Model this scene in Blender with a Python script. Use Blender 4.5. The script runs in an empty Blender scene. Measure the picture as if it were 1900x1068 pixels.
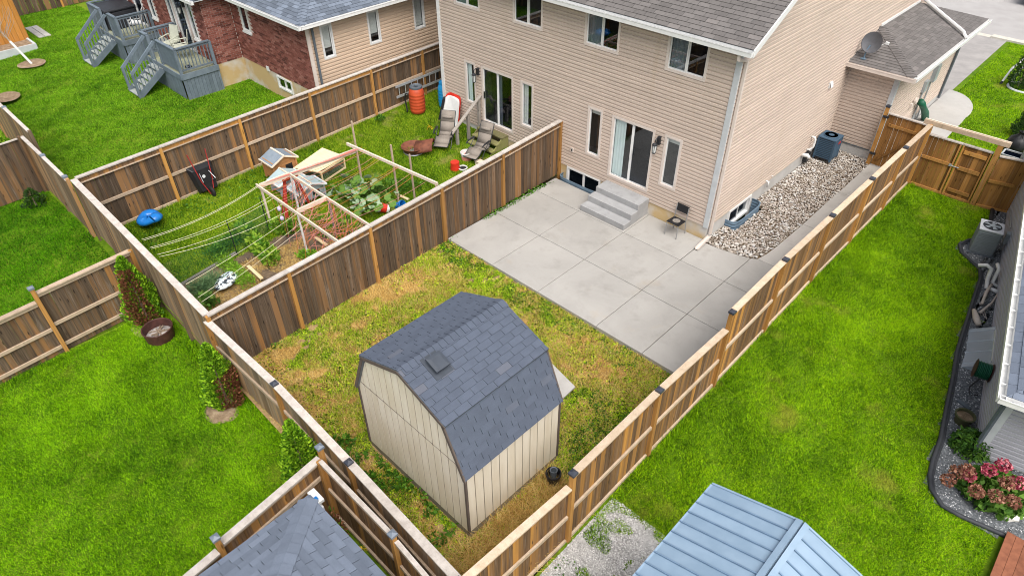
import bpy, math, random
import numpy as np
from mathutils import Vector, Matrix
random.seed(7); rng = np.random.default_rng(7)
V = Vector
SC = bpy.context.scene
COL = SC.collection

# ------------------------------------------------------------------ camera
CAMP = np.array([7.2203, -15.4575, 11.4400])
YAW, PITCH, ROLL, FPX = 0.7709, -0.6858, -0.0082, 1262.68
def _cam_axes():
    f = np.array([-math.sin(YAW)*math.cos(PITCH), math.cos(YAW)*math.cos(PITCH), math.sin(PITCH)])
    r = np.cross(f, [0, 0, 1]); r /= np.linalg.norm(r); u = np.cross(r, f)
    c, s = math.cos(ROLL), math.sin(ROLL)
    return np.array([c*r+s*u, -s*r+c*u, f])
CM = _cam_axes()
cd = bpy.data.cameras.new('camera'); cam = bpy.data.objects.new('camera', cd); COL.objects.link(cam)
cam.matrix_world = Matrix([[CM[0][i], CM[1][i], -CM[2][i], CAMP[i]] for i in range(3)] + [[0, 0, 0, 1]])
cd.sensor_width = 36; cd.lens = FPX/1900*36; cd.clip_end = 1500; cd.clip_start = .05
SC.camera = cam
# ------------------------------------------------------------------ sky, sun, exposure (bright overcast)
SUN_AZ, SUN_EL = math.radians(119), math.radians(58)      # azimuth clockwise from +y
wd = bpy.data.worlds.new('World'); SC.world = wd; wd.use_nodes = True
_n = wd.node_tree.nodes; _b = _n['Background']; _s = _n.new('ShaderNodeTexSky'); _s.sky_type = 'NISHITA'
_s.sun_disc = False; _s.sun_elevation = SUN_EL; _s.sun_rotation = SUN_AZ; _s.air_density = 1.0; _s.dust_density = 4.0; _s.ozone_density = 1.0
_b.inputs[1].default_value = 0.09
_h = _n.new('ShaderNodeHueSaturation'); _h.inputs['Saturation'].default_value = .45      # cloud cover: greyer sky
wd.node_tree.links.new(_s.outputs[0], _h.inputs['Color']); wd.node_tree.links.new(_h.outputs[0], _b.inputs[0])
sl = bpy.data.lights.new('sun', 'SUN'); sl.energy = 1.5; sl.angle = math.radians(52); sl.color = (1, .96, .91)
so = bpy.data.objects.new('sun', sl); COL.objects.link(so)
_d = V((math.sin(SUN_AZ)*math.cos(SUN_EL), math.cos(SUN_AZ)*math.cos(SUN_EL), math.sin(SUN_EL)))
so.rotation_euler = _d.to_track_quat('Z', 'Y').to_euler(); so.location = (20, 5, 25)
SC.view_settings.view_transform = 'Standard'; SC.view_settings.look = 'None'; SC.view_settings.gamma = 1
SC.view_settings.use_curve_mapping = False; SC.view_settings.exposure = 1.22
SC.render.engine = 'CYCLES'; SC.cycles.use_denoising = True; SC.cycles.filter_width = 1.0; SC.cycles.max_bounces = 6; SC.cycles.diffuse_bounces = 3
SC.cycles.transparent_max_bounces = 12; SC.cycles.caustics_reflective = False; SC.cycles.caustics_refractive = False

# ------------------------------------------------------------------ pixel helpers (a pixel gives a direction, a plane its distance)
def U(px, py, x=None, y=None, z=None):
    d = CM.T @ np.array([(px-950)/FPX, -(py-534)/FPX, 1.])
    t = (z-CAMP[2])/d[2] if z is not None else ((x-CAMP[0])/d[0] if x is not None else (y-CAMP[1])/d[1])
    p = CAMP+t*d
    return V((p[0], p[1], p[2]))
def pix(P):
    q = CM @ (np.array(P)-CAMP)
    return 950+FPX*q[0]/q[2], 534-FPX*q[1]/q[2], q[2]
def inframe(P, m=40):
    a, b, c = pix(P)
    return c > 0 and -m < a < 1900+m and -m < b < 1068+m

# ------------------------------------------------------------------ object helpers
def wloc(o):
    l = V((0, 0, 0))
    while o is not None: l = l+o.location; o = o.parent
    return l
def tag(o, label=None, cat=None, group=None, kind=None):
    if label: o['label'] = label
    if cat: o['category'] = cat
    if group: o['group'] = group
    if kind: o['kind'] = kind
    return o
def thing(name, label, cat, loc=(0, 0, 0), group=None, kind=None):
    o = bpy.data.objects.new(name, None); COL.objects.link(o); o.location = loc; o.empty_display_size = .2
    return tag(o, label, cat, group, kind)
def addobj(name, me, parent=None, mat4=None, world=True):
    o = bpy.data.objects.new(name, me); COL.objects.link(o)
    if parent is not None: o.parent = parent
    if mat4 is not None:
        o.matrix_local = Matrix.Translation(-wloc(parent)) @ mat4 if (parent is not None and world) else mat4
    return o
def clone(o, loc, label=None, parent=None, rz=None):
    c = o.copy(); COL.objects.link(c); c.parent = parent
    if parent is None: c.location = loc
    if rz is not None: c.rotation_euler = (0, 0, rz)
    if label: c['label'] = label
    for ch in o.children: clone(ch, None, parent=c)
    return c
def unit(v): v = V(v); v.normalize(); return v
ZUP = V((0, 0, 1))

class MB:
    def __init__(s): s.v = []; s.f = []; s.m = []
    def add(s, pts, faces, mi=0):
        k = len(s.v); s.v += [tuple(p) for p in pts]
        for f in faces: s.f.append(tuple(k+i for i in f)); s.m.append(mi)
    def poly(s, pts, mi=0): s.add(pts, [range(len(pts))], mi)
    def prism(s, pts, off, mi=0):
        off = V(off); n = len(pts); a = [V(p) for p in pts]; b = [p+off for p in a]
        s.add(a+b, [tuple(range(n-1, -1, -1)), tuple(range(n, 2*n))]+[(i, (i+1) % n, n+(i+1) % n, n+i) for i in range(n)], mi)
    def obox(s, c, ux, uy, uz, hx, hy, hz, mi=0):
        c = V(c); ux, uy, uz = V(ux)*hx, V(uy)*hy, V(uz)*hz
        P = [c+i*ux+j*uy+k*uz for k in (-1, 1) for j in (-1, 1) for i in (-1, 1)]
        s.add(P, [(0, 2, 3, 1), (4, 5, 7, 6), (0, 1, 5, 4), (2, 6, 7, 3), (0, 4, 6, 2), (1, 3, 7, 5)], mi); return s
    def box(s, a, b, mi=0):
        a, b = V(a), V(b); d = (b-a)/2
        return s.obox((a+b)/2, (1, 0, 0), (0, 1, 0), (0, 0, 1), abs(d.x), abs(d.y), abs(d.z), mi)
    def bar(s, p, q, w, t, up=ZUP, mi=0):
        p, q = V(p), V(q); d = q-p; L = d.length; d.normalize(); up = V(up)
        if abs(d.dot(up)) > .98: up = V((1, 0, 0))
        sd = d.cross(up).normalized(); u2 = sd.cross(d).normalized()
        return s.obox((p+q)/2, d, sd, u2, L/2, w/2, t/2, mi)
    def tube(s, pts, r, seg=8, mi=0, cap=True):
        pts = [V(p) for p in pts]; n = len(pts); rr = r if isinstance(r, (list, tuple)) else [r]*n
        d0 = (pts[1]-pts[0]).normalized(); a = d0.orthogonal().normalized(); k = len(s.v)
        for i, p in enumerate(pts):
            d = (pts[min(i+1, n-1)]-pts[max(i-1, 0)]).normalized()
            a = (a-d*a.dot(d)).normalized(); b = d.cross(a)
            for j in range(seg):
                t = 2*math.pi*j/seg; s.v.append(tuple(p+(a*math.cos(t)+b*math.sin(t))*rr[i]))
        for i in range(n-1):
            for j in range(seg):
                s.f.append((k+i*seg+j, k+i*seg+(j+1) % seg, k+(i+1)*seg+(j+1) % seg, k+(i+1)*seg+j)); s.m.append(mi)
        if cap:
            s.f.append(tuple(k+j for j in range(seg-1, -1, -1))); s.m.append(mi)
            s.f.append(tuple(k+(n-1)*seg+j for j in range(seg))); s.m.append(mi)
        return s
    def lathe(s, prof, c=(0, 0, 0), seg=20, axis=ZUP, mi=0, sx=1., sy=1., ux=None):
        c = V(c); ax = unit(axis); a = V(ux).normalized() if ux is not None else (ax.orthogonal().normalized() if abs(ax.z) < .99 else V((1, 0, 0))); b = ax.cross(a); k = len(s.v)
        for r, z in prof:
            for j in range(seg):
                t = 2*math.pi*j/seg; s.v.append(tuple(c+ax*z+a*(r*sx*math.cos(t))+b*(r*sy*math.sin(t))))
        for i in range(len(prof)-1):
            for j in range(seg):
                s.f.append((k+i*seg+j, k+i*seg+(j+1) % seg, k+(i+1)*seg+(j+1) % seg, k+(i+1)*seg+j)); s.m.append(mi)
        if prof[0][0] > 1e-4: s.f.append(tuple(k+j for j in range(seg-1, -1, -1))); s.m.append(mi)
        if prof[-1][0] > 1e-4: s.f.append(tuple(k+(len(prof)-1)*seg+j for j in range(seg))); s.m.append(mi)
        return s
    def mesh(s, name, mats, off=V((0, 0, 0)), smooth=False):
        me = bpy.data.meshes.new(name)
        me.from_pydata([(x-off[0], y-off[1], z-off[2]) for x, y, z in s.v], [], s.f)
        mats = mats if isinstance(mats, (list, tuple)) else [mats]
        for m in mats: me.materials.append(MAT[m])
        if len(mats) > 1: me.polygons.foreach_set('material_index', s.m)
        if smooth: me.polygons.foreach_set('use_smooth', [True]*len(s.f))
        me.update(); return me
    def build(s, name, mats, parent=None, origin=None, smooth=False, bevel=0, **kw):
        off = wloc(parent) if parent is not None else V(origin or (0, 0, 0))
        o = addobj(name, s.mesh(name, mats, off, smooth), parent)
        if parent is None: o.location = off
        if bevel:
            b = o.modifiers.new('bevel', 'BEVEL'); b.width = bevel; b.segments = 2; b.limit_method = 'ANGLE'
        return tag(o, **kw)

def fastmesh(name, vv, tris, mats, parent=None, origin=(0, 0, 0), smooth=False, **kw):
    """numpy triangles or quads -> one mesh object"""
    vv = np.asarray(vv, np.float32); tris = np.asarray(tris, np.int32); n, k = tris.shape
    off = wloc(parent) if parent is not None else V(origin)
    vv = vv-np.array(off, np.float32)
    me = bpy.data.meshes.new(name); me.vertices.add(len(vv)); me.vertices.foreach_set('co', vv.ravel())
    me.loops.add(n*k); me.loops.foreach_set('vertex_index', tris.ravel())
    me.polygons.add(n); me.polygons.foreach_set('loop_start', np.arange(0, n*k, k, dtype=np.int32))
    mats = mats if isinstance(mats, (list, tuple)) else [mats]
    for m in mats: me.materials.append(MAT[m])
    if smooth: me.polygons.foreach_set('use_smooth', np.ones(n, bool))
    me.update(calc_edges=True)
    o = addobj(name, me, parent)
    if parent is None: o.location = off
    return tag(o, **kw)

# ------------------------------------------------------------------ materials
MAT = {}
class NT:
    def __init__(s, name):
        m = bpy.data.materials.new(name); m.use_nodes = True; s.t = m.node_tree; s.n = s.t.nodes; s.m = m
        s.p = s.n['Principled BSDF']; MAT[name] = m
    def node(s, ty, **kw):
        n = s.n.new(ty)
        for k, v in kw.items():
            if k in n.inputs: s.set(n.inputs[k], v)
            else: setattr(n, k, v)
        return n
    def set(s, i, v):
        if isinstance(v, bpy.types.NodeSocket): s.t.links.new(v, i)
        else:
            if isinstance(v, (tuple, list)) and len(v) == 3 and i.type == 'RGBA': v = (*v, 1)
            i.default_value = v
    def coords(s, stretch=(1, 1, 1), rnd=True):
        c = s.node('ShaderNodeTexCoord').outputs['Object']
        if rnd:
            r = s.node('ShaderNodeObjectInfo').outputs['Random']
            k = s.node('ShaderNodeMath', operation='MULTIPLY'); s.set(k.inputs[0], r); k.inputs[1].default_value = 91.7
            a = s.node('ShaderNodeVectorMath', operation='ADD'); s.set(a.inputs[0], c); s.set(a.inputs[1], k.outputs[0]); c = a.outputs[0]
        m = s.node('ShaderNodeVectorMath', operation='MULTIPLY'); s.set(m.inputs[0], c); m.inputs[1].default_value = stretch
        return m.outputs[0]
    def noise(s, vec, scale, detail=4, rough=.55, dist=0):
        n = s.node('ShaderNodeTexNoise', Scale=scale, Detail=detail, Roughness=rough, Distortion=dist); s.set(n.inputs['Vector'], vec)
        return n.outputs['Fac']
    def ramp(s, f, stops):
        r = s.node('ShaderNodeValToRGB'); s.set(r.inputs[0], f); e = r.color_ramp.elements
        while len(e) < len(stops): e.new(.5)
        for el, (p, c) in zip(e, stops): el.position = p; el.color = (*c, 1) if len(c) == 3 else c
        return r.outputs[0]
    def step(s, f, a, b):
        n = s.node('ShaderNodeMapRange', clamp=True); s.set(n.inputs[0], f); n.inputs[1].default_value = a; n.inputs[2].default_value = b
        return n.outputs[0]
    def mix(s, f, a, b, mode='MIX'):
        n = s.node('ShaderNodeMix', data_type='RGBA', blend_type=mode); s.set(n.inputs[0], f)
        s.set(n.inputs[6], a); s.set(n.inputs[7], b); return n.outputs[2]
    def math(s, op, a, b=0.):
        n = s.node('ShaderNodeMath', operation=op); s.set(n.inputs[0], a); s.set(n.inputs[1], b); return n.outputs[0]
    def bright(s, c, f):
        n = s.node('ShaderNodeHueSaturation'); s.set(n.inputs['Color'], c); s.set(n.inputs['Value'], f); return n.outputs[0]
    def rnd(s): return s.node('ShaderNodeObjectInfo').outputs['Random']
    def island(s): return s.node('ShaderNodeNewGeometry').outputs['Random Per Island']
    def bump(s, h, strength=.3, dist=.01):
        b = s.node('ShaderNodeBump', Strength=strength, Distance=dist); s.set(b.inputs['Height'], h); s.set(s.p.inputs['Normal'], b.outputs[0])
    def done(s, col, rough=.7, spec=.3, metal=0.):
        s.set(s.p.inputs['Base Color'], col); s.set(s.p.inputs['Roughness'], rough)
        s.p.inputs['Specular IOR Level'].default_value = spec; s.p.inputs['Metallic'].default_value = metal; return s

def simple(name, c1, c2=None, scale=6., rough=.7, var=0., bump=0., bscale=60., stretch=(1, 1, 1), spec=.3, metal=0., lo=.35, hi=.65, island=0., detail=5):
    t = NT(name); v = t.coords(stretch); f = t.noise(v, scale, detail)
    c = t.mix(t.step(f, lo, hi), c1, c2 if c2 else tuple(x*.82 for x in c1))
    if var: c = t.bright(c, t.math('ADD', t.math('MULTIPLY', t.rnd(), 2*var), 1-var))
    if island: c = t.bright(c, t.math('ADD', t.math('MULTIPLY', t.island(), 2*island), 1-island))
    if bump: t.bump(t.noise(t.coords(stretch), bscale, 4), bump, .01)
    return t.done(c, rough, spec, metal)

def wood(name, dark, mid, warm, warmth=.5, var=.38, knots=True):
    """weathered board: grain runs along local z; some boards and streaks stay orange"""
    t = NT(name); v = t.coords((22, 22, 1.1)); v2 = t.coords((7, 7, .5)); g = t.noise(v, 1.6, 6, .65); b = t.noise(v2, 1.0, 3)
    c = t.mix(t.step(g, .3, .72), dark, mid)
    w = t.math('ADD', t.step(b, .50, .68), t.step(t.rnd(), 1-.4*warmth, 1.))
    c = t.mix(t.math('MULTIPLY', w, warmth), c, t.mix(t.step(g, .3, .7), warm, tuple(x*.55 for x in warm)))
    s = t.step(t.noise(t.coords((14, 14, 1.3)), 1.1, 6, .75), .56, .72); c = t.mix(t.math('MULTIPLY', s, .38), c, (.38, .33, .28))
    if knots:
        k = t.node('ShaderNodeTexVoronoi', Scale=1.); t.set(k.inputs['Vector'], t.coords((9, 9, 3.2)))
        c = t.mix(t.step(k.outputs['Distance'], .16, .06), c, tuple(x*.5 for x in dark))
    c = t.bright(c, t.math('ADD', t.math('MULTIPLY', t.rnd(), 2*var), 1-var))
    t.bump(g, .35, .006); t.done(c, .85, .15)
wood('board_dark', (.052, .036, .025), (.165, .115, .076), (.38, .18, .055), .5, .28)
wood('board_mid', (.085, .048, .026), (.25, .15, .08), (.52, .25, .06), .7, .24)
wood('board_pale', (.16, .115, .075), (.29, .215, .145), (.45, .22, .06), .5)
wood('board_gate', (.17, .08, .025), (.36, .18, .055), (.46, .23, .06), .5)
wood('post_wood', (.26, .125, .035), (.50, .26, .08), (.60, .30, .07), .5, .2)
wood('board_new', (.36, .15, .03), (.55, .25, .06), (.6, .27, .06), .4, .12, False)
wood('grey_wood', (.16, .14, .12), (.33, .30, .27), (.35, .3, .24), .2)
wood('mossy_wood', (.12, .11, .05), (.26, .23, .12), (.25, .26, .07), .5)
def railwood(name, c1, c2):
    t = NT(name); v = t.coords((3, 3, 3)); f = t.noise(v, 2.2, 6, .7); g = t.noise(t.coords((30, 30, 4)), 1.3, 4)
    c = t.mix(t.step(f, .3, .7), c1, c2); c = t.mix(t.math('MULTIPLY', t.step(g, .55, .8), .5), c, tuple(x*.4 for x in c1))
    c = t.bright(c, t.math('ADD', t.math('MULTIPLY', t.rnd(), .24), .88)); t.bump(g, .3, .004); t.done(c, .85, .15)
railwood('rail_wood', (.36, .27, .19), (.50, .385, .28))
railwood('cap_wood', (.36, .315, .275), (.56, .51, .46))
railwood('cap_warm', (.42, .32, .22), (.58, .46, .34))
railwood('lumber', (.62, .50, .38), (.72, .62, .50))
railwood('lumber_yellow', (.66, .50, .27), (.74, .60, .38))
simple('post_cap', (.035, .04, .055), rough=.35, spec=.5)
simple('post_cap_grey', (.16, .19, .23), rough=.4, spec=.5)

def siding_mat(name, c, stain=.35):
    t = NT(name); v = t.coords((1, 1, 1), False); f = t.noise(v, .9, 5, .6); g = t.noise(t.coords((2.5, 2.5, .25), False), 1.2, 4)
    col = t.mix(t.step(f, .3, .7), tuple(x*.96 for x in c), tuple(min(1, x*1.04) for x in c))
    col = t.mix(t.math('MULTIPLY', t.step(g, .58, .8), stain), col, (c[0]*.86, c[1]*.82, c[2]*.66))
    col = t.bright(col, t.math('ADD', t.math('MULTIPLY', t.noise(t.coords((.22, .22, 9.09), False), 1., 1), .34), .83))
    t.bump(t.noise(t.coords((60, 60, 6), False), 3, 3), .05, .003); t.done(col, .5, .35)
siding_mat('siding', (.55, .452, .378)); siding_mat('siding_grey', (.40, .40, .43), .1); siding_mat('siding_brick_house', (.60, .46, .34), .15)
simple('trim_white', (.72, .72, .70), (.66, .66, .65), rough=.45)
simple('trim_tan', (.66, .58, .52), (.60, .52, .46), rough=.5)
simple('trim_grey', (.52, .54, .55), (.47, .49, .5), rough=.5)
simple('gutter_dark', (.11, .13, .15), rough=.45)
def concrete(name, c, warm, dark, sc=.7):
    t = NT(name); v = t.coords((1, 1, 1), False); a = t.noise(v, sc, 6, .6, .6); b = t.noise(v, sc*3.1, 6, .65); s = t.noise(v, 90, 3)
    col = t.mix(t.step(a, .35, .68), c, tuple(x*.84 for x in c)); col = t.mix(t.math('MULTIPLY', t.step(b, .52, .76), .6), col, dark)
    w = t.noise(v, sc*1.7, 4); col = t.mix(t.math('MULTIPLY', t.step(w, .62, .75), .3), col, warm)
    col = t.mix(.12, col, t.ramp(s, [(.3, (.2, .2, .2)), (.7, (.8, .8, .8))]), 'OVERLAY')
    col = t.bright(col, t.math('ADD', t.math('MULTIPLY', t.rnd(), .10), .95)); t.bump(s, .15, .004); t.done(col, .88, .2)
concrete('concrete', (.36, .345, .32), (.36, .295, .21), (.235, .222, .20))
concrete('concrete_step', (.36, .36, .36), (.35, .32, .28), (.24, .235, .23), 2.)
concrete('concrete_walk', (.42, .40, .37), (.28, .24, .17), (.20, .19, .165))
concrete('concrete_pale', (.42, .405, .38), (.42, .36, .28), (.32, .30, .28))
def foundation(name):
    t = NT(name); v = t.coords((1, 1, 1), False); f = t.noise(v, 1.3, 6, .6); p = t.node('ShaderNodeSeparateXYZ'); t.set(p.inputs[0], t.node('ShaderNodeTexCoord').outputs['Object'])
    col = t.mix(t.step(f, .35, .65), (.52, .50, .47), (.60, .59, .57)); st = t.noise(v, .8, 4)
    col = t.mix(t.math('MULTIPLY', t.step(st, .40, .56), .85), col, (.50, .34, .13)); t.bump(t.noise(v, 40, 4), .2, .004); t.done(col, .9, .15)
foundation('foundation')
simple('foundation_clean', (.52, .51, .49), (.44, .43, .41), scale=2.5, rough=.9, bump=.2)
def shingle(name, c, var=.16, tint=(.3, .26, .24)):
    t = NT(name); v = t.coords(); s = t.noise(v, 160, 2); f = t.noise(v, 3, 3)
    col = t.mix(t.step(f, .35, .65), c, tuple(x*.86 for x in c)); col = t.mix(.3, col, t.ramp(s, [(.3, (.25, .25, .25)), (.7, (.75, .75, .75))]), 'OVERLAY')
    r = t.rnd(); col = t.bright(col, t.math('ADD', t.math('MULTIPLY', r, 2*var), 1-var)); col = t.mix(t.math('MULTIPLY', t.step(r, .95, .98), .12), col, tint)
    i = t.island(); col = t.bright(col, t.math('ADD', t.math('MULTIPLY', i, var), 1-var/2)); t.bump(s, .5, .003); t.done(col, .92, .2)
shingle('shingle_slate', (.088, .104, .138), .025); shingle('shingle_brown', (.15, .138, .132), .14); shingle('shingle_blue', (.14, .165, .205), .28, (.2, .23, .28)); shingle('shingle_light', (.14, .165, .21), .15, (.24, .27, .32))
def brick(name):
    t = NT(name); v = t.coords(); f = t.noise(v, 9, 4); r = t.math('FRACT', t.math('ADD', t.rnd(), t.math('MULTIPLY', t.island(), 7.3)))
    col = t.ramp(r, [(0, (.11, .042, .034)), (.3, (.20, .072, .055)), (.7, (.26, .098, .076)), (1, (.33, .15, .12))]); col = t.bright(col, t.math('ADD', t.math('MULTIPLY', f, .5), .75)); t.done(col, .9, .15)
brick('brick'); simple('mortar', (.60, .50, .45), (.52, .43, .39), rough=.95)
def glass(name, tint=(.96, .98, .98), refl=.06):
    t = NT(name); t.n.remove(t.p); o = t.n['Material Output']; tr = t.node('ShaderNodeBsdfTransparent', Color=tint); gl = t.node('ShaderNodeBsdfGlossy', Roughness=.02, Color=(.9, .95, 1, 1))
    lw = t.node('ShaderNodeLayerWeight', Blend=.5); m = t.node('ShaderNodeMixShader'); t.set(m.inputs[0], t.math('ADD', t.math('MULTIPLY', t.math('POWER', lw.outputs['Facing'], 4.), .8), refl)); t.set(m.inputs[1], tr.outputs[0]); t.set(m.inputs[2], gl.outputs[0]); t.set(o.inputs[0], m.outputs[0])
glass('glass'); glass('glass_screen', (.62, .65, .70), .06); glass('clear_plastic', (.93, .95, .97), .16)
simple('room', (.055, .055, .06), rough=.9); simple('room_floor', (.12, .09, .07), rough=.8)
simple('curtain', (.78, .88, .86), (.66, .76, .76), stretch=(14, 14, .3), rough=.9); simple('blind', (.66, .66, .62), (.55, .55, .53), stretch=(1, 1, 30), rough=.8)
simple('curtain_dim', (.17, .20, .23), (.13, .155, .18), stretch=(14, 14, .3), rough=.9); simple('curtain_white', (.75, .75, .74), rough=.9)
simple('deck_paint', (.115, .145, .175), (.15, .185, .22), scale=4, rough=.6, var=.12); simple('deck_tread', (.36, .38, .36), (.24, .27, .25), scale=5, rough=.8, var=.08); simple('deck_floor', (.30, .31, .19), (.22, .24, .20), scale=3, rough=.85, var=.1)
simple('black_plastic', (.018, .018, .02), rough=.4); simple('black_metal', (.02, .022, .026), rough=.4, spec=.5); simple('grey_metal', (.42, .43, .44), rough=.35, metal=.7)
simple('galv_blue', (.17, .25, .33), (.13, .20, .27), rough=.4, metal=.3); simple('ac_blue', (.055, .10, .15), (.045, .085, .13), rough=.5); simple('ac_grey', (.22, .25, .265), rough=.5); simple('ac_top', (.62, .64, .67), rough=.45)
simple('pvc', (.74, .74, .72), rough=.4); simple('red_plastic', (.62, .035, .018), (.5, .03, .015), rough=.4); simple('handle_red', (.36, .03, .028), (.28, .025, .022), rough=.5); simple('barrel_orange', (.50, .075, .025), (.38, .055, .02), scale=4, rough=.5); simple('blue_plastic', (.012, .17, .50), (.01, .13, .42), rough=.25, spec=.5); simple('blue_bright', (.02, .30, .62), rough=.35)
simple('rust', (.20, .07, .038), (.10, .035, .022), scale=7, rough=.75, bump=.2); simple('rust_dark', (.085, .035, .028), (.05, .022, .018), scale=8, rough=.5); simple('ash', (.42, .39, .37), (.22, .2, .19), scale=14, rough=.95); simple('chair_fabric', (.27, .235, .20), (.23, .20, .17), scale=40, rough=.9); simple('white_plastic', (.76, .76, .74), (.7, .7, .69), rough=.35); simple('cream_plastic', (.48, .49, .40), (.42, .43, .35), rough=.5)
simple('aluminium', (.62, .63, .64), (.5, .51, .52), rough=.35, metal=.5); simple('rubber', (.02, .02, .02), rough=.8); simple('pink', (.75, .06, .38), rough=.6); simple('pink_string', (.80, .26, .20), (.72, .32, .30), rough=.8); simple('orange_string', (.78, .24, .06), rough=.8); simple('twine', (.72, .64, .46), (.62, .55, .4), rough=.9); simple('plywood', (.78, .64, .42), (.70, .55, .34), scale=3, stretch=(1, 6, 1), rough=.8); simple('hutch_wood', (.42, .20, .075), (.34, .16, .06), stretch=(4, 4, 14), rough=.75); simple('hutch_grey', (.30, .33, .35), (.26, .29, .31), rough=.7); simple('felt_roof', (.21, .25, .29), (.17, .21, .25), rough=.9); simple('felt_mint', (.36, .45, .46), (.31, .4, .41), rough=.8)
simple('red_wood', (.36, .035, .02), (.3, .03, .018), rough=.7); simple('blue_metal_roof', (.245, .335, .43), (.20, .285, .375), scale=2.2, rough=.55, spec=.4, bump=.05, bscale=5, var=.05); simple('blue_metal_seam', (.16, .24, .34), rough=.45); simple('hose_green', (.012, .11, .06), rough=.45); simple('olive_pot', (.075, .08, .035), (.06, .06, .03), rough=.5); simple('driftwood', (.58, .52, .46), (.46, .4, .35), scale=9, rough=.9); simple('white_rock', (.62, .60, .56), (.5, .48, .44), scale=7, rough=.9, bump=.3, bscale=14)
simple('shed_panel', (.68, .62, .50), (.60, .53, .40), scale=1.4, stretch=(3, 3, .6), rough=.75, bump=.15, bscale=30); simple('shed_trim', (.115, .09, .075), rough=.85); simple('shed_sill', (.22, .19, .14), rough=.9); simple('vent_metal', (.055, .065, .082), rough=.6)
simple('dish_grey', (.12, .125, .14), rough=.5); simple('meter_grey', (.42, .46, .48), rough=.45, metal=.3); simple('sail', (.5, .5, .5)); simple('red_deck', (.25, .095, .05), (.18, .065, .035), stretch=(1, 1, 1), scale=9, rough=.75, var=.15); simple('asphalt', (.33, .31, .295), (.27, .255, .245), scale=2.2, rough=.95, bump=.3, bscale=200); simple('asphalt_road', (.36, .345, .335), (.32, .305, .295), scale=1.2, rough=.95, bump=.3, bscale=200); simple('kerb', (.56, .53, .46), rough=.9); simple('edging', (.045, .048, .055), rough=.6); simple('white_bark', (.78, .78, .76), rough=.8); simple('bark', (.24, .18, .13), (.16, .12, .09), scale=14, rough=.9); simple('twig', (.40, .31, .24), rough=.9); simple('tub_cover', (.03, .032, .038), rough=.5); simple('car_paint', (.015, .025, .05), rough=.25, spec=.6); simple('lamp_glass', (.62, .64, .62), rough=.2); simple('bag_print', (.62, .70, .74), (.04, .05, .06), scale=9, lo=.49, hi=.53, rough=.4); simple('lavender', (.55, .48, .66), rough=.4)
# --- ground and plants
def soil(name, c1, c2, c3, sc=1.5):
    t = NT(name); v = t.coords((1, 1, 1), False); a = t.noise(v, sc, 7, .65); b = t.noise(v, sc*9, 5, .7)
    col = t.ramp(a, [(.3, c1), (.5, c2), (.7, c3)]); col = t.mix(.5, col, t.ramp(b, [(.3, (.2, .2, .2)), (.7, (.8, .8, .8))]), 'OVERLAY'); t.bump(b, .6, .02); t.done(col, .97, .1)
soil('lawn_soil', (.05, .11, .006), (.10, .18, .008), (.17, .22, .02), .8)
soil('dry_soil', (.18, .12, .06), (.29, .20, .095), (.40, .28, .13), 1.6)
soil('bed_soil', (.055, .045, .04), (.12, .088, .06), (.26, .18, .10), 2.2)
soil('mulch', (.14, .10, .06), (.24, .17, .11), (.36, .28, .19), 6)
soil('dark_gravel', (.05, .055, .06), (.12, .13, .14), (.24, .25, .26), 22)
soil('grey_gravel', (.26, .25, .24), (.42, .41, .39), (.58, .56, .54), 9)
soil('terrain', (.05, .08, .02), (.07, .10, .02), (.10, .12, .03), .3)
def leafmat(name, cols, psc=.5, ivar=.35, rough=.6, dry=None, trans=.25):
    """cols: dark..light along a patch noise in place, jittered leaf by leaf"""
    t = NT(name); v = t.coords((1, 1, 1), False); a = t.noise(v, psc, 5, .65, .5); i = t.island()
    a = t.math('ADD', t.math('MULTIPLY', a, .58), t.math('ADD', t.math('MULTIPLY', t.noise(v, psc*7, 3, .6), .24), t.math('MULTIPLY', t.noise(v, 22, 3, .7), .18)))
    f = t.math('ADD', a, t.math('MULTIPLY', t.math('SUBTRACT', i, .5), ivar)); n = len(cols)
    col = t.ramp(f, [(.32+.36*k/(n-1), c) for k, c in enumerate(cols)])
    if dry: d = t.step(t.noise(v, dry[1], 4, .6), dry[2], dry[2]+.12); col = t.mix(t.math('MULTIPLY', d, dry[3]), col, dry[0])
    t.done(col, rough, .25)
    o = t.n['Material Output']; tr = t.node('ShaderNodeBsdfTranslucent'); t.set(tr.inputs[0], col); m = t.node('ShaderNodeMixShader'); m.inputs[0].default_value = trans
    t.set(m.inputs[1], t.p.outputs[0]); t.set(m.inputs[2], tr.outputs[0]); t.set(o.inputs[0], m.outputs[0])
leafmat('grass', [(0.035, 0.104, 0.001), (0.143, 0.325, 0.002), (0.318, 0.606, 0.003), (0.561, 0.789, 0.010)], .30, .42, dry=((.58, .50, .10), .8, .585, .55), trans=.45)
leafmat('grass_striped', [(0.025, 0.097, 0.001), (0.084, 0.248, 0.002), (0.186, 0.438, 0.007), (0.354, 0.620, 0.026)], .30, .42, trans=.45)
leafmat('grass_dark', [(0.027, 0.095, 0.001), (0.108, 0.289, 0.002), (0.254, 0.543, 0.002), (0.454, 0.750, 0.009)], .30, .42, dry=((.48, .46, .07), .7, .60, .5), trans=.45)
leafmat('grass_shade_tint', [(0.013, 0.069, 0.001), (0.053, 0.207, 0.001), (0.125, 0.389, 0.002), (0.224, 0.538, 0.007)], .30, .42, trans=.45)  # darker grass copy: fence shade on the divider lawn painted into the greens
leafmat('grass_weedy', [(0.028, 0.085, 0.001), (0.116, 0.256, 0.004), (0.270, 0.483, 0.011), (0.503, 0.594, 0.036)], .30, .42, dry=((.60, .49, .20), 1.1, .59, .7), trans=.45)
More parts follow.
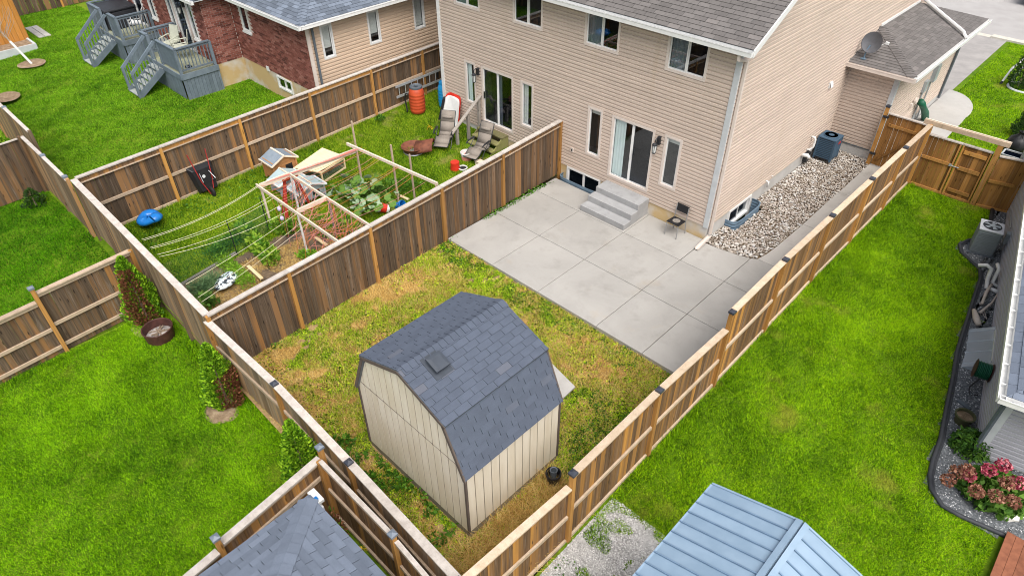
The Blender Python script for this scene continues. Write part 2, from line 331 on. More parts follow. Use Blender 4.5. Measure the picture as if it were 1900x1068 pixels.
leafmat('straw', [(0.373, 0.213, 0.054), (0.621, 0.392, 0.107), (0.795, 0.538, 0.168), (0.850, 0.672, 0.260)], 1.1, .55, .8)
leafmat('yard_green', [(0.036, 0.095, 0.003), (0.136, 0.317, 0.005), (0.298, 0.582, 0.009), (0.514, 0.791, 0.019), (0.730, 0.850, 0.051)], 1.0, .7, trans=.45)
leafmat('cedar', [(0.060, 0.160, 0.008), (0.135, 0.319, 0.013), (0.255, 0.493, 0.021), (0.405, 0.638, 0.033)], 2.5, .5, trans=.35)
leafmat('cedar_dark', [(0.018, 0.045, 0.010), (0.038, 0.090, 0.016), (0.075, 0.150, 0.026)], 2.5, .4)
leafmat('cedar_brown', [(.11, .04, .018), (.20, .075, .035), (.30, .13, .06)], 3, .5, .8)
leafmat('weed', [(.035, .11, .008), (.075, .20, .014), (.14, .30, .03)], 2, .4)
leafmat('pepper_leaf', [(.06, .17, .008), (.15, .32, .02), (.28, .42, .04)], 1.5, .5)
leafmat('carrot_leaf', [(.10, .24, .01), (.19, .38, .02), (.28, .48, .04)], 1.5, .4)
leafmat('onion_leaf', [(.06, .14, .06), (.13, .24, .10), (.20, .32, .13)], 1.5, .4)
leafmat('squash_leaf', [(.14, .25, .11), (.26, .38, .20), (.44, .54, .40)], 3, .5)
leafmat('squash_dark', [(.05, .12, .02), (.10, .22, .03), (.2, .3, .06)], 3, .5)
leafmat('shrub_leaf', [(.03, .09, .015), (.07, .17, .02), (.13, .26, .035)], 2.5, .4)
leafmat('hydrangea_leaf', [(.045, .12, .02), (.10, .22, .03), (.17, .32, .05)], 3, .4)
leafmat('flower_rust', [(.16, .06, .04), (.30, .13, .08), (.42, .22, .15)], 9, .6, .8)
leafmat('flower_pink', [(.30, .03, .07), (.50, .08, .13), (.62, .22, .25)], 9, .6, .8)
leafmat('flower_yellow', [(.55, .36, .02), (.75, .55, .04)], 9, .6)
def stone(name, stops):
    t = NT(name); r = t.math('FRACT', t.math('ADD', t.rnd(), t.math('MULTIPLY', t.island(), 5.7))); col = t.ramp(r, stops); f = t.noise(t.coords(), 30, 3)
    col = t.bright(col, t.math('ADD', t.math('MULTIPLY', f, .5), .75)); t.done(col, .75, .3)
stone('river_stone', [(0, (.20, .165, .13)), (.2, (.32, .27, .22)), (.45, (.43, .38, .325)), (.7, (.51, .465, .41)), (.9, (.60, .575, .54)), (1, (.40, .395, .39))])
stone('gravel_dark', [(0, (.05, .055, .06)), (.5, (.19, .20, .21)), (.8, (.40, .41, .42)), (1, (.68, .68, .68))])
stone('gravel_light', [(0, (.22, .21, .2)), (.5, (.46, .45, .43)), (1, (.75, .73, .7))])
t = NT('cloudy_plastic'); t.n.remove(t.p); _a = t.node('ShaderNodeBsdfTransparent'); _d2 = t.node('ShaderNodeBsdfPrincipled', Roughness=.15); _d2.inputs['Base Color'].default_value = (.66, .76, .84, 1); _m = t.node('ShaderNodeMixShader'); _m.inputs[0].default_value = .38
t.set(_m.inputs[1], _a.outputs[0]); t.set(_m.inputs[2], _d2.outputs[0]); t.set(t.n['Material Output'].inputs[0], _m.outputs[0])
# ================================================================== shared builders
def clip_poly(poly, a, b, c):
    """keep a*x+b*y<=c"""
    out = []
    for i in range(len(poly)):
        p, q = poly[i], poly[(i+1) % len(poly)]; dp, dq = a*p[0]+b*p[1]-c, a*q[0]+b*q[1]-c
        if dp <= 0: out.append(p)
        if (dp < 0) != (dq < 0) and abs(dp-dq) > 1e-12: t = dp/(dp-dq); out.append((p[0]+t*(q[0]-p[0]), p[1]+t*(q[1]-p[1])))
    return out
def clip_convex(poly, conv):
    ar = sum(conv[i][0]*conv[(i+1) % len(conv)][1]-conv[(i+1) % len(conv)][0]*conv[i][1] for i in range(len(conv)))
    cv = conv if ar > 0 else conv[::-1]
    for i in range(len(cv)):
        p, q = cv[i], cv[(i+1) % len(cv)]; ex, ey = q[0]-p[0], q[1]-p[1]
        poly = clip_poly(poly, ey, -ex, ey*p[0]-ex*p[1])
        if len(poly) < 3: return []
    return poly
def inpoly(x, y, poly):
    x = np.asarray(x); y = np.asarray(y); r = np.zeros(x.shape, bool); n = len(poly)
    for i in range(n):
        x1, y1 = poly[i]; x2, y2 = poly[(i+1) % n]
        if y1 == y2: continue
        c = ((y1 > y) != (y2 > y)) & (x < (x2-x1)*(y-y1)/(y2-y1)+x1); r ^= c
    return r

def roof(parent, O, u, v, poly, mat, limit=300, expo=.142, tab=.32, name='roof', thick=.06, sub=True, deckmat=None):
    """roof plane: slab with lapped shingle tabs; O origin on the eave, u along the eave, v up the slope"""
    O, u, v = V(O), unit(u), unit(v); n = u.cross(v).normalized(); GP = .005
    if n.z < 0: n = -n
    W = lambda a, b, h=0.: O+u*a+v*b+n*h
    m = MB(); m.prism([W(a, b, -thick) for a, b in poly], n*(thick-.004)); base = m.build(name, 'gutter_dark', parent)
    a0 = min(p[0] for p in poly); a1 = max(p[0] for p in poly); b0 = min(p[1] for p in poly); b1 = max(p[1] for p in poly)
    items = []; r = 0; b = b0
    while b < b1-.01:
        off = (r % 2)*tab*.5+(r % 3)*.03; a = a0-tab+off-.0
        while a < a1:
            rect = [(a+GP, b), (a+tab-GP, b), (a+tab-GP, b+expo*1.06), (a+GP, b+expo*1.06)]; c = clip_convex(rect, poly)
            if len(c) >= 3:
                area = abs(sum(c[i][0]*c[(i+1) % len(c)][1]-c[(i+1) % len(c)][0]*c[i][1] for i in range(len(c))))/2
                if area > tab*expo*.04:
                    cx = sum(p[0] for p in c)/len(c); cy = sum(p[1] for p in c)/len(c); P = W(cx, cy)
                    items.append(((P-V(CAMP)).length if inframe(P, 10) else 1e6+(P-V(CAMP)).length, c, area > tab*expo*1.05, a, b))
            a += tab
        b += expo; r += 1
    items.sort(key=lambda t: t[0]); HB, HT = .017, .002
    def geo(mb, c, b, F):
        k = len(c); top = [F(x, y, HB-(HB-HT)*(y-b)/(expo*1.06)) for x, y in c]; bot = [F(x, y, -.002) for x, y in c]
        ar = sum(c[i][0]*c[(i+1) % k][1]-c[(i+1) % k][0]*c[i][1] for i in range(k))
        mb.add(top+bot, [tuple(range(k))]+[(i, k+i, k+(i+1) % k, (i+1) % k) for i in range(k)])
    full = MB(); geo(full, [(GP, 0), (tab-GP, 0), (tab-GP, expo*1.06), (GP, expo*1.06)], 0, lambda x, y, h: (x, y, h)); fm = full.mesh('shingle', mat)
    rot = Matrix([[u[i], v[i], n[i], 0] for i in range(3)]+[[0, 0, 0, 1]]); stuff = MB()
    for j, (d, c, whole, a, b) in enumerate(items):
        if d < 1e6 and j < limit:
            if whole: me = fm
            else: mb = MB(); geo(mb, [(x-a, y-b) for x, y in c], 0, lambda x, y, h: (x, y, h)); me = mb.mesh('shingle', mat)
            h = random.uniform(0, .0025)
            addobj('shingle', me, base, Matrix.Translation(W(a, b, h)) @ rot)
        else: geo(stuff, c, b, lambda x, y, h: W(x, y, h))
    if stuff.f: stuff.build('shingles', mat, base, kind='stuff')
    return base
def ridgecaps(parent, P, Q, n1, n2, mat, width=.16, step=.14, lift=.036):
    """bent cap tabs along a ridge or hip from P (low/near) to Q"""
    P, Q = V(P), V(Q); d = (Q-P).normalized(); L = (Q-P).length; n1, n2 = unit(n1), unit(n2)
    s1 = d.cross(n1).normalized(); s2 = d.cross(n2).normalized(); mid = (n1+n2).normalized()
    if s1.dot(n2) > 0: s1 = -s1
    if s2.dot(n1) > 0: s2 = -s2
    P = P+d*.10; L -= .10
    mb = MB(); A = [s1*width, V((0, 0, 0)), s2*width]
    lo = [a+mid*lift for a in A]; hi = [a+d*step*1.12+mid*(lift-.020) for a in A]; und = [a+mid*(lift-.030) for a in A]
    mb.add(lo+hi+und, [(0, 1, 4, 3), (1, 2, 5, 4), (6, 7, 1, 0), (7, 8, 2, 1), (0, 3, 6), (2, 8, 5)])
    me = mb.mesh('ridge_cap', mat); k = 0
    while k*step < L-.03:
        addobj('ridge_cap', me, parent, Matrix.Translation(P+d*k*step)); k += 1

def wall_faces(O, u, n, outline, openings, course=None, z0=0., proud=.027, name='siding', mat='siding', parent=None):
    """wall sheet in (s,z): lapped courses (or flat when course is None) clipped to a convex outline, with real openings"""
    O, u, n = V(O), unit(u), unit(n); mb = MB(); zs = [p[1] for p in outline]; zmin, zmax = min(zs), max(zs); sm0, sm1 = min(p[0] for p in outline), max(p[0] for p in outline)
    cuts = {zmin, zmax}
    if course:
        k = math.floor((zmin-z0)/course)
        while z0+k*course < zmax:
            for q in (0, .56, .62):
                if zmin < z0+(k+q)*course < zmax: cuts.add(z0+(k+q)*course)
            k += 1
    for o in openings: cuts.add(min(max(o[2], zmin), zmax)); cuts.add(min(max(o[3], zmin), zmax))
    cuts = sorted(cuts)
    flip = u.cross(ZUP).dot(n) < 0
    for za, zb in zip(cuts, cuts[1:]):
        if zb-za < 1e-5: continue
        zm = (za+zb)/2; zc = z0+math.floor((zm-z0)/course)*course if course else 0
        off = (lambda z: proud*(1 if (z-zc)/course < .56 else max(.06, 1-((z-zc)/course-.56)/.06))) if course else (lambda z: 0.)
        iv = [(sm0, sm1)]
        for o in openings:
            if o[2] < zm < o[3]:
                nv = []
                for a, b in iv:
                    if o[1] <= a or o[0] >= b: nv.append((a, b)); continue
                    if o[0] > a: nv.append((a, o[0]))
                    if o[1] < b: nv.append((o[1], b))
                iv = nv
        for a, b in iv:
            c = clip_convex([(a, za), (b, za), (b, zb), (a, zb)], outline)
            if len(c) < 3: continue
            pts = [O+u*s+ZUP*z+n*off(z) for s, z in c]; mb.poly(pts[::-1] if flip else pts)
            if course and abs(za-zc) < 1e-4:
                lo = sorted([s for s, z in c if abs(z-za) < 1e-4])
                if len(lo) >= 2:
                    a2, b2 = lo[0], lo[-1]; q = [O+u*a2+ZUP*za, O+u*b2+ZUP*za, O+u*b2+ZUP*za+n*proud, O+u*a2+ZUP*za+n*proud]; mb.poly(q if flip else q[::-1])
    return mb.build(name, mat, parent)

def window(parent, O, u, n, x0, x1, z0, z1, panes=2, fw=.07, fmat='trim_tan', name='window', curtain=None, screen=(), depth=.5, label=None, mull=.05, proud=.035, sash='trim_white', roomz=None):
    """framed opening: trim proud of the wall, sash, panes set back, dark room behind"""
    O, u, n = V(O), unit(u), unit(n); W = lambda s, z, h=0.: O+u*s+ZUP*z+n*h
    m = MB(); t = .05+proud; c = proud/2-.025
    def fr(mb, s0, s1, a, b, w, hc, ht, mi=0):
        for (sa, sb, za, zb) in ((s0, s1, a, a+w), (s0, s1, b-w, b), (s0, s0+w, a+w, b-w), (s1-w, s1, a+w, b-w)):
            mb.obox(W((sa+sb)/2, (za+zb)/2, hc), u, ZUP, n, (sb-sa)/2, (zb-za)/2, ht/2, mi)
    fr(m, x0, x1, z0, z1, fw, c, t); win = m.build(name, fmat, parent)
    if label: win['label'] = label
    a0, a1, b0, b1 = x0+fw, x1-fw, z0+fw, z1-fw; s = MB(); w = (a1-a0)/panes
    for k in range(panes): fr(s, a0+k*w, a0+(k+1)*w, b0, b1, mull*.7, -.012-.022*(k % 2), .03)
    s.build('sash', sash, win)
    for k in range(panes):
        g = MB(); h = -.012-.022*(k % 2); q = mull*.7
        g.obox(W(a0+(k+.5)*w, (b0+b1)/2, h), u, ZUP, n, w/2-q+.004, (b1-b0)/2-q+.004, .004); g.build('pane', 'glass_screen' if k in screen else 'glass', win)
    r = MB(); P = lambda s_, z_, h_: W(s_, z_, h_); D = -depth
    A = [P(x0+.01, z0+.01, -.05), P(x1-.01, z0+.01, -.05), P(x1-.01, z1-.01, -.05), P(x0+.01, z1-.01, -.05)]; B = [P(x0-.25, z0+.005, D), P(x1+.25, z0+.005, D), P(x1+.25, z1+.1, D), P(x0-.25, z1+.1, D)]
    r.add(A+B, [(4, 5, 6, 7), (0, 1, 5, 4), (1, 2, 6, 5), (2, 3, 7, 6), (3, 0, 4, 7)]); r.build('room', 'room', win)
    if curtain:
        for (s0, s1, za, zb, cm) in curtain:
            cb = MB(); N = max(6, int((s1-s0)/.03)); up = []; lo = []
            for i in range(N+1):
                ss = s0+(s1-s0)*i/N; h = -.075+.014*math.sin(i*1.9) if cm != 'blind' else -.08; up.append(W(ss, zb, h)); lo.append(W(ss, za, h))
            cb.add(up+lo, [(i, i+1, N+2+i, N+1+i) for i in range(N)]); cb.build('curtain' if cm != 'blind' else 'blind', cm, win, smooth=True)
    return win

# unit fence pieces, shared by every fence
def _unit(name, w, t, mat, dog=False):
    m = MB(); m.box((-w/2, -t/2, 0), (w/2, t/2, 1)); return m.mesh(name, mat)
UM = {}
def unitmesh(name, w, t, mat):
    k = (name, round(w, 4), t, mat)
    if k not in UM: UM[k] = _unit(name, w, t, mat)
    return UM[k]
def capmesh(s, mat):
    k = ('post_cap', s, mat)
    if k not in UM:
        m = MB(); h = s/2; m.box((-h, -h, -.03), (h, h, .02)); m.add([(-h, -h, .02), (h, -h, .02), (h, h, .02), (-h, h, .02), (0, 0, .055)], [(0, 1, 4), (1, 2, 4), (2, 3, 4), (3, 0, 4)]); UM[k] = m.mesh('post_cap', mat)
    return UM[k]
def fence(name, label, posts, nrm, sections, board='board_dark', rails=(.5, .06), ledge=True, capw=.14, bw=.138, cap='cap_wood', rail='rail_wood', post='post_wood', caps='post_cap', postn=.03, cat='fence', group=None, gap=.0015, bothcap=True, top_rail=True, postw=.09):
    """posts: (x,y,z_ground,z_top,has_cap); sections: (z_top_start,z_top_end) per span"""
    n = unit((nrm[0], nrm[1], 0)); p0 = V((posts[0][0], posts[0][1], posts[0][2])); T = thing(name, label, cat, p0, group)
    ang = math.atan2(n.y, n.x)+math.pi/2; RZ = Matrix.Rotation(ang, 4, 'Z')
    for (x, y, zg, zt, hc) in posts:
        h = zt-zg+.25; b = V((x, y, zg-.25))+n*postn
        addobj('post', unitmesh('post', postw, postw, post), T, Matrix.Translation(b) @ RZ @ Matrix.Diagonal((1, 1, h, 1)))
        if hc: addobj('post_cap', capmesh(round(postw+.04, 3), caps), T, Matrix.Translation(V((x, y, zt+.012))+n*postn) @ RZ)
    for (A, B, (za, zb)) in zip(posts, posts[1:], sections):
        a, b = V((A[0], A[1], 0)), V((B[0], B[1], 0)); d = b-a; L = d.length; d.normalize(); g0, g1 = A[2], B[2]
        Zt = lambda s: za+(zb-za)*s/L
        Zg = lambda s: g0+(g1-g0)*s/L
        nb = max(1, round((L-.02)/(bw+gap))); pw = L/nb
        bm = unitmesh('board', bw, .018, board); rz = Matrix.Rotation(math.atan2(d.y, d.x), 4, 'Z')
        for i in range(nb):
            s = (i+.5)*pw; zt = Zt(s)-.045; zl = Zg(s)+.02+random.uniform(0, .02)
            M = Matrix.Translation(a+d*s+ZUP*zl+n*(random.uniform(-.003, .003)-.012)) @ rz @ Matrix.Rotation(random.uniform(-.002, .002), 4, 'Y') @ Matrix.Diagonal(((pw-gap-random.uniform(0, .0015))/bw, 1, zt-zl, 1))
            addobj('board', bm, T, M)
        def rl(nm, zf, w, h, off, mat, s0=.0, s1=None):
            s1 = L if s1 is None else s1; m = MB(); m.bar(a+d*s0+n*off+ZUP*zf(s0), a+d*s1+n*off+ZUP*zf(s1), w, h); m.build(nm, mat, T)
        e = random.uniform(-.004, .004)
        rl('cap_board', lambda s: Zt(s)-.018+e, capw, .036, .012, cap, .004+(.05 if A[4] and A[3] > za+.03 else 0), L-.004-(.05 if B[4] and B[3] > zb+.03 else 0))
        if ledge:
            rl('fascia_board', lambda s: Zt(s)-.105, .03, .13, .020, board if board != 'board_dark' else 'board_mid', .003, L-.003); rl('ledge_rail', lambda s: Zt(s)-.185, .055, .032, .031, rail, .05, L-.05)
        elif top_rail: rl('top_rail', lambda s: Zt(s)-.085, .04, .09, .020, rail, .05, L-.05)
        for f in rails: rl('rail', lambda s: Zg(s)+(Zt(s)-Zg(s))*f+.02, .042, .085, .0215, rail, .05, L-.05)
    return T

# ================================================================== terrain
def lerp(a, b, t): return a+(b-a)*np.clip(t, 0, 1)
def zc(y): return np.where(np.asarray(y, float) < -2.7, .022*(np.asarray(y, float)+2.7), 0.)
def zr(y): return .125+.048*np.minimum(np.asarray(y, float), 0)
def zl(y): return .42+.028*np.clip(np.asarray(y, float), -12.2, 2)
def g_yard(x, y): return lerp(zc(y), zr(y), (np.asarray(x)+5.5)/8.6)-.02
def g_garden(x, y): return lerp(zc(y), zl(y), (-5.5-np.asarray(x))/7.4)
def g_brick(x, y): return lerp(.08, .4, (np.asarray(y)+12.1)/4)+0*np.asarray(x)
def g_right(x, y): return zr(y)-.01+0*np.asarray(x)
def g_back(x, y): return lerp(-.4, 0., (-9.2-np.asarray(x))/4)+0*np.asarray(y)
def bumps(x, y, a=.012): return a*(np.sin(x*2.3+1)*np.cos(y*1.9)+.6*np.sin(x*5.1+y*3.7))
def sheet(name, poly, zf, mat, step=.3, kind='structure', jit=.012, label=None):
    xs = [p[0] for p in poly]; ys = [p[1] for p in poly]; x0, x1, y0, y1 = min(xs), max(xs), min(ys), max(ys)
    nx, ny = max(2, int((x1-x0)/step)), max(2, int((y1-y0)/step)); mb = MB(); ix = {}
    for i in range(nx):
        for j in range(ny):
            r = [(x0+(x1-x0)*(i+a)/nx, y0+(y1-y0)*(j+b)/ny) for a, b in ((0, 0), (1, 0), (1, 1), (0, 1))]
            c = clip_convex(r, poly) if len(poly) != 4 or True else r
            if len(c) < 3: continue
            f = []
            for p in c:
                k = (round(p[0], 4), round(p[1], 4))
                if k not in ix: ix[k] = len(mb.v); mb.v.append((p[0], p[1], float(zf(p[0], p[1]))+bumps(p[0], p[1], jit)))
                if not f or f[-1] != ix[k]: f.append(ix[k])
            if len(set(f)) >= 3: mb.f.append(tuple(f)); mb.m.append(0)
    o = mb.build(name, mat, smooth=True, kind=kind)
    if label: o['label'] = label
    return o
m = MB(); m.poly([(-300, -300, -1.0), (300, -300, -1.0), (300, 300, -1.0), (-300, 300, -1.0)]); m.build('ground', 'terrain', kind='structure', label='wide grassy ground under and around the yards')
sheet('lawn', [(-37, -12.1), (-12.92, -12.1), (-12.92, 7), (-37, 7)], g_brick, 'lawn_soil', .6, label='striped green lawn behind the brick house')
sheet('lawn', [(-12.9, -12.08), (-5.55, -12.08), (-5.55, 6), (-12.9, 6)], g_garden, 'lawn_soil', .35, label='weedy green lawn of the yard with the vegetable garden')
sheet('yard', [(-5.5, -12.15), (3.06, -12.3), (3.06, -5.0), (-5.5, -5.0)], g_yard, 'dry_soil', .25, jit=.02, label='dry patchy brown ground around the shed')
sheet('lawn', [(3.14, -16.5), (10.5, -16.5), (10.5, 7.05), (3.14, 7.05)], g_right, 'lawn_soil', .4, label='green lawn between the tall fence and the grey house')
sheet('lawn', [(-9.2, -24), (3.3, -24), (3.3, -12.04), (-9.2, -12.04)], g_back, 'lawn_soil', .4, label='bright lawn in front of the back fence with a fire ring')
sheet('lawn', [(-40, -24), (-9.22, -24), (-9.22, -12.0), (-40, -12.0)], g_back, 'lawn_soil', .6, label='lawn beyond the boarded divider fence at the left edge')
for pl_ in ([(2.94, 7.15), (16, 7.15), (16, 13.0), (2.94, 13.0)], [(1.70, 13.0), (16, 13.0), (16, 23.6), (1.70, 23.6)]): sheet('lawn', pl_, lambda x, y: .03+0*x, 'lawn_soil', .5, label='sunny front lawn beside the driveway')

# --- grass
_gr = rng.uniform(0, 1, (5, 64, 64))
def vn(x, y, sc, s=0):
    x, y = np.asarray(x)*sc+31.7, np.asarray(y)*sc+17.3; i, j = np.floor(x).astype(int), np.floor(y).astype(int); f_, g_ = x-i, y-j; f_, g_ = f_*f_*(3-2*f_), g_*g_*(3-2*g_); G_ = _gr[s]
    w = lambda a, b: G_[a % 64, b % 64]
    return (w(i, j)*(1-f_)+w(i+1, j)*f_)*(1-g_)+(w(i, j+1)*(1-f_)+w(i+1, j+1)*f_)*g_
def dist_scale(x, y):
    return np.sqrt((x-CAMP[0])**2+(y-CAMP[1])**2+CAMP[2]**2)
def grass(name, label, poly, zf, dens, h, mat, holes=(), lean=.55, w=.011, parent=None, keep=None, stripe=None, vis=True):
    xs = [p[0] for p in poly]; ys = [p[1] for p in poly]; x0, x1, y0, y1 = min(xs), max(xs), min(ys), max(ys)
    n = int((x1-x0)*(y1-y0)*dens); x = rng.uniform(x0, x1, n); y = rng.uniform(y0, y1, n); k = inpoly(x, y, poly)
    for hp in holes: k &= ~inpoly(x, y, hp)
    if keep is not None: k &= keep(x, y)
    if vis:
        q = np.stack([x, y, 0*x], 1)-CAMP; q = q @ CM.T; px = 950+FPX*q[:, 0]/q[:, 2]; py = 534-FPX*q[:, 1]/q[:, 2]
        k &= (q[:, 2] > 0) & (px > -120) & (px < 2020) & (py > -120) & (py < 1190)
    x, y = x[k], y[k]; n = len(x); z = zf(x, y)+bumps(x, y)-.005; a = rng.uniform(0, 2*np.pi, n); b = rng.uniform(0, 2*np.pi, n)
    hh = h*rng.uniform(.5, 1.3, n)*(.6+.35*vn(x, y, 2.3, 3)+.55*vn(x, y, 14., 2)); l = lean*rng.uniform(.2, 1.3, n); ww = w*rng.uniform(.7, 1.4, n)
    if stripe: s_ = np.sin((x*math.cos(stripe[0])+y*math.sin(stripe[0]))*math.pi/stripe[1]) > 0; b = np.where(s_, stripe[0]+math.pi/2, stripe[0]-math.pi/2)+rng.normal(0, stripe[2], n)
    dx, dy = np.cos(a)*ww/2, np.sin(a)*ww/2
    v = np.empty((n, 3, 3), np.float32); v[:, 0] = np.stack([x-dx, y-dy, z], 1); v[:, 1] = np.stack([x+dx, y+dy, z], 1); v[:, 2] = np.stack([x+np.cos(b)*hh*l, y+np.sin(b)*hh*l, z+hh*np.sqrt(np.clip(1-.5*l*l, .04, 1))], 1)
    return fastmesh(name, v.reshape(-1, 3), np.arange(3*n).reshape(n, 3), mat, parent, label=label, kind='stuff', cat=None if parent else 'grass')
# ================================================================== house in the middle (two storeys, tan siding)
H = thing('semi_detached_house', 'two storey tan siding house with sliding doors behind the patio', 'house', (-5.6, 4, 0))
XW0, ZS, ZE, SL = -11.18, .43, 5.62, .53
rear_open = []
def rw(x0, x1, z0, z1, **k): rear_open.append((x0+.02, x1-.02, z0+.02, z1-.02)); return (x0, x1, z0, z1, k)
wins = [rw(-2.087, -.858, 4.482, 5.488, panes=2, curtain=[(-2.0, -1.5, 4.56, 5.42, 'curtain_dim')], screen=(1,)), rw(-4.825, -3.597, 4.482, 5.488, curtain=[(-4.76, -4.3, 4.56, 5.42, 'curtain_dim')], screen=(1,)), rw(-7.64, -6.41, 4.482, 5.488, screen=(0,)), rw(-10.33, -9.105, 4.482, 5.488, curtain=[(-10.25, -9.7, 4.56, 5.42, 'curtain_dim')]),
        rw(-4.51, -3.95, 1.136, 2.736, panes=1, curtain=[(-4.43, -4.03, 2.5, 2.66, 'blind')]), rw(-1.768, -1.194, 1.136, 2.736, panes=1, curtain=[(-1.7, -1.26, 2.5, 2.66, 'blind')]), rw(-9.97, -9.43, 1.2, 2.73, panes=1, curtain=[(-9.9, -9.72, 1.28, 2.65, 'curtain')]), rw(-7.31, -6.74, 1.17, 2.74, panes=1, curtain=[(-7.24, -7.06, 1.25, 2.66, 'curtain_white')]),
        rw(-3.602, -2.096, .72, 2.731, name='sliding_door', panes=2, curtain=[(-3.52, -3.15, .8, 2.64, 'curtain')], screen=(1,), depth=1.6), rw(-9.134, -7.638, .72, 2.731, name='sliding_door', panes=2, curtain=[(-8.42, -8.25, .8, 2.64, 'blind')], screen=(1,), depth=1.6)]
wall_faces((0, 0, 0), (1, 0, 0), (0, -1, 0), [(XW0, ZS), (0, ZS), (0, ZE), (XW0, ZE)], rear_open, .11, ZS, name='rear_siding', parent=H)
for (x0, x1, z0, z1, k) in wins:
    w_ = window(H, (0, 0, 0), (1, 0, 0), (0, -1, 0), x0, x1, z0, z1, **k)
    if k.get('name') == 'sliding_door':
        hm = MB(); hx = x0+.14 if x0 < -5 else x0+.78; hm.bar((hx, -.05, 1.62), (hx, -.05, 1.86), .03, .04); hm.build('handle', 'black_plastic' if x0 < -5 else 'trim_white', w_)
# foundation, rear and side, with basement windows
wall_faces((0, 0, 0), (1, 0, 0), (0, -1, 0), [(XW0, -.6), (0, -.6), (0, ZS), (XW0, ZS)], [(-5.2, -3.86, -.5, ZS)], None, name='foundation', mat='foundation', parent=H)
window(H, (0, 0, 0), (1, 0, 0), (0, -1, 0), -5.22, -3.84, -.25, ZS, fmat='trim_white', fw=.06, screen=(0, 1), name='basement_window')
RK = lambda y: 5.70+SL*(y+.0)+.02          # underside of the rake along the side wall
YR = 5.5
side_outline = [(0, ZS), (14.5, ZS), (14.5, 3.9), (11.2, 5.72), (YR, RK(YR)), (0, RK(0))]
wall_faces((0, 0, 0), (0, 1, 0), (1, 0, 0), side_outline, [], .11, ZS, name='side_siding', parent=H)
wall_faces((0, 0, 0), (0, 1, 0), (1, 0, 0), [(0, -.6), (14.5, -.6), (14.5, ZS), (0, ZS)], [(1.19, 2.48, -.5, ZS)], None, name='foundation', mat='foundation_clean', parent=H)
window(H, (0, 0, 0), (0, 1, 0), (1, 0, 0), 1.17, 2.50, -.2, ZS, fmat='trim_white', fw=.07, screen=(0,), name='basement_window', proud=.05)
wall_faces((XW0, 0, 0), (0, 1, 0), (-1, 0, 0), [(0, -.4), (14.5, -.4), (14.5, 5.7), (0, 5.7)], [], .11, ZS, name='side_siding', parent=H)
for nm, a, b, mt in (('corner_trim', (-.115, -.048, ZS-.02), (.036, -.002, ZE), 'trim_grey'), ('corner_trim', (XW0-.04, -.048, ZS-.3), (XW0+.1, .0, ZE+.1), 'trim_white')):
    m = MB(); m.box(a, b); m.build(nm, mt, H)
m = MB(); m.box((XW0-.3, -.27, ZE+.0), (.33, .0, ZE+.02)); m.build('soffit', 'trim_tan', H)
ez = 5.80-.27*SL*.0
rp = lambda y: 5.66+SL*(y+.27)+.03
u_, v_ = (1, 0, 0), unit((0, 1, SL))
rf = roof(H, (-11.6, -.30, rp(-.30)), u_, v_, [(0, 0), (11.97, 0), (11.97, 6.5), (0, 6.5)], 'shingle_brown', 300, .145, .33, deckmat='shingle_brown')
m = MB(); m.prism([(-11.6, YR+.0, rp(YR)-.02), (.37, YR+.0, rp(YR)-.02), (.37, 15.0, rp(YR)-.02-(15.0-YR)*.53), (-11.6, 15.0, rp(YR)-.02-(15.0-YR)*.53)], (0, 0, .05)); m.build('far_roof_slope', 'shingle_brown', H)
m = MB(); A = [(.372, -.32, rp(-.32)-.17), (.372, -.32, rp(-.32)+.012), (.372, YR, rp(YR)+.012), (.372, YR, rp(YR)-.17)]; m.prism(A, (.03, 0, 0)); m.build('rake_fascia', 'trim_white', H)
g = MB(); y0, y1, zb, zt = -.42, -.29, rp(-.3)-.15, rp(-.3)-.035
for a, b in (((-11.6, y0, zb), (.38, y1, zb+.006)), ((-11.6, y0-.004, zb), (.38, y0+.008, zt)), ((-11.6, y1-.006, zb), (.38, y1+.004, zt+.02)), ((.372, y0, zb), (.382, y1, zt)), ((-11.6, y0-.012, zt-.012), (.38, y0+.012, zt))): g.box(a, b)
gt = g.build('gutter', 'trim_white', H)
m = MB(); m.tube([(.07, -.35, zb+.01), (.07, -.35, zb-.14), (.075, -.08, zb-.22), (.085, .09, zb-.26)], .045, 4); m.tube([(.085, .09, zb-.24), (.085, .09, .2)], .05, 4); m.build('downspout', 'trim_tan', H)
m = MB(); m.bar((.10, .05, .13), (.12, -.64, .05), .10, .012); m.bar((.05, .05, .15), (.07, -.64, .075), .01, .05); m.bar((.15, .05, .15), (.17, -.64, .075), .01, .05); m.build('downspout_spout', 'trim_tan', H)
def lantern(parent, p, name='wall_lantern'):
    p = V(p); m = MB(); m.box(p+V((-.05, .0, -.02)), p+V((.05, .1, .2))); m.tube([p+V((0, .03, .16)), p+V((0, -.06, .22)), p+V((0, -.13, .17)), p+V((0, -.14, .10))], .014, 6); m.lathe([(.0, .10), (.075, .05), (.085, .02), (.06, .02)], p+V((0, -.14, 0)), 8); m.lathe([(.045, -.24), (.06, -.22), (.06, -.2), (.0, -.2)], p+V((0, -.14, 0)), 8)
    for k in range(6): a = k*math.pi/3; m.tube([p+V((.075*math.cos(a), -.14+.075*math.sin(a), .03)), p+V((.055*math.cos(a), -.14+.055*math.sin(a), -.2))], .006, 4)
    o = m.build(name, 'black_metal', parent); g = MB(); g.lathe([(.05, -.2), (.068, .02)], p+V((0, -.14, 0)), 8); g.build('lamp_glass', 'lamp_glass', o)
lantern(H, (-1.93, -.10, 2.40)); lantern(H, (-9.28, -.10, 2.40))
m = MB(); m.box((-5.09, -.05, 1.0), (-4.98, -.005, 1.15)); o = m.build('outlet_cover', 'trim_tan', H); m = MB(); m.box((-5.055, -.062, 1.04), (-5.015, -.051, 1.11)); m.build('socket', 'black_plastic', o)
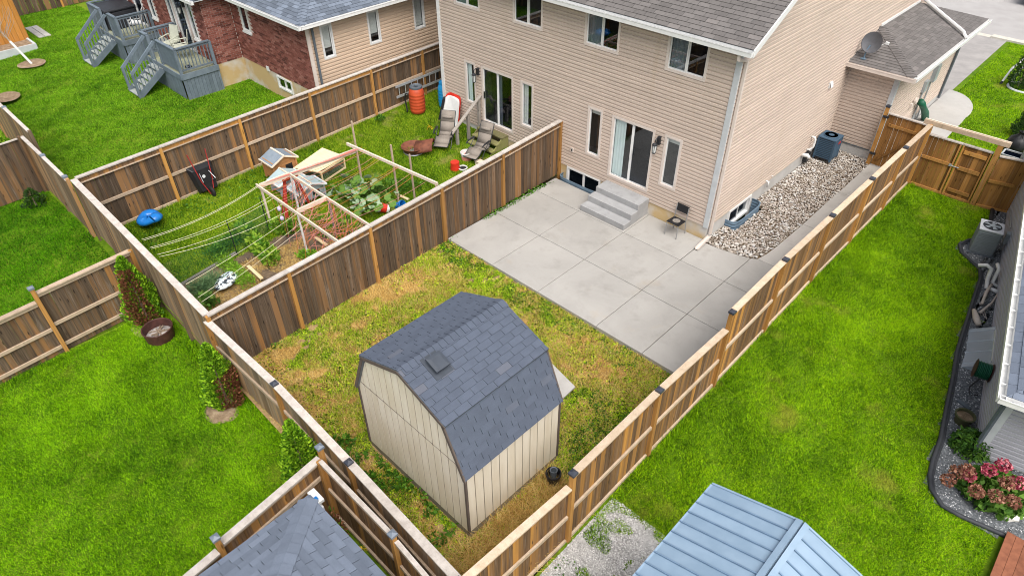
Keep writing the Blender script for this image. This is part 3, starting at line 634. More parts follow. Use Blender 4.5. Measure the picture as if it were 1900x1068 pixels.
m = MB(); m.box((.0, 6.47, 2.56), (.06, 6.65, 2.76)); m.prism([(.06, 6.47, 2.76), (.06, 6.65, 2.76), (.11, 6.65, 2.6), (.11, 6.47, 2.6)], (0, 0, -.02)); m.build('dryer_vent', 'trim_white', H)
m = MB(); m.tube([(-.02, 3.4, .5), (.10, 3.4, .5), (.10, 3.4, .32)], .03, 8); m.tube([(-.02, 3.72, .55), (.08, 3.72, .55)], .02, 6); m.build('side_pipe', 'pvc', H, smooth=True)
m = MB(); m.tube([(-.02, 5.9, .42), (.2, 5.92, .46), (.26, 5.93, .38)], [.065, .065, .06], 10); m.tube([(-.02, 6.3, .95), (.14, 6.3, .95), (.17, 6.3, .88), (.17, 6.3, .62), (.1, 6.25, .52), (-.02, 6.2, .5)], .035, 8); m.build('exhaust_pipe', 'pvc', H, smooth=True)
m = MB(); m.box((-.01, 6.1, .1), (.14, 6.35, .42)); m.build('gas_box', 'black_metal', H)
# garage wing at the right with its hip roof
XB, YB0, YB1, ZB = 1.57, 8.0, 14.6, 3.05
wall_faces((0, YB0, 0), (1, 0, 0), (0, -1, 0), [(0, .33), (XB, .33), (XB, ZB), (0, ZB)], [], .11, .33, name='wing_siding', parent=H)
wall_faces((XB, 0, 0), (0, 1, 0), (1, 0, 0), [(YB0, .33), (YB1, .33), (YB1, ZB), (YB0, ZB)], [], .11, .33, name='wing_siding', parent=H)
wall_faces((0, YB0, 0), (1, 0, 0), (0, -1, 0), [(0, -.4), (XB, -.4), (XB, .33), (0, .33)], [], None, name='foundation', mat='foundation_clean', parent=H)
wall_faces((XB, 0, 0), (0, 1, 0), (1, 0, 0), [(YB0, -.4), (YB1, -.4), (YB1, .33), (YB0, .33)], [], None, name='foundation', mat='foundation_clean', parent=H)
m = MB(); m.box((XB-.10, YB0-.044, .3), (XB+.044, YB0-.002, ZB)); m.box((XB+.002, YB0-.0, .3), (XB+.044, YB0+.10, ZB)); m.build('corner_trim', 'trim_grey', H)
m = MB(); m.box((0.02, YB0-.03, .3), (XB-.11, YB0-.004, .335)); m.build('sill_flashing', 'gutter_dark', H)
EX, EY, EZ, AZ = 2.05, 7.62, 3.10, 3.70      # eaves and apex
sl1 = (AZ-EZ)/EX; AY = EY+EX*1.08; FY = 15.2
v1 = unit((-1, 0, sl1)); L1 = math.hypot(EX, AZ-EZ); U1 = lambda y: y-EY
r1 = roof(H, (EX, EY, EZ), (0, 1, 0), v1, [(0, 0), (FY-EY, 0), (FY-EY-1.9, L1), (AY-EY, L1)], 'shingle_brown', 230, .145, .33, name='wing_roof')
v2 = unit((0, AY-EY, AZ-EZ)); L2 = math.hypot(AY-EY, AZ-EZ)
r2 = roof(H, (0, EY, EZ), (1, 0, 0), v2, [(0, 0), (EX, 0), (0, L2)], 'shingle_brown', 70, .145, .33, name='wing_roof')
ridgecaps(r1, (EX, EY, EZ), (0.02, AY, AZ), (sl1, 0, 1), (0, -(AZ-EZ)/(AY-EY), 1), 'shingle_brown')
v3 = unit((0, -1.9, AZ-EZ)); roof(H, (0, FY, EZ), (1, 0, 0), v3, [(0, 0), (EX, 0), (0, math.hypot(1.9, AZ-EZ))], 'shingle_brown', 0, .145, .33, name='wing_roof')
m = MB(); m.bar((0.03, AY-.05, AZ+.04), (.03, FY-1.8, AZ+.04), .05, .09); m.build('wall_flashing', 'trim_white', H)
def gutter(parent, p, q, out, w=.11, h=.11, mat='trim_white', name='gutter'):
    p, q, out = V(p), V(q), unit(out); d = (q-p).normalized(); m = MB()
    m.bar(p+out*w/2-ZUP*h, q+out*w/2-ZUP*h, w, .008); m.bar(p+out*w-ZUP*h/2, q+out*w-ZUP*h/2, .012, h); m.bar(p-ZUP*h*.55, q-ZUP*h*.55, .012, h*1.1); m.bar(p+out*(w+.004), q+out*(w+.004), .02, .018)
    m.obox(p+out*w/2-ZUP*h/2+d*.004, d, out, ZUP, .004, w/2, h/2); m.obox(q+out*w/2-ZUP*h/2-d*.004, d, out, ZUP, .004, w/2, h/2); return m.build(name, mat, parent)
gutter(H, (EX+.002, EY, EZ), (EX+.002, FY, EZ), (1, 0, 0)); gutter(H, (0, EY-.002, EZ), (EX+.1, EY-.002, EZ), (0, -1, 0), mat='trim_tan')
m = MB(); m.box((0, EY, ZB-.01), (EX, YB0, ZB+.01)); m.box((XB, YB0, ZB-.01), (EX, FY-.3, ZB+.01)); m.build('soffit', 'trim_tan', H)
m = MB(); m.tube([(.05, 13.55, 4.6), (.05, 13.55, 3.86), (.12, 13.5, 3.80), (1.93, 12.55, 3.27), (2.0, 12.5, 3.20), (2.12, 12.42, 3.12)], .055, 6); m.build('roof_downspout', 'trim_white', H)
m = MB(); m.tube([(2.0, 14.3, ZB), (1.66, 14.35, ZB-.2), (1.64, 14.36, .2)], .05, 4); m.build('downspout', 'gutter_dark', H)
m = MB(); m.box((XB+.01, 12.0, 1.55), (XB+.16, 12.35, 2.15)); m.box((XB+.01, 11.35, 1.35), (XB+.12, 11.65, 1.75)); m.tube([(XB+.06, 11.5, 1.35), (XB+.06, 11.5, .1)], .03, 6); m.tube([(XB+.06, 12.15, 1.55), (XB+.06, 12.15, .1)], .025, 6); m.build('meter_box', 'meter_grey', H)
m = MB(); m.lathe([(.05, 0), (.12, .02), (.12, .10), (.06, .12)], (XB+.02, 10.9, 1.2), 14, (1, 0, 0)); m.box((XB+.01, 10.5, 1.05), (XB+.1, 10.62, 1.2)); m.build('water_tap', 'trim_tan', H)
m = MB(); m.tube([(1.88, 12.35, .06), (1.86, 12.0, .45), (1.84, 11.6, .75), (1.80, 11.3, 1.0), (1.72, 11.2, 1.1)], [.13, .13, .10, .12, .12], 10); m.build('drain_pipe', 'hose_green', origin=(1.88, 12.3, 0), smooth=True, label='green plastic drain elbow standing on the pale walk behind the gate', cat='pipe')
# satellite dish on the wing roof
D = thing('satellite_dish', 'grey satellite dish on the low brown wing roof', 'dish', (.35, 7.95, 3.18))
m = MB(); m.box((.27, 7.87, 3.19), (.43, 8.03, 3.215)); m.tube([(.35, 7.95, 3.2), (.35, 7.97, 3.45), (.40, 8.03, 3.62)], .022, 8); m.build('mast', 'galv_blue', D)
ax = unit((-.12, -1, .35)); dc = V((.43, 8.0, 3.72)); m = MB(); pr = [(r, -.09+.09*(r/.32)**2) for r in (.0001, .08, .16, .24, .30, .32)]
m.lathe(pr+[(.325, .012), (.30, -.02), (.16, -.09), (.0001, -.11)], dc, 28, ax, sy=1.0); m.build('reflector', 'dish_grey', D, smooth=True)
# the dish faces away over the roof; its feed arm stands out behind the rim
m = MB(); m.tube([dc-ZUP*.25, dc+V((.18, .22, -.12)), dc+V((.34, .26, -.02))], .014, 6); m.obox(dc+V((.38, .26, 0)), (1, 0, 0), (0, 1, 0), (0, 0, 1), .05, .04, .035); m.build('feed_arm', 'white_plastic', D)

# window wells
def well(name, label, c, axis, w, d, z0, z1):
    c, axis = V(c), unit(axis); n = V((axis.y, -axis.x, 0)); mb = MB(); N = 18; prof = []; K = 12
    for k in range(K+1): z = z0+(z1-z0)*k/K; prof.append((z, .008*math.sin(k*math.pi)+(.009 if k % 2 else -.009)))
    prof.append((z1+.012, .012)); prof.append((z1+.012, -.012))
    def P(t, z, off):
        s = math.cos(t); q = math.sin(t); e = .42
        x = (w/2+off)*math.copysign(abs(s)**e, s); y = (d+off)*abs(q)**e
        return c+axis*x+n*y+ZUP*z
    k0 = 0; pts = []
    for z, off in prof: pts += [P(math.pi*i/N, z, off) for i in range(N+1)]
    mb.add(pts, [(j*(N+1)+i, j*(N+1)+i+1, (j+1)*(N+1)+i+1, (j+1)*(N+1)+i) for j in range(len(prof)-1) for i in range(N)])
    o = mb.build(name, 'galv_blue', origin=c, label=label, cat='window well'); md = o.modifiers.new('s', 'SOLIDIFY'); md.thickness = .006
    fl = MB(); fl.poly([P(math.pi*i/N, z0+.01, 0) for i in range(N+1)]); fl.build('well_floor', 'dark_gravel', o); return o
well('window_well', 'blue corrugated window well set in the patio beside the concrete steps', (-4.56, -.005, 0), (1, 0, 0), 1.62, .28, -.55, .10)
well('window_well', 'blue corrugated window well among the river stones', (.005, 1.90, 0), (0, 1, 0), 1.62, .36, -.45, .16)
# concrete steps
S = thing('steps', 'three grey concrete steps below the sliding door on the patio', 'steps', (-2.81, -.6, 0))
for (y0, z) in ((-.56, .55), (-.90, .37), (-1.25, .185)):
    m = MB(); y1 = {-.56: -.004, -.90: -.563, -1.25: -.903}[y0]; x = {-.56: (-3.60, -2.0), -.90: (-3.63, -1.99), -1.25: (-3.63, -1.98)}[y0]; m.box((x[0], y0, .002), (x[1], y1, z)); m.build('step', 'concrete_step', S, bevel=.012)
# patio slabs
Pt = thing('patio', 'grey concrete patio of large slabs with joints', None, (-1.2, -2.5, -.12), kind='structure')
def slab(poly, mat='concrete', z=0., parent=None, t=.14):
    m = MB(); m.prism([(x, y, z-t) for x, y in poly], (0, 0, t)); return m.build('slab', mat, parent or Pt, bevel=.012)
XJ = [-5.47, -3.63, -1.93, .02, 1.41, 3.03]; YJ = [-5.08, -3.13, -1.32, -.004]; G = .007
for i in range(5):
    for j in range(3):
        x0, x1, y0, y1 = XJ[i]+G, XJ[i+1]-G, YJ[j]+G, YJ[j+1]-G
        if (i, j) == (0, 2): slab([(x0, y0), (x1, y0), (x1, -.30), (x0, -.30)])
        elif (i, j) == (3, 2): slab([(x0+.01, y0), (x1, y0), (x1, .10), (1.05, .0), (.5, -.1), (x0+.1, -.12), (x0+.01, -.12)])
        elif (i, j) == (4, 2): slab([(x0, y0), (x1, y0), (x1, .2), (1.56, .2), (1.50, .15), (x0, .11)])
        else: slab([(x0, y0), (x1, y0), (x1, y1), (x0, y1)])
Wk = thing('side_walk', 'narrow concrete walk between river stones and the tall fence', None, (2.3, 4, -.12), kind='structure')
slab([(1.57, .215), (3.03, .215), (3.03, 2.7), (1.70, 2.7), (1.67, 1.1), (1.64, .6)], 'concrete_walk', 0, Wk)
for a, b in ((2.714, 5.2), (5.214, 8.4)): slab([(1.70, a), (3.03, a), (3.03, b), (1.68, b)], 'concrete_walk', 0, Wk)
for k_, pl_ in enumerate(([(.43, -.15), (1.72, -.15), (1.72, 8.4), (.43, 8.4)], [(0, -.15), (.43, -.15), (.43, 1.07), (0, 1.07)], [(0, 2.73), (.43, 2.73), (.43, 8.0), (0, 8.0)])): sheet('side_ground', pl_, lambda x, y: -.05+0*x, 'bed_soil', .4, jit=.0, label='soil under the river stones')
# river stones
PB = thing('pebble_bed', 'bed of pale river stones along the side wall', None, (.85, 4, -.05), kind='structure')
def stone_mesh(k):
    m = MB(); prof = [(.0001, -1), (.62, -.72), (1, 0), (.62, .72), (.0001, 1)]; m.lathe(prof, (0, 0, 0), 8); m.v = [(x*(1+.25*math.sin(k+i*1.7)), y*(1+.25*math.cos(k*2+i*2.3)), z*.62) for i, (x, y, z) in enumerate(m.v)]; return m
SM = [stone_mesh(k) for k in range(6)]; sme = [s.mesh('stone', 'river_stone', smooth=True) for s in SM]
bed = [(.02, -.08), (.5, -.07), (1.05, .03), (1.45, .17), (1.58, .5), (1.64, 1.1), (1.67, 2.7), (1.67, 7.6), (1.5, 7.95), (.02, 7.95)]
well_hole = [(-.1, 1.05), (.4, 1.05), (.4, 2.75), (-.1, 2.75)]
pts = []; cell = {}; tries = 0
while tries < 42000:
    tries += 1; x, y = random.uniform(0, 1.7), random.uniform(-.1, 7.95); r = random.choice((.022, .027, .032, .038, .046)) if y > .5 else random.choice((.028, .036, .045, .055, .07))
    if not (inpoly(np.array([x]), np.array([y]), bed)[0]) or inpoly(np.array([x]), np.array([y]), well_hole)[0]: continue
    lay = 0; kx, ky = int(x/.1), int(y/.1+10); ok = True
    for a in range(kx-1, kx+2):
        for b in range(ky-1, ky+2):
            for (qx, qy, qr) in cell.get((a, b), ()):
                if (qx-x)**2+(qy-y)**2 < (.80*(qr+r))**2: ok = False
    if ok: cell.setdefault((kx, ky), []).append((x, y, r)); pts.append((x, y, r))
pts.sort(key=lambda t: -t[2]/math.dist((t[0], t[1], 0), CAMP)); rest = MB()
for j, (x, y, r) in enumerate(pts):
    M = Matrix.Translation((x, y, -.015+random.uniform(-.012, .02))) @ Matrix.Rotation(random.uniform(0, 6.28), 4, 'Z') @ Matrix.Rotation(random.uniform(-.3, .3), 4, 'X') @ Matrix.Diagonal((r*1.25, r*.95, r*.9, 1)); k = j % 6
    if j < 300: addobj('stone', sme[k], PB, M)
    else: rest.add([M @ V(v) for v in SM[k].v], SM[k].f)
rest.build('stones', 'river_stone', PB, smooth=True, kind='stuff')
# ================================================================== fences
f = lambda *a: float(a[0])
ys = [-12.1, -10.06, -7.65, -5.18, -2.73, -.06]
fence('board_fence', 'weathered dark board fence between the vegetable garden and the patio', [(-5.553-.015*y, y, float(zc(y))-.02, 1.943+.028*y-.03, False) for y in ys], (1, 0), [(1.943+.028*a, 1.943+.028*b) for a, b in zip(ys, ys[1:])], 'board_dark', rails=())
ys = [-12.0, -9.63, -7.08, -4.5, -1.93, .46, 2.9, 5.3]
fence('board_fence', 'weathered dark board fence behind the wheelbarrow and red barrel', [(-12.9, y, float(zl(y)), 2.222+.019*y-.03, False) for y in ys], (1, 0), [(2.222+.019*a, 2.222+.019*b) for a, b in zip(ys, ys[1:])], 'board_dark', rails=(.47, .02))
xs = [-12.86, -11.45, -9.1, -7.3, -5.40]
fence('board_fence', 'grey tan board fence with wide cap behind the dying cedar and fire ring', [(x, -12.08+(x+5.4)*-.004, float(g_back(x, 0))+.05, 1.60+(x+5.37)*-.052-.04, False) for x in xs], (0, -1), [(1.60-(a+5.37)*.052, 1.60-(b+5.37)*.052) for a, b in zip(xs, xs[1:])], 'board_pale', rails=(), ledge=False, top_rail=True, capw=.16, post='board_pale')
PB2 = [(-5.40, -12.12, -.3, 1.40, False), (-2.62, -12.08, -.32, 1.46, True), (.0, -12.17, -.34, 1.46, True), (3.0, -12.3, -.42, 1.44, True)]
fence('board_fence', 'weathered board fence directly behind the shed with slate coloured post caps', PB2, (0, -1), [(1.45, 1.44)]*3, 'board_pale', rails=(.55,), ledge=False, capw=.15)
yr = [-12.3, -9.8, -7.25, -4.7, -2.4, .04, 2.48, 4.88, 7.0]; xr = lambda y: 3.0+.1*min(1, (y+12.3)/2.5)
zt = [1.44, 1.73, 1.76, 2.10, 2.2, 2.22, 2.21, 2.2, 2.17]
fence('board_fence', 'long stepped brown fence with dark post caps between patio and right lawn', [(xr(y), y, float(zr(y))-.05, z, y > -12 and y < 6) for y, z in zip(yr, zt)], (1, 0), [(1.40, 1.38), (1.70, 1.74), (1.74, 1.64), (2.08, 2.18)]+[(2.2, 2.2), (2.2, 2.19), (2.19, 2.18), (2.18, 2.16)], 'board_mid', rails=(.47, .03), ledge=False, top_rail=False, cap='cap_warm', rail='cap_warm')
# fences of the yards at the back and left
fence('board_fence', 'dark board fence with pale rails dividing the two back lawns', [(-9.28, -12.2, -.4, 1.46, False), (-9.17, -14.45, -.4, 1.62, True), (-9.05, -16.9, -.42, 1.30, False), (-8.95, -19.3, -.42, 1.3, False)], (1, 0), [(1.46, 1.46), (1.24, 1.24), (1.24, 1.24)], 'board_dark', rails=(.46, .12), ledge=False, caps='post_cap_grey', top_rail=True, cap='rail_wood')
xs = [-13.15, -13.3, -15.08, -16.9]
fence('board_fence', 'pale tan board fence with small grey caps left of the corner', [(x, -12.15, 0., 1.92, i == 2 or i == 1) for i, x in enumerate(xs)], (0, -1), [(1.9, 1.9), (1.9, 1.92), (1.92, 1.92)], 'board_pale', rails=(), ledge=False, top_rail=False, capw=.10, caps='post_cap_grey', postn=0, post='board_pale')
xs = [-16.95, -19.35, -21.8, -24.3]
fence('board_fence', 'pale board fence behind the clipped hedge at far left', [(x, -11.9, 0.05, 2.0, i == 1) for i, x in enumerate(xs)], (0, -1), [(1.98, 2.02)]*3, 'board_pale', rails=(), ledge=False, top_rail=False, capw=.10, caps='post_cap_grey', postn=0, post='board_pale')
fence('board_fence', 'grey board fence running off the left edge above a small shrub', [(-16.9, -12.25, 0., 1.95, False), (-16.88, -14.6, 0., 1.85, False), (-16.86, -17.0, 0., 1.85, False)], (1, 0), [(1.9, 1.85), (1.85, 1.85)], 'board_dark', rails=(), ledge=False, top_rail=False, capw=.06, post='board_dark')
fence('board_fence', 'low grey board fence across the far top left lawn', [(-35.3, -7.6, .4, 2.2, False), (-35.3, -5.2, .4, 2.2, False), (-35.3, -2.8, .4, 2.2, False), (-35.3, 1.5, .4, 2.2, False)], (1, 0), [(2.2, 2.2)]*3, 'board_dark', rails=(), ledge=False, top_rail=False, bw=.24, gap=.03)
# fence round the small hip roof
fence('board_fence', 'brown fence with grey caps on the left of the hip roofed hut', [(-.56, -12.42, -.45, 1.62, True), (-.30, -14.55, -.45, 1.56, True), (-.05, -16.8, -.45, 1.5, True)], (1, 0), [(1.36, 1.36), (1.24, 1.24)], 'board_mid', rails=(.72,), ledge=False, caps='post_cap_grey', capw=.15)
fence('board_fence', 'brown fence with scalloped boards squeezed against the back fence', [(-.44, -12.50, -.45, 1.4, False), (1.68, -12.52, -.45, 1.50, True), (3.2, -12.62, -.45, 1.4, False)], (0, -1), [(1.42, 1.42), (1.36, 1.36)], 'board_mid', rails=(.55, .1), ledge=False, caps='post_cap_grey', capw=.08)
# gates at the front
def gate(name, label, a, b, zg, ztop, nrm, board, rails, braces=(), cat='gate', cap=True, stiles=(0, 1), group=None, gaps=()):
    a, b = V(a), V(b); d = (b-a); L = d.length; d.normalize(); n = unit((nrm[0], nrm[1], 0)); T = thing(name, label, cat, (a.x, a.y, zg), group); nb = round(L/.142); pw = L/nb; rz = Matrix.Rotation(math.atan2(d.y, d.x), 4, 'Z')
    for i in range(nb):
        M = Matrix.Translation(a+d*((i+.5)*pw)+ZUP*(zg+.03)+n*random.uniform(-.003, .003)) @ rz @ Matrix.Diagonal(((pw-(.009 if i in gaps else .0015))/.138, 1, ztop-zg-.05, 1)); addobj('board', unitmesh('board', .138, .018, board), T, M)
    for (s0, s1, z, h) in rails: m = MB(); m.bar(a+d*s0+n*.0305+ZUP*z, a+d*s1+n*.0305+ZUP*z, .04, h); m.build('rail', 'rail_wood' if board != 'board_gate' else 'post_wood', T)
    for (s0, z0, s1, z1) in braces: m = MB(); m.bar(a+d*s0+n*.0315+ZUP*z0, a+d*s1+n*.0315+ZUP*z1, .038, .085); m.build('brace', 'board_gate', T)
    for s in stiles: m = MB(); m.bar(a+d*(s*(L-.08)+.04)+n*.032+ZUP*(zg+.03), a+d*(s*(L-.08)+.04)+n*.032+ZUP*(ztop-.03), .044, .07, up=n); m.build('stile', 'post_wood', T)
    if cap: m = MB(); m.bar(a+ZUP*(ztop+.0)+n*.01, b+ZUP*(ztop+.0)+n*.01, .10, .036); m.build('cap_board', 'cap_wood', T)
    return T
gt1 = gate('side_gate', 'brown wooden gate closing the walk beside the house wing', (1.72, 7.66, 0), (2.92, 7.62, 0), .02, 1.86, (0, -1), 'board_gate', [(.12, 1.0, 1.50, .09)], [(.1, .25, 1.15, 1.45)], stiles=(), gaps=(1, 2, 3))
for z in (.45, 1.75): m = MB(); m.box((1.60, 7.53, z-.03), (1.78, 7.60, z+.03)); m.build('hinge', 'black_metal', gt1)
T = thing('gate_post', 'thick gate post with black cap at the corner of the house wing', 'post', (1.63, 7.66, 0)); m = MB(); m.box((1.58, 7.61, -.2), (1.69, 7.71, 2.06)); m.build('post', 'post_wood', T); addobj('post_cap', capmesh(.13, 'post_cap'), T, Matrix.Translation((1.635, 7.66, 2.07)))
zg = .12
g2 = gate('yard_gate', 'left leaf of the weathered double gate under the beam', (3.18, 7.08, 0), (4.12, 7.08, 0), zg, 1.84, (0, -1), 'board_gate', [(.02, .92, 1.12, .09), (.0, .94, .16, .08)], stiles=(1,), gaps=(1, 3, 5), group='double yard gate leaves')
gate('yard_gate', 'right leaf of the weathered double gate next to the thick post', (4.13, 7.08, 0), (4.94, 7.08, 0), zg, 1.84, (0, -1), 'board_gate', [(.1, .72, 1.62, .11), (.1, .72, 1.10, .11), (.1, .72, .36, .10), (.0, .81, .16, .07)], stiles=(0, 1), group='double yard gate leaves')
m = MB(); m.box((4.0, 7.01, 1.08), (4.08, 7.035, 1.16)); m.tube([(4.08, 7.0, 1.12), (4.28, 7.0, 1.12)], .012, 6); m.build('latch', 'meter_grey', g2)
T = thing('gate_beam', 'wooden beam and post framing the double gate', 'gate frame', (5.03, 7.02, zg)); m = MB(); m.box((4.96, 6.98, -.1), (5.10, 7.12, 2.13)); m.build('post', 'post_wood', T); m = MB(); m.box((3.08, 6.98, -.1), (3.17, 7.12, 2.13)); m.build('post', 'post_wood', T)
for k, dy in enumerate((-.055, .045)): m = MB(); m.box((2.90, 7.03+dy, 2.135), (5.24, 7.07+dy, 2.27)); m.build('beam_plank', 'lumber' if k else 'rail_wood', T)
gate('fence_panel', 'brown board fence panel between the gate post and the grey house', (5.11, 7.09, 0), (5.98, 7.30, 0), zg, 1.80, (0, -1), 'board_gate', [(.02, .7, 1.0, .09), (.0, .88, .15, .08)], stiles=(), cat='fence')

# ================================================================== brick house
BH = thing('brick_house', 'red brick bungalow with grey blue hip roof and tan siding side', 'house', (-19, 0, .4))
BX, BY, BX0, BY0, ZF, ZT = -14.15, -3.45, -19.45, -4.6, 1.33, 3.86
def bricks(O, u, n, s0, s1, z0, z1, holes, limit, label=None):
    O, u, n = V(O), unit(u), unit(n); wall = wall_faces(O, u, n, [(s0, z0), (s1, z0), (s1, z1), (s0, z1)], holes, None, name='brick_wall', mat='mortar', parent=BH); P = .222; Hh = .0755
    bm = MB(); bm.obox((0, 0, 0), u, ZUP, n, .105, .0325, .006); me = bm.mesh('brick', 'brick'); items = []; r = 0; z = z0+.005
    while z+.065 < z1:
        s = s0-(P/2 if r % 2 else 0)
        while s < s1:
            a, b = max(s+.006, s0), min(s+.216, s1)
            if b-a > .04 and not any(h[0] < b and h[1] > a and h[2] < z+.065 and h[3] > z for h in holes):
                c = O+u*((a+b)/2)+ZUP*(z+.0325)+n*.0065; items.append((0 if inframe(c, 5) else 1e5)+(c-V(CAMP)).length); items[-1] = (items[-1], c, (b-a)/2)
            s += P
        z += Hh; r += 1
    items.sort(key=lambda t: t[0]); rest = MB(); k = 0
    for d, c, hw in items:
        if k < limit and d < 1e5 and hw > .1: addobj('brick', me, wall, Matrix.Translation(c)); k += 1
        else: rest.obox(c, u, ZUP, n, hw, .0325, .006)
    rest.build('bricks', 'brick', wall, kind='stuff'); return wall
wb = (-18.75, -18.2, 2.56, 3.75)
bricks((0, BY, 0), (1, 0, 0), (0, -1, 0), BX0, BX, ZF, ZT, [wb], 240)
bricks((BX0, 0, 0), (0, 1, 0), (1, 0, 0), BY0, BY, ZF, ZT, [], 60)
dh = [(-21.95, -21.03, 1.42, 3.6), (-20.75, -20.3, 2.05, 3.7), (-22.6, -22.15, 2.05, 3.7), (-26.3, -25.4, 1.42, 3.6), (-24.6, -24.1, 2.05, 3.7), (-27.6, -27.1, 2.05, 3.7)]
bricks((0, BY0, 0), (1, 0, 0), (0, -1, 0), -29.5, BX0, ZF, ZT, dh, 0)
for (O, u, n, a, b, hl) in (((0, BY, 0), (1, 0, 0), (0, -1, 0), BX0, BX, [(-16.93, -15.9, .78, 1.28)]), ((BX0, 0, 0), (0, 1, 0), (1, 0, 0), BY0, BY, []), ((0, BY0, 0), (1, 0, 0), (0, -1, 0), -29.5, BX0, [])):
    wall_faces(O, u, n, [(a, 0), (b, 0), (b, ZF), (a, ZF)], hl, None, name='foundation', mat='foundation', parent=BH)
window(BH, (0, BY, 0), (1, 0, 0), (0, -1, 0), -16.93, -15.9, .78, 1.28, fmat='trim_white', fw=.06, name='basement_window')
def sill(parent, x0, x1, y, z): m = MB(); m.box((x0-.05, y-.06, z-.07), (x1+.05, y+.0, z)); m.build('sill', 'trim_white', parent)
def bwin(y, h, **k): w_ = window(BH, (0, y, 0), (1, 0, 0), (0, -1, 0), h[0], h[1], h[2], h[3], panes=1, fmat='trim_white', fw=.05, **k); sill(w_, h[0], h[1], y, h[2]-.001)
bwin(BY, wb, screen=(0,))
for h in (dh[1], dh[2], dh[4], dh[5]): bwin(BY0, h)
for h in (dh[0], dh[3]): window(BH, (0, BY0, 0), (1, 0, 0), (0, -1, 0), *h, panes=1, fmat='trim_white', fw=.07, name='door', screen=(0,))
lantern(BH, (-20.92, BY0-.1, 3.25))
m = MB(); m.box((-17.6, BY-.04, 1.28), (-17.42, BY-.002, 1.46)); m.build('vent_cover', 'trim_white', BH)
so_ = [(-2.93, -2.43, 2.43, 3.64), (-.93, -.39, 2.43, 3.64), (1.22, 1.76, 2.45, 3.66)]
wall_faces((BX, 0, 0), (0, 1, 0), (1, 0, 0), [(BY, .9), (8, .9), (8, ZT), (BY, ZT)], so_, .125, .9, name='siding', mat='siding_brick_house', parent=BH)
wall_faces((BX, 0, 0), (0, 1, 0), (1, 0, 0), [(BY, 0), (8, 0), (8, .9), (BY, .9)], [], None, name='foundation', mat='foundation_clean', parent=BH)
for k, h in enumerate(so_): window(BH, (BX, 0, 0), (0, 1, 0), (1, 0, 0), *h, panes=1, fmat='trim_white', fw=.06, curtain=[(h[0]+.08, h[1]-.08, h[2]+(.1 if k == 2 else .35), h[3]-.07, 'blind')])
m = MB(); m.box((BX+.0, BY-.03, .8), (BX+.045, BY+.10, ZT)); m.build('corner_trim', 'trim_tan', BH)
m = MB(); m.tube([(BX+.35, BY+.1, 3.85), (BX+.09, BY+.2, 3.6), (BX+.09, BY+.2, .6)], .05, 4); m.build('downspout', 'gutter_dark', BH)
ex, ey, ezz, pt = -13.78, -3.85, 3.9, .5
sl_ = math.sqrt(1+pt*pt)
rA = roof(BH, (-19.6, ey, ezz), (1, 0, 0), (0, 1, pt), [(0, 0), (ex+19.6, 0), (ex+19.6-3.2, 3.2*sl_), (0, 3.2*sl_)], 'shingle_blue', 150, .145, .33)
rB = roof(BH, (ex, ey, ezz), (0, 1, 0), (-1, 0, pt), [(0, 0), (11, 0), (11, 3.2*sl_), (3.2, 3.2*sl_)], 'shingle_blue', 150, .145, .33)
ridgecaps(rA, (ex, ey, ezz), (ex-3.2, ey+3.2, ezz+3.2*pt), (0, -pt, 1), (pt, 0, 1), 'shingle_blue', step=.16)
rC = roof(BH, (-29.6, BY0-.4, ezz), (1, 0, 0), (0, 1, pt), [(0, 0), (29.6-19.05, 0), (29.6-19.05-2, 2*sl_), (0, 2*sl_)], 'shingle_blue', 40, .145, .33)
roof(BH, (-19.05, BY0-.4, ezz), (0, 1, 0), (-1, 0, pt), [(0, 0), (3, 0), (3, 2*sl_), (2, 2*sl_)], 'shingle_blue', 0, .145, .33)
for p, q, o_ in (((-19.05, ey, ezz), (ex+.1, ey, ezz), (0, -1, 0)), ((ex, ey, ezz), (ex, 7, ezz), (1, 0, 0)), ((-29.6, BY0-.4, ezz), (-18.95, BY0-.4, ezz), (0, -1, 0))): gutter(BH, p, q, o_, mat='trim_white')
m = MB(); m.box((-19.05, ey, ZT-.02), (ex, BY-.002, ZT)); m.box((BX+.02, BY, ZT-.02), (ex, 7, ZT)); m.box((-29.5, BY0-.4, ZT-.02), (-19.05, BY0-.002, ZT)); m.build('soffit', 'trim_grey', BH)
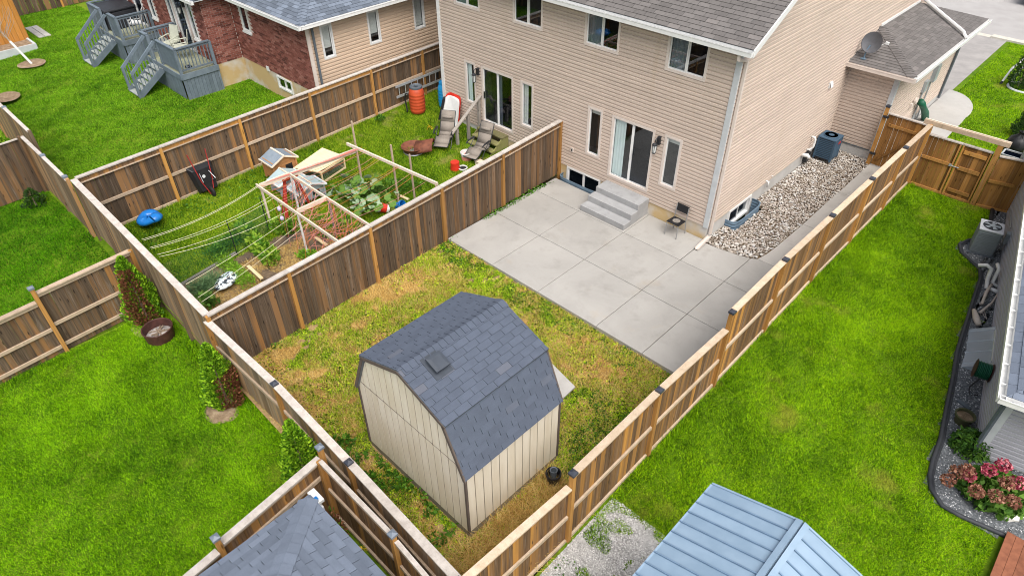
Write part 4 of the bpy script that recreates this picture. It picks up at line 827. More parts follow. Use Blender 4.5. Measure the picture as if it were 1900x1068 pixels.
# decks
def deck(label, x0, x1, s0, s1):
    """x0..x1 platform, s0..s1 stair opening"""
    D = thing('deck', label, 'deck', ((x0+x1)/2, -5.4, .4), 'grey decks behind the brick house'); y0, y1, zf, zr_ = -6.12, BY0-.02, 1.40, 2.35; gy = .36
    n = 16
    for i in range(int((x1-x0)/.15)): m = MB(); a = x0+i*.15; m.box((a+.003, y0, zf-.035), (min(a+.147, x1), y1, zf)); m.build('floor_board', 'deck_floor', D)
    m = MB(); m.box((x0-.02, y0-.04, zf-.2), (x1+.02, y0-.002, zf+.005)); m.box((x1+.002, y0, zf-.2), (x1+.04, y1, zf+.005)); m.build('rim_board', 'deck_paint', D)
    for a in np.arange(y0+.02, y1-.05, .14): m = MB(); m.box((x1-.02, a, gy), (x1, min(a+.132, y1), zf-.2)); m.build('skirt_board', 'deck_paint', D)
    for a in np.arange(x0, x1-.05, .14):
        if a+.13 > x1-.03: continue
        m = MB(); m.box((a, y0, gy), (a+.132, y0+.02, zf-.2)); m.build('skirt_board', 'deck_paint', D)
    def run(p, q, solid=False):
        p, q = V(p), V(q); d = q-p; L = d.length; d.normalize(); r = MB(); r.bar(p+ZUP*.95, q+ZUP*.95, .12, .04); r.build('hand_rail', 'deck_paint', D)
        if solid:
            m = MB(); m.bar(p+ZUP*.5, q+ZUP*.5, .03, .8); m.build('rail_panel', 'deck_paint', D); return
        r = MB(); r.bar(p+ZUP*.12, q+ZUP*.12, .04, .06); r.bar(p+ZUP*.87, q+ZUP*.87, .04, .06); r.build('rail', 'deck_paint', D); k = int(L/.125)
        for i in range(1, k): m = MB(); c = p+d*(i*L/k); m.box(c+V((-.016, -.016, .12)), c+V((.016, .016, .9))); m.build('baluster', 'deck_paint', D)
    for (px, py) in ((x0+.05, y0+.05), (s0, y0+.05), (s1, y0+.05), (x1-.05, y0+.05), (x1-.05, y1-.08), (x0+.05, y1-.08)):
        m = MB(); m.box((px-.05, py-.05, zf-.03), (px+.05, py+.05, zr_-.03)); m.build('post', 'deck_paint', D)
    run((s1, y0+.05, zf), (x1-.05, y0+.05, zf), True); run((x1-.05, y0+.05, zf), (x1-.05, y1-.08, zf)); run((x0+.05, y0+.05, zf), (s0, y0+.05, zf), True); run((x0+.05, y1-.08, zf), (x0+.05, y0+.05, zf))
    N = 6; ya, yb = y0-.05, -7.36
    for k in range(N): t = (k+.5)/N; m = MB(); yy = ya+(yb-ya)*t; zz = zf-(zf-.42)*(k+1)/(N+.6); m.box((s0, yy-.13, zz-.03), (s1, yy+.12, zz)); m.build('tread', 'deck_tread', D)
    for s in (s0-.02, s1+.02):
        m = MB(); m.bar((s, ya, zf-.18), (s, yb, .45), .04, .22); m.build('stringer', 'deck_paint', D); m = MB(); m.bar((s, ya, zf+.93), (s, yb, 1.36), .05, .11); m.build('stair_rail', 'deck_paint', D); m = MB(); m.box((s-.045, yb-.02, .38), (s+.045, yb+.07, 1.34)); m.build('post', 'deck_paint', D)
        for k in range(1, 9): t = k/9; yy = ya+(yb-ya)*t; m = MB(); z0_ = zf-.05+(.5-zf)*t; m.box((s-.014, yy-.014, z0_), (s+.014, yy+.014, z0_+.92)); m.build('baluster', 'deck_paint', D)
    return D
deck('grey painted deck with white chair nearest the brick house corner', -22.36, -19.27, -21.70, -20.85)
deck('grey painted deck with covered hot tub further left', -27.7, -24.62, -26.4, -25.5)
# things on the decks
def chair_simple(name, label, p, rz, mat, parts=True):
    T = thing(name, label, 'chair', p); R_ = Matrix.Translation(V(p)) @ Matrix.Rotation(rz, 4, 'Z'); Q = lambda *q: R_ @ V(q)
    m = MB(); m.prism([Q(-.25, -.25, .42), Q(.25, -.25, .42), Q(.24, .24, .40), Q(-.24, .24, .40)], (0, 0, .04)); m.build('seat', mat, T)
    m = MB(); m.prism([Q(-.24, .24, .43), Q(.24, .24, .43), Q(.22, .38, 1.0), Q(-.22, .38, 1.0)], R_.to_3x3() @ V((0, .03, 0))); m.build('backrest', mat, T)
    for sx in (-1, 1):
        m = MB(); m.tube([Q(sx*.28, -.25, 0), Q(sx*.28, -.24, .62), Q(sx*.28, .28, .66)], .024, 6); m.build('arm', mat, T); m = MB(); m.tube([Q(sx*.26, .30, 0), Q(sx*.26, .27, .66)], .02, 6); m.build('leg', mat, T)
    return T
chair_simple('patio_chair', 'cream plastic armchair against the door on the nearer grey deck', (-21.75, -5.25, 1.40), math.radians(20), 'cream_plastic')
chair_simple('patio_chair', 'cream plastic armchair turned to the rail on the nearer grey deck', (-20.95, -5.2, 1.40), math.radians(-25), 'cream_plastic')
def shoes(label, p, mat, rz=0):
    T = thing('shoes', label, 'shoes', p)
    for s in (-.06, .06):
        m = MB(); m.lathe([(.0001, 0), (.05, .0), (.055, .03), (.04, .075), (.0001, .085)], V(p)+V((s, 0, 0)), 10, sx=.8, sy=2.2); m.build('shoe', mat, T, smooth=True)
shoes('dark blue shoes left on the nearer deck floor', (-19.8, -5.55, 1.402), 'car_paint'); shoes('bright pink boots on the further deck', (-25.05, -5.0, 1.402), 'pink')
T = thing('hot_tub', 'hot tub under a black cover on the further grey deck', 'hot tub', (-26.9, -5.3, 1.4)); m = MB(); m.box((-27.55, -5.95, 1.405), (-26.2, -4.66, 2.15)); m.build('tub_body', 'tub_cover', T, bevel=.06); m = MB(); m.box((-27.6, -6.0, 2.155), (-26.15, -4.64, 2.28)); m.build('cover', 'tub_cover', T, bevel=.05)
chair_simple('patio_chair', 'white plastic chair standing on the further deck behind the balusters', (-25.2, -5.15, 1.402), math.radians(-30), 'white_plastic')

# ================================================================== garden shed
SX, SY, SA, SB = .245, -9.80, -.01, -.22
Sh = thing('garden_shed', 'cream gambrel shed with dark slate shingle roof in the dry yard', 'shed', (SX, SY, SB))
ca, sa = math.cos(SA), math.sin(SA); Q = lambda x, y, z: V((SX+ca*x-sa*y, SY+sa*x+ca*y, z)); UX, UY = V((ca, sa, 0)), V((-sa, ca, 0))
W2, D2, KX, KZ, EZ2, RZ2, OV = 1.525, 1.215, 1.10, 2.66, 1.56, 3.11, .06
fl = [(-W2, SB+.06), (W2, SB+.06), (W2, EZ2+.06), (KX, KZ-.05), (0, RZ2-.06), (-KX, KZ-.05), (-W2, EZ2+.06)]
def planks(y, sgn):
    x = -W2
    while x < W2-.01:
        x2 = min(x+.203, W2); c = clip_convex([(x+.004, -1), (x2-.004, -1), (x2-.004, 5), (x+.004, 5)], fl)
        for (za, zb) in ((-1, 1.715), (1.735, 5)):
            d = clip_convex([(x+.012, za), (x2-.012, za), (x2-.012, zb), (x+.012, zb)], fl)
            if len(d) >= 3: m = MB(); m.prism([Q(a, y, b) for a, b in d], UY*(.012*sgn)); m.build('plank', 'shed_panel', Sh)
        x = x2
    m = MB(); m.prism([Q(a, y+.004*-sgn, b) for a, b in fl], UY*(.003*-sgn)); m.build('gable_backing', 'shed_trim', Sh)
    m = MB(); xw = W2-(W2-KX)*(1.725-EZ2)/(KZ-EZ2); m.bar(Q(-xw+.02, y+sgn*.009, 1.725), Q(xw-.02, y+sgn*.007, 1.725), .010, .014); m.build('joint_flashing', 'shed_trim', Sh)
planks(-D2, -1); planks(D2, 1)
for sx in (-1, 1):
    y = -D2
    while y < D2-.01:
        y2 = min(y+.203, D2); m = MB(); m.prism([Q(sx*W2, y+.009, SB+.06), Q(sx*W2, y2-.009, SB+.06), Q(sx*W2, y2-.009, EZ2+.05), Q(sx*W2, y+.009, EZ2+.05)], UX*(.012*sx)); m.build('plank', 'shed_panel', Sh); y = y2
    m = MB(); m.prism([Q(sx*(W2-.004), -D2, SB+.06), Q(sx*(W2-.004), D2, SB+.06), Q(sx*(W2-.004), D2, EZ2), Q(sx*(W2-.004), -D2, EZ2)], UX*(-.003*sx)); m.build('side_backing', 'shed_trim', Sh)
    for sy in (-1, 1): m = MB(); m.obox(Q(sx*(W2+.012), sy*(D2+.012), (SB+EZ2)/2+.03), UX, UY, ZUP, .022, .022, (EZ2-SB)/2-.03); m.build('corner_trim', 'shed_trim', Sh)
m = MB()
for a, b in (((-W2, -D2-.01), (W2, -D2+.05)), ((-W2, D2-.05), (W2, D2+.01))): m.prism([Q(a[0], a[1], SB-.1), Q(b[0], a[1], SB-.1), Q(b[0], b[1], SB-.1), Q(a[0], b[1], SB-.1)], (0, 0, .155))
for sx in (-1, 1): m.prism([Q(sx*(W2+.012), -D2, SB-.1), Q(sx*(W2+.012), D2, SB-.1), Q(sx*(W2-.06), D2, SB-.1), Q(sx*(W2-.06), -D2, SB-.1)], (0, 0, .155))
m.build('sill_beam', 'shed_sill', Sh)
RL = 2*D2+.10; o0 = -D2-.06
def plane(x0, z0, x1, z1, lim, nm='roof'):
    d = UX*(x1-x0)+ZUP*(z1-z0); L = d.length
    if x0 > 0: return roof(Sh, Q(x0, o0, z0), UY, d, [(0, 0), (RL, 0), (RL, L), (0, L)], 'shingle_slate', lim, .138, .305, nm)
    return roof(Sh, Q(x0, o0+RL, z0), -UY, d, [(0, 0), (RL, 0), (RL, L), (0, L)], 'shingle_slate', lim, .138, .305, nm)
plane(W2+.06, EZ2-.02, KX+.015, KZ-.015, 90); up = plane(KX+.085, KZ-.02, .0, RZ2, 110)
plane(-W2-.06, EZ2-.02, -KX-.015, KZ-.015, 0); plane(-KX-.085, KZ-.02, .0, RZ2, 90)
n1 = UX.cross(UY); sU = (RZ2-KZ)/KX
ridgecaps(up, Q(0, o0, RZ2), Q(0, o0+RL, RZ2), UX*sU+ZUP, -UX*sU+ZUP, 'shingle_slate', .15, .135)
for sy in (o0+.005, o0+RL-.005):
    for sx in (-1, 1):
        for (a, b, c, d) in ((W2+.05, EZ2-.05, KX+.02, KZ-.06), (KX+.07, KZ-.07, 0, RZ2-.06)): m = MB(); m.bar(Q(sx*a, sy, b), Q(sx*c, sy, d), .03, .07); m.build('rake_trim', 'shed_trim', Sh)
vc = Q(.10, -.62, RZ2-.05); nU = (UX*sU+ZUP).normalized(); vU = (UX-ZUP*sU).normalized(); m = MB(); vc = Q(.30, -.66, RZ2-.30*sU)+nU*.02
m.obox(vc+nU*.005, vU, UY, nU, .24, .19, .006); m.obox(vc+nU*.045, vU, UY, nU, .12, .12, .04); V1 = m.build('roof_vent', 'vent_metal', Sh)
m = MB(); h = .155; c = vc+nU*.10; P4 = [c+vU*a*h+UY*b*h for a, b in ((-1, -1), (1, -1), (1, 1), (-1, 1))]; m.add(P4+[p+nU*.045 for p in P4]+[c+nU*.06+vU*a*.10+UY*b*.10 for a, b in ((-1, -1), (1, -1), (1, 1), (-1, 1))], [(3, 2, 1, 0)]+[(i, (i+1) % 4, 4+(i+1) % 4, 4+i) for i in range(4)]+[(4+i, 4+(i+1) % 4, 8+(i+1) % 4, 8+i) for i in range(4)]+[(8, 9, 10, 11)]); m.build('vent_hood', 'vent_metal', V1)
# ================================================================== plants helpers
def leafquads(C, size, up=.3, asp=.5, A=None, var=.4):
    n = len(C); C = np.asarray(C, np.float32); a = rng.normal(size=(n, 3)) if A is None else np.asarray(A)+rng.normal(size=(n, 3))*.35
    a /= np.linalg.norm(a, axis=1, keepdims=True); r = rng.normal(size=(n, 3)); r[:, 2] *= 1-up; b = np.cross(a, r); b /= np.linalg.norm(b, axis=1, keepdims=True)+1e-9
    s = size*(1+rng.uniform(-var, var, n))[:, None]; a = a*s*.5; b = b*s*.5*asp
    v = np.stack([C-a, C+b*1.0-a*.1, C+a, C-b*1.0-a*.1], 1).reshape(-1, 3); return v, np.arange(4*n).reshape(n, 4)
def leafobj(name, C, size, mat, parent=None, **k):
    kw = {q: k.pop(q) for q in ('up', 'asp', 'A', 'var') if q in k}; v, q = leafquads(C, size, **kw); return fastmesh(name, v, q, mat, parent, **k)
def cedar(name, label, base, H, R, n, mats, brown=None, cat='shrub', group=None):
    base = V(base); T = thing(name, label, cat, base, group); h = rng.uniform(0, 1, n)**1.25; th = rng.uniform(0, 2*np.pi, n); lump = 1+.16*np.sin(3*th+h*7)+.10*np.sin(5*th-h*11)
    rr = R*np.minimum(1, (1-h)**.62*1.02+.03)*lump*np.sqrt(rng.uniform(.30, 1.05, n))*(.55+.45*np.minimum(1, h*6)); C = np.stack([rr*np.cos(th), rr*np.sin(th), h*H], 1)+np.array(base)
    A = np.stack([np.cos(th)*.7, np.sin(th)*.7, np.ones(n)*.9], 1); bm = np.zeros(n, bool)
    if brown is not None: bm = ((np.cos(th-brown[0]) > brown[1]) & (h < brown[2]) & (h > brown[3])) & (rng.uniform(0, 1, n) < .93)
    leafobj('crown', C[~bm], .075, mats[0], T, A=A[~bm], asp=.55)
    if bm.any(): leafobj('dead_foliage', C[bm], .075, 'cedar_brown', T, A=A[bm], asp=.55, label='dead brown side of the shrub')
    m = MB(); m.tube([base-ZUP*.05, base+ZUP*H*.8], [.035, .008], 6); m.build('trunk', 'bark', T); return T
def plantcloud(name, label, c, rx, ry, rz, n, size, mat, cat='plant', group=None, stems=5, asp=.5, parent=None):
    c = V(c); d = rng.normal(size=(n, 3)); d /= np.linalg.norm(d, axis=1, keepdims=True); r = rng.uniform(.25, 1, n)**.45; C = d*r[:, None]*np.array([rx, ry, rz]); C[:, 2] = np.abs(C[:, 2])*.9+rz*.12; C += np.array(c)
    T = parent or thing(name, label, cat, c, group); leafobj('leaves', C, size, mat, T, up=.6, asp=asp)
    for k in range(stems):
        m = MB(); a = random.uniform(0, 6.28); m.tube([c, c+V((math.cos(a)*rx*.3, math.sin(a)*ry*.3, rz*.5)), c+V((math.cos(a)*rx*.6, math.sin(a)*ry*.6, rz*.85))], .007, 4); m.build('stem', 'shrub_leaf', T)
    return T
gg = lambda x, y: float(g_garden(x, y))
# ================================================================== vegetable garden yard
BEDP = [(-9.1, -12.0), (-5.62, -12.0), (-5.62, -4.7), (-8.6, -4.9), (-8.9, -6.6), (-9.5, -8.2), (-9.25, -9.7)]
sheet('garden_bed', [(-9.15, -12.0), (-5.62, -12.0), (-5.62, -6.2), (-8.3, -6.4), (-9.1, -8.2)], lambda x, y: g_garden(x, y)+.025, 'bed_soil', .2, jit=.02, label='dark soil and straw of the vegetable bed')
Tr = thing('bean_trellis', 'timber frame trellis strung with pink string over the vegetable bed', 'trellis', (-7.7, -7.4, .05)); tz = 1.5
def beam(nm, p, q, w=.04, h=.09, mat='lumber', parent=None): m = MB(); m.bar(p, q, w, h); return m.build(nm, mat, parent or Tr)
beam('beam', (-9.72, -8.41, tz), (-5.62, -8.44, tz)); beam('beam', (-9.62, -7.43, tz), (-5.62, -7.45, tz)); beam('beam', (-9.60, -8.38, tz), (-9.56, -7.46, tz), .04, .14); beam('beam', (-9.56, -7.40, tz-.02), (-9.38, -5.24, tz-.02), .04, .14); beam('beam', (-9.9, -5.17, tz), (-6.0, -4.84, tz), .05, .09); beam('beam', (-7.67, -8.38, tz), (-7.67, -7.47, tz), .04, .13)
for (x, y, mt, w) in ((-9.56, -8.37, 'lumber', .05), (-7.70, -8.36, 'pvc', .045), (-9.5, -7.44, 'pvc', .045), (-7.66, -7.40, 'grey_wood', .05), (-9.36, -5.2, 'rail_wood', .05), (-6.05, -4.86, 'rail_wood', .05)):
    m = MB(); m.box((x-w/2, y-w/2, gg(x, y)-.05), (x+w/2, y+w/2, tz-.05)); m.build('post', mt, Tr)
for (x, y) in ((-9.52, -7.30), (-7.78, -8.30), (-7.6, -7.33), (-6.9, -7.4)): m = MB(); m.tube([(x, y, gg(x, y)), (x+.02, y, 1.35)], .013, 6); m.build('stake', 'hose_green', Tr)
pk = MB(); orr = MB()
def sag(mb, p, q, s, r=.0055, n=5): p, q = V(p), V(q); mb.tube([p.lerp(q, i/n)-ZUP*s*4*(i/n)*(1-i/n) for i in range(n+1)], r, 3)
for k in range(26): x = -9.5+k*.152; sag(pk if k % 3 else orr, (x, -8.41, tz+.045), (x+random.uniform(-.35, .35), -7.44, tz+.045), random.uniform(.02, .12))
for k in range(12): x = -9.3+k*.28; sag(pk if k % 2 else orr, (x, -7.44, tz+.04), (x+random.uniform(-.5, .1), -5.0-.05*k/12, tz+.04), random.uniform(.03, .12))
for k in range(34): x = random.uniform(-9.4, -6.2); y = random.choice((-8.41, -7.44, -7.44)); sag(orr if k % 2 else pk, (x, y, tz), (x+random.uniform(-.3, .3), y+random.uniform(-.25, .25), gg(x, y)+.05), 0)
for k in range(8): x = -9.5+k*.05; sag(pk, (-9.56, -8.2+k*.1, tz+.05), (-9.4+.02*k, -5.3+.02*k, tz+.05), .04)
for k in range(46):
    x = random.uniform(-8.3, -5.9); z0_ = random.uniform(.25, 1.5); sag(pk if k % 4 else orr, (x, -8.41, z0_), (x+random.uniform(-.9, .5), -7.44, random.uniform(.5, 1.5)), random.uniform(0, .1), .0055)
pk.build('string', 'pink_string', Tr); orr.build('string', 'orange_string', Tr)
# twine lines out to the back fence
tw = [((-9.62, -8.4, tz+.03), (263, 444)), ((-9.6, -8.35, tz+.02), (266, 446)), ((-8.9, -8.41, tz), (278, 459)), ((-8.75, -8.41, tz), (281, 461)), ((-8.3, -8.41, tz), (292, 472)), ((-7.9, -8.41, tz), (296, 476)), ((-7.6, -8.41, tz), (345, 527)), ((-7.2, -8.41, tz), (367, 552)), ((-7.0, -8.41, tz), (374, 560))]
for k, (p, px) in enumerate(tw):
    q = U(*px, y=-12.0); m = MB(); sag(m, p, q, .16 if k < 6 else .05, .0045, 12); m.build('washing_line', 'twine', origin=p, label='pale twine line from trellis to back fence, '+('outermost beside the wheelbarrow side', 'second from the wheelbarrow side', 'third from the wheelbarrow side', 'fourth from the wheelbarrow side', 'fifth from the wheelbarrow side', 'sixth from the wheelbarrow side', 'third from the centre fence', 'second from the centre fence', 'nearest the centre fence')[k], cat='line', group='twine lines between trellis and back fence')
for k, (x, y, H_) in enumerate(((-10.36, -4.58, 1.75), (-8.02, -4.84, 1.85), (-7.55, -4.55, 1.6))):
    m = MB(); m.bar((x, y, gg(x, y)-.1), (x-.02, y, H_+.15), .045, .045, up=(1, 0, 0)); m.build('stake', 'rail_wood', origin=(x, y, 0), label=('wooden stake standing farthest left past the trellis beam', 'tall wooden stake rising through the right trellis beam', 'wooden stake nearest the centre fence by the right beam')[k], cat='stake')
lm = thing('hanging_ornament', 'lilac glass ornaments hanging in a row from the trellis', 'ornament', (-8.6, -8.43, .95))
for k in range(2): m = MB(); m.lathe([(.0001, 0), (.045, .03), (.06, .09), (.04, .14), (.0001, .15)], (-8.6+.02*k, -8.43, 1.12-.30*k), 10); m.build('drop', 'lavender', lm, smooth=True)
m = MB(); m.tube([(-8.6, -8.43, 1.47), (-8.58, -8.43, .83)], .004, 3); m.build('cord', 'twine', lm)
# netting with dark stakes
N = thing('garden_net', 'sagging dark netting fence on thin green stakes along the bed', 'netting', (-9.2, -10, .05)); m = MB(); L = [(-9.0, -11.95), (-9.05, -11.0), (-9.18, -9.72), (-9.35, -9.0), (-9.55, -8.45)]
def npt(t):
    s = t*(len(L)-1); i = min(int(s), len(L)-2); f_ = s-i; return L[i][0]+(L[i+1][0]-L[i][0])*f_, L[i][1]+(L[i+1][1]-L[i][1])*f_
for k in range(85): x, y = npt(k/84); z = gg(x, y); m.tube([(x, y, z), (x, y, z+.95)], .0022, 3, cap=False)
for j in range(24): m.tube([(npt(k/24)[0], npt(k/24)[1], gg(*npt(k/24))+.02+j*.04-.05*math.sin(math.pi*((k/24*4) % 1))*j/24) for k in range(25)], .0022, 3, cap=False)
m.build('mesh', 'hose_green', N)
for t in (.02, .5, .98): x, y = npt(t); m = MB(); m.tube([(x, y, gg(x, y)-.1), (x, y, gg(x, y)+1.15)], .014, 6); m.build('stake', 'black_metal', N)
m = MB(); m.bar((-9.02, -11.9, gg(-9, -11.9)+.05), (-9.25, -9.72, gg(-9.2, -9.7)+.05), .09, .06); m.build('bed_edging', 'grey_wood', origin=(-9.1, -10.8, .05), label='grey timber edging along the foot of the garden netting', cat='edging')
for k, (p, q, lb) in enumerate((((585, 440), (606, 455), 'short pale board lying in the bed under the trellis'), ((460, 493), (486, 517), 'short pale board lying between the carrot rows'), ((735, 360), (758, 370), 'short pale board lying by the right trellis end'))):
    a, b = U(*p, z=.1), U(*q, z=.1); m = MB(); m.bar(a, b, .09, .035); m.build('plank', 'lumber_yellow', origin=a, label=lb, cat='board')
# vegetables
def row(name, label, p, q, n, r, h, mat, size, cat='vegetable', asp=.3, up=.2):
    a, b = U(*p, z=.1), U(*q, z=.1); T = thing(name, label, cat, a, None); t = rng.uniform(0, 1, n); th = rng.uniform(0, 6.28, n); rr = r*np.sqrt(rng.uniform(0, 1, n)); C = np.array(a)[None]*(1-t[:, None])+np.array(b)[None]*t[:, None]; C = C+np.stack([rr*np.cos(th), rr*np.sin(th), rng.uniform(.02, 1, n)*h*(1-.5*(rr/r)**2)-.06], 1)
    leafobj('leaves', C, size, mat, T, asp=asp, A=np.stack([np.cos(th)*.6, np.sin(th)*.6, np.ones(n)*.6], 1)); return T
row('carrot_row', 'bright feathery carrot tops in a row beside the compost bag', (412, 482), (462, 528), 2200, .24, .32, 'carrot_leaf', .07)
row('carrot_row', 'bright feathery carrot tops under the right half of the trellis', (628, 395), (665, 420), 1500, .26, .32, 'carrot_leaf', .07)
row('pepper_row', 'row of glossy green pepper plants in the bed', (448, 425), (508, 488), 1100, .27, .55, 'pepper_leaf', .15, asp=.5)
row('onion_patch', 'blue green onion tops around the compost bag', (360, 545), (405, 520), 1500, .30, .4, 'onion_leaf', .20, asp=.06)
row('cabbage_plant', 'pale green cabbage seedling in the corner of the bed', (375, 553), (392, 562), 200, .22, .25, 'squash_dark', .16, asp=.8)
row('tomato_plants', 'yellow green tomato plants at the trellis foot', (515, 425), (545, 428), 700, .28, .5, 'pepper_leaf', .13, asp=.5)
sq = thing('squash_plant', 'sprawling squash with large silvery leaves behind the trellis', 'vegetable', U(665, 365, z=.1)); lf = MB(); pr = []
for k in range(14): a = 2*math.pi*k/14; r = 1-.16*(k % 2)-(.55 if k == 0 else 0); pr.append((r*math.cos(a), r*math.sin(a), .25*r*r+.14*(k % 2)-.12*math.cos(2*a)))
lf.add([(0, 0, 0)]+pr, [(0, 1+i, 1+(i+1) % 14) for i in range(14)]); lms = [lf.mesh('leaf', 'squash_leaf', smooth=True), lf.mesh('leaf', 'squash_dark', smooth=True)]
for k in range(95):
    px, py = random.gauss(666, 27), random.gauss(358, 18)
    if k < 8: px, py = ((617, 358), (672, 350), (660, 372), (672, 388), (692, 375), (645, 345), (640, 330), (683, 330))[k]
    P = U(px, py, z=.45+random.uniform(-.1, .15)); s = random.uniform(.15, .27) if k < 8 else random.uniform(.08, .2)
    addobj('leaf', lms[0 if k < 8 or k % 3 == 0 else 1], sq, Matrix.Translation(P) @ Matrix.Rotation(random.uniform(0, 6.28), 4, 'Z') @ Matrix.Rotation(random.uniform(-.9, .9), 4, 'X') @ Matrix.Diagonal((s*random.uniform(.75, 1.1), s, s*random.uniform(.5, 1.8), 1)))
for k in range(26): P = U(random.gauss(664, 20), random.gauss(360, 14), z=.4); m = MB(); m.tube([P, (P.x+.1, P.y+.05, .08)], .012, 5); m.build('stem', 'squash_dark', sq)
row('squash_undergrowth', 'dark weedy foliage beneath the squash leaves', (640, 350), (715, 370), 1500, .6, .35, 'squash_dark', .10, cat='weeds', asp=.5)
bagc = U(420, 520, z=.14); m = MB(); m.lathe([(.0001, -.09), (.30, -.08), (.42, 0), (.30, .09), (.0001, .11)], bagc, 16, sx=.62, sy=1.0, ux=(1, .5, 0)); m.build('compost_bag', 'bag_print', origin=bagc, smooth=True, label='white and black plastic compost bag among the onions', cat='bag')
# buckets
def bucket(name, label, p, r, h, mat, axis=ZUP, rim=None, fill=None, handle=True, cat='bucket', upside=False):
    p = V(p); ax = unit(axis); T = thing(name, label, cat, p); m = MB(); r0, r1 = (r*.82, r) if not upside else (r, r*.82); cap = []
    m.lathe([(r0, 0), (r0+(r1-r0)*.85, h*.85), (r1+.012, h*.86), (r1+.012, h*.92), (r1+.006, h), (r1-.012, h)]+([(r0-.012, .02), (.0001, .02)] if not upside else [(.0001, h)]), p, 20, ax); m.build('pail', mat, T, smooth=False)
    if fill: m = MB(); m.lathe([(r*.9, h*.8), (r*.5, h*.86), (.0001, h*.9)], p, 16, ax); m.build('contents', fill, T)
    if handle:
        s = ax.orthogonal().normalized(); o = ax.cross(s); m = MB(); m.tube([p+ax*h*.9+s*(r1*math.cos(t))+o*(r1*.9*math.sin(t))-ax*.08*math.sin(t) for t in np.linspace(0, math.pi, 9)], .006, 5); m.build('handle', 'grey_metal', T)
    return T
b1 = U(722, 388, z=.16); T = bucket('bucket', 'white bucket with red band tipped over by the centre fence', b1, .15, .36, 'white_plastic', (-.55, -.75, .35)); ax = unit((-.55, -.75, .35)); m = MB(); m.lathe([(.1355, .08), (.1465, .26)], b1, 20, ax); m.build('band', 'red_plastic', T)
bucket('bucket', 'blue bucket lying beside the tipped white bucket', U(737, 382, z=.12), .13, .26, 'blue_plastic', (.7, .2, .4))
bucket('bucket', 'bright red bucket standing upside down behind the fence', U(845, 318, z=.05), .17, .36, 'red_plastic', upside=True, handle=False)
b2 = U(866, 300, z=.05); T = bucket('bucket', 'white bucket full of rags on the paving by the recliners', b2, .19, .38, 'white_plastic'); m = MB(); m.lathe([(.17, .10), (.18, .25)], b2, 20); m.build('band', 'pink_string', T); m = MB(); m.lathe([(.19, .33), (.16, .42), (.10, .50), (.0001, .52)], b2+V((.02, .05, 0)), 10, unit((.2, .4, 1)), sx=.8); m.build('rags', 'bark', T, smooth=True)
bucket('bucket', 'short white tub with dark inside near the upside down bucket', U(859, 318, z=.05), .15, .16, 'white_plastic', fill='black_plastic', handle=False)
m = MB(); c = U(829, 318, z=.07); m.lathe([(.09, 0), (.10, .015), (.07, .02)], c, 16); m.build('lid', 'white_plastic', origin=c, label='small round lid on the grass left of the red bucket', cat='lid')
m = MB(); c = [U(833, 302, z=.06), U(852, 291, z=.06), U(905, 300, z=.06), U(880, 325, z=.06)]; m.prism(c, (0, 0, .03)); m.build('paving_slab', 'concrete', origin=c[0], label='tan paving slab under the recliner and buckets', cat='paving')
# reclining chairs
def recliner(label, foot, head, w=.56):
    foot, head = V(foot), V(head); d = (head-foot); d.z = 0; d.normalize(); s = V((-d.y, d.x, 0)); T = thing('recliner', label, 'chair', foot, 'folding recliners by the back steps'); P = lambda a, b, z: foot+d*a+s*b+ZUP*z
    prof = [(0, .30), (.18, .34), (.40, .46), (.48, .42), (.62, .36), (.78, .36), (.88, .44), (1.04, .74), (1.22, 1.08)]
    sb = MB()
    for (a, z), (b, z2) in zip(prof, prof[1:]): sb.add([P(a, -w*.43, z), P(a, w*.43, z), P(b, w*.43, z2), P(b, -w*.43, z2)], [(0, 1, 2, 3)])
    o = sb.build('sling', 'chair_fabric', T, smooth=True); md = o.modifiers.new('s', 'SOLIDIFY'); md.thickness = .012
    for e in (-1, 1):
        m = MB(); m.tube([P(a, e*w*.46, z) for a, z in prof], .014, 6); m.build('side_tube', 'black_metal', T); m = MB(); m.tube([P(.30, e*w*.56, .62), P(.45, e*w*.57, .66), P(.75, e*w*.57, .66), P(.86, e*w*.56, .62)], [.015, .03, .03, .02], 6); m.build('arm_rest', 'black_metal', T)
        m = MB(); m.tube([P(.18, e*w*.5, .0), P(.48, e*w*.52, .38), P(.80, e*w*.54, .66)], .012, 6); m.tube([P(1.0, e*w*.5, .0), P(.7, e*w*.52, .33), P(.36, e*w*.54, .63)], .012, 6); m.build('leg', 'black_metal', T)
    m = MB(); m.tube([P(.18, -w*.5, .014), P(.18, w*.5, .014)], .013, 6); m.tube([P(1.0, -w*.5, .014), P(1.0, w*.5, .014)], .013, 6); m.tube([P(0, -w*.46, .30), P(0, w*.46, .30)], .013, 6); m.tube([P(1.22, -w*.46, 1.08), P(1.22, w*.46, 1.08)], .013, 6); m.build('cross_bar', 'black_metal', T)
    m = MB(); m.lathe([(.0001, -.19), (.05, -.18), (.06, 0), (.05, .18), (.0001, .19)], P(1.08, 0, .90), 10, s, ); m.build('head_pillow', 'chair_fabric', T, smooth=True)
recliner('grey folding recliner facing the fire pit on the grass', U(818, 287, z=.1), U(843, 232, z=.35)); f2 = U(872, 308, z=.08); recliner('grey folding recliner with its back to the wooden steps', f2, U(912, 275, z=.1))
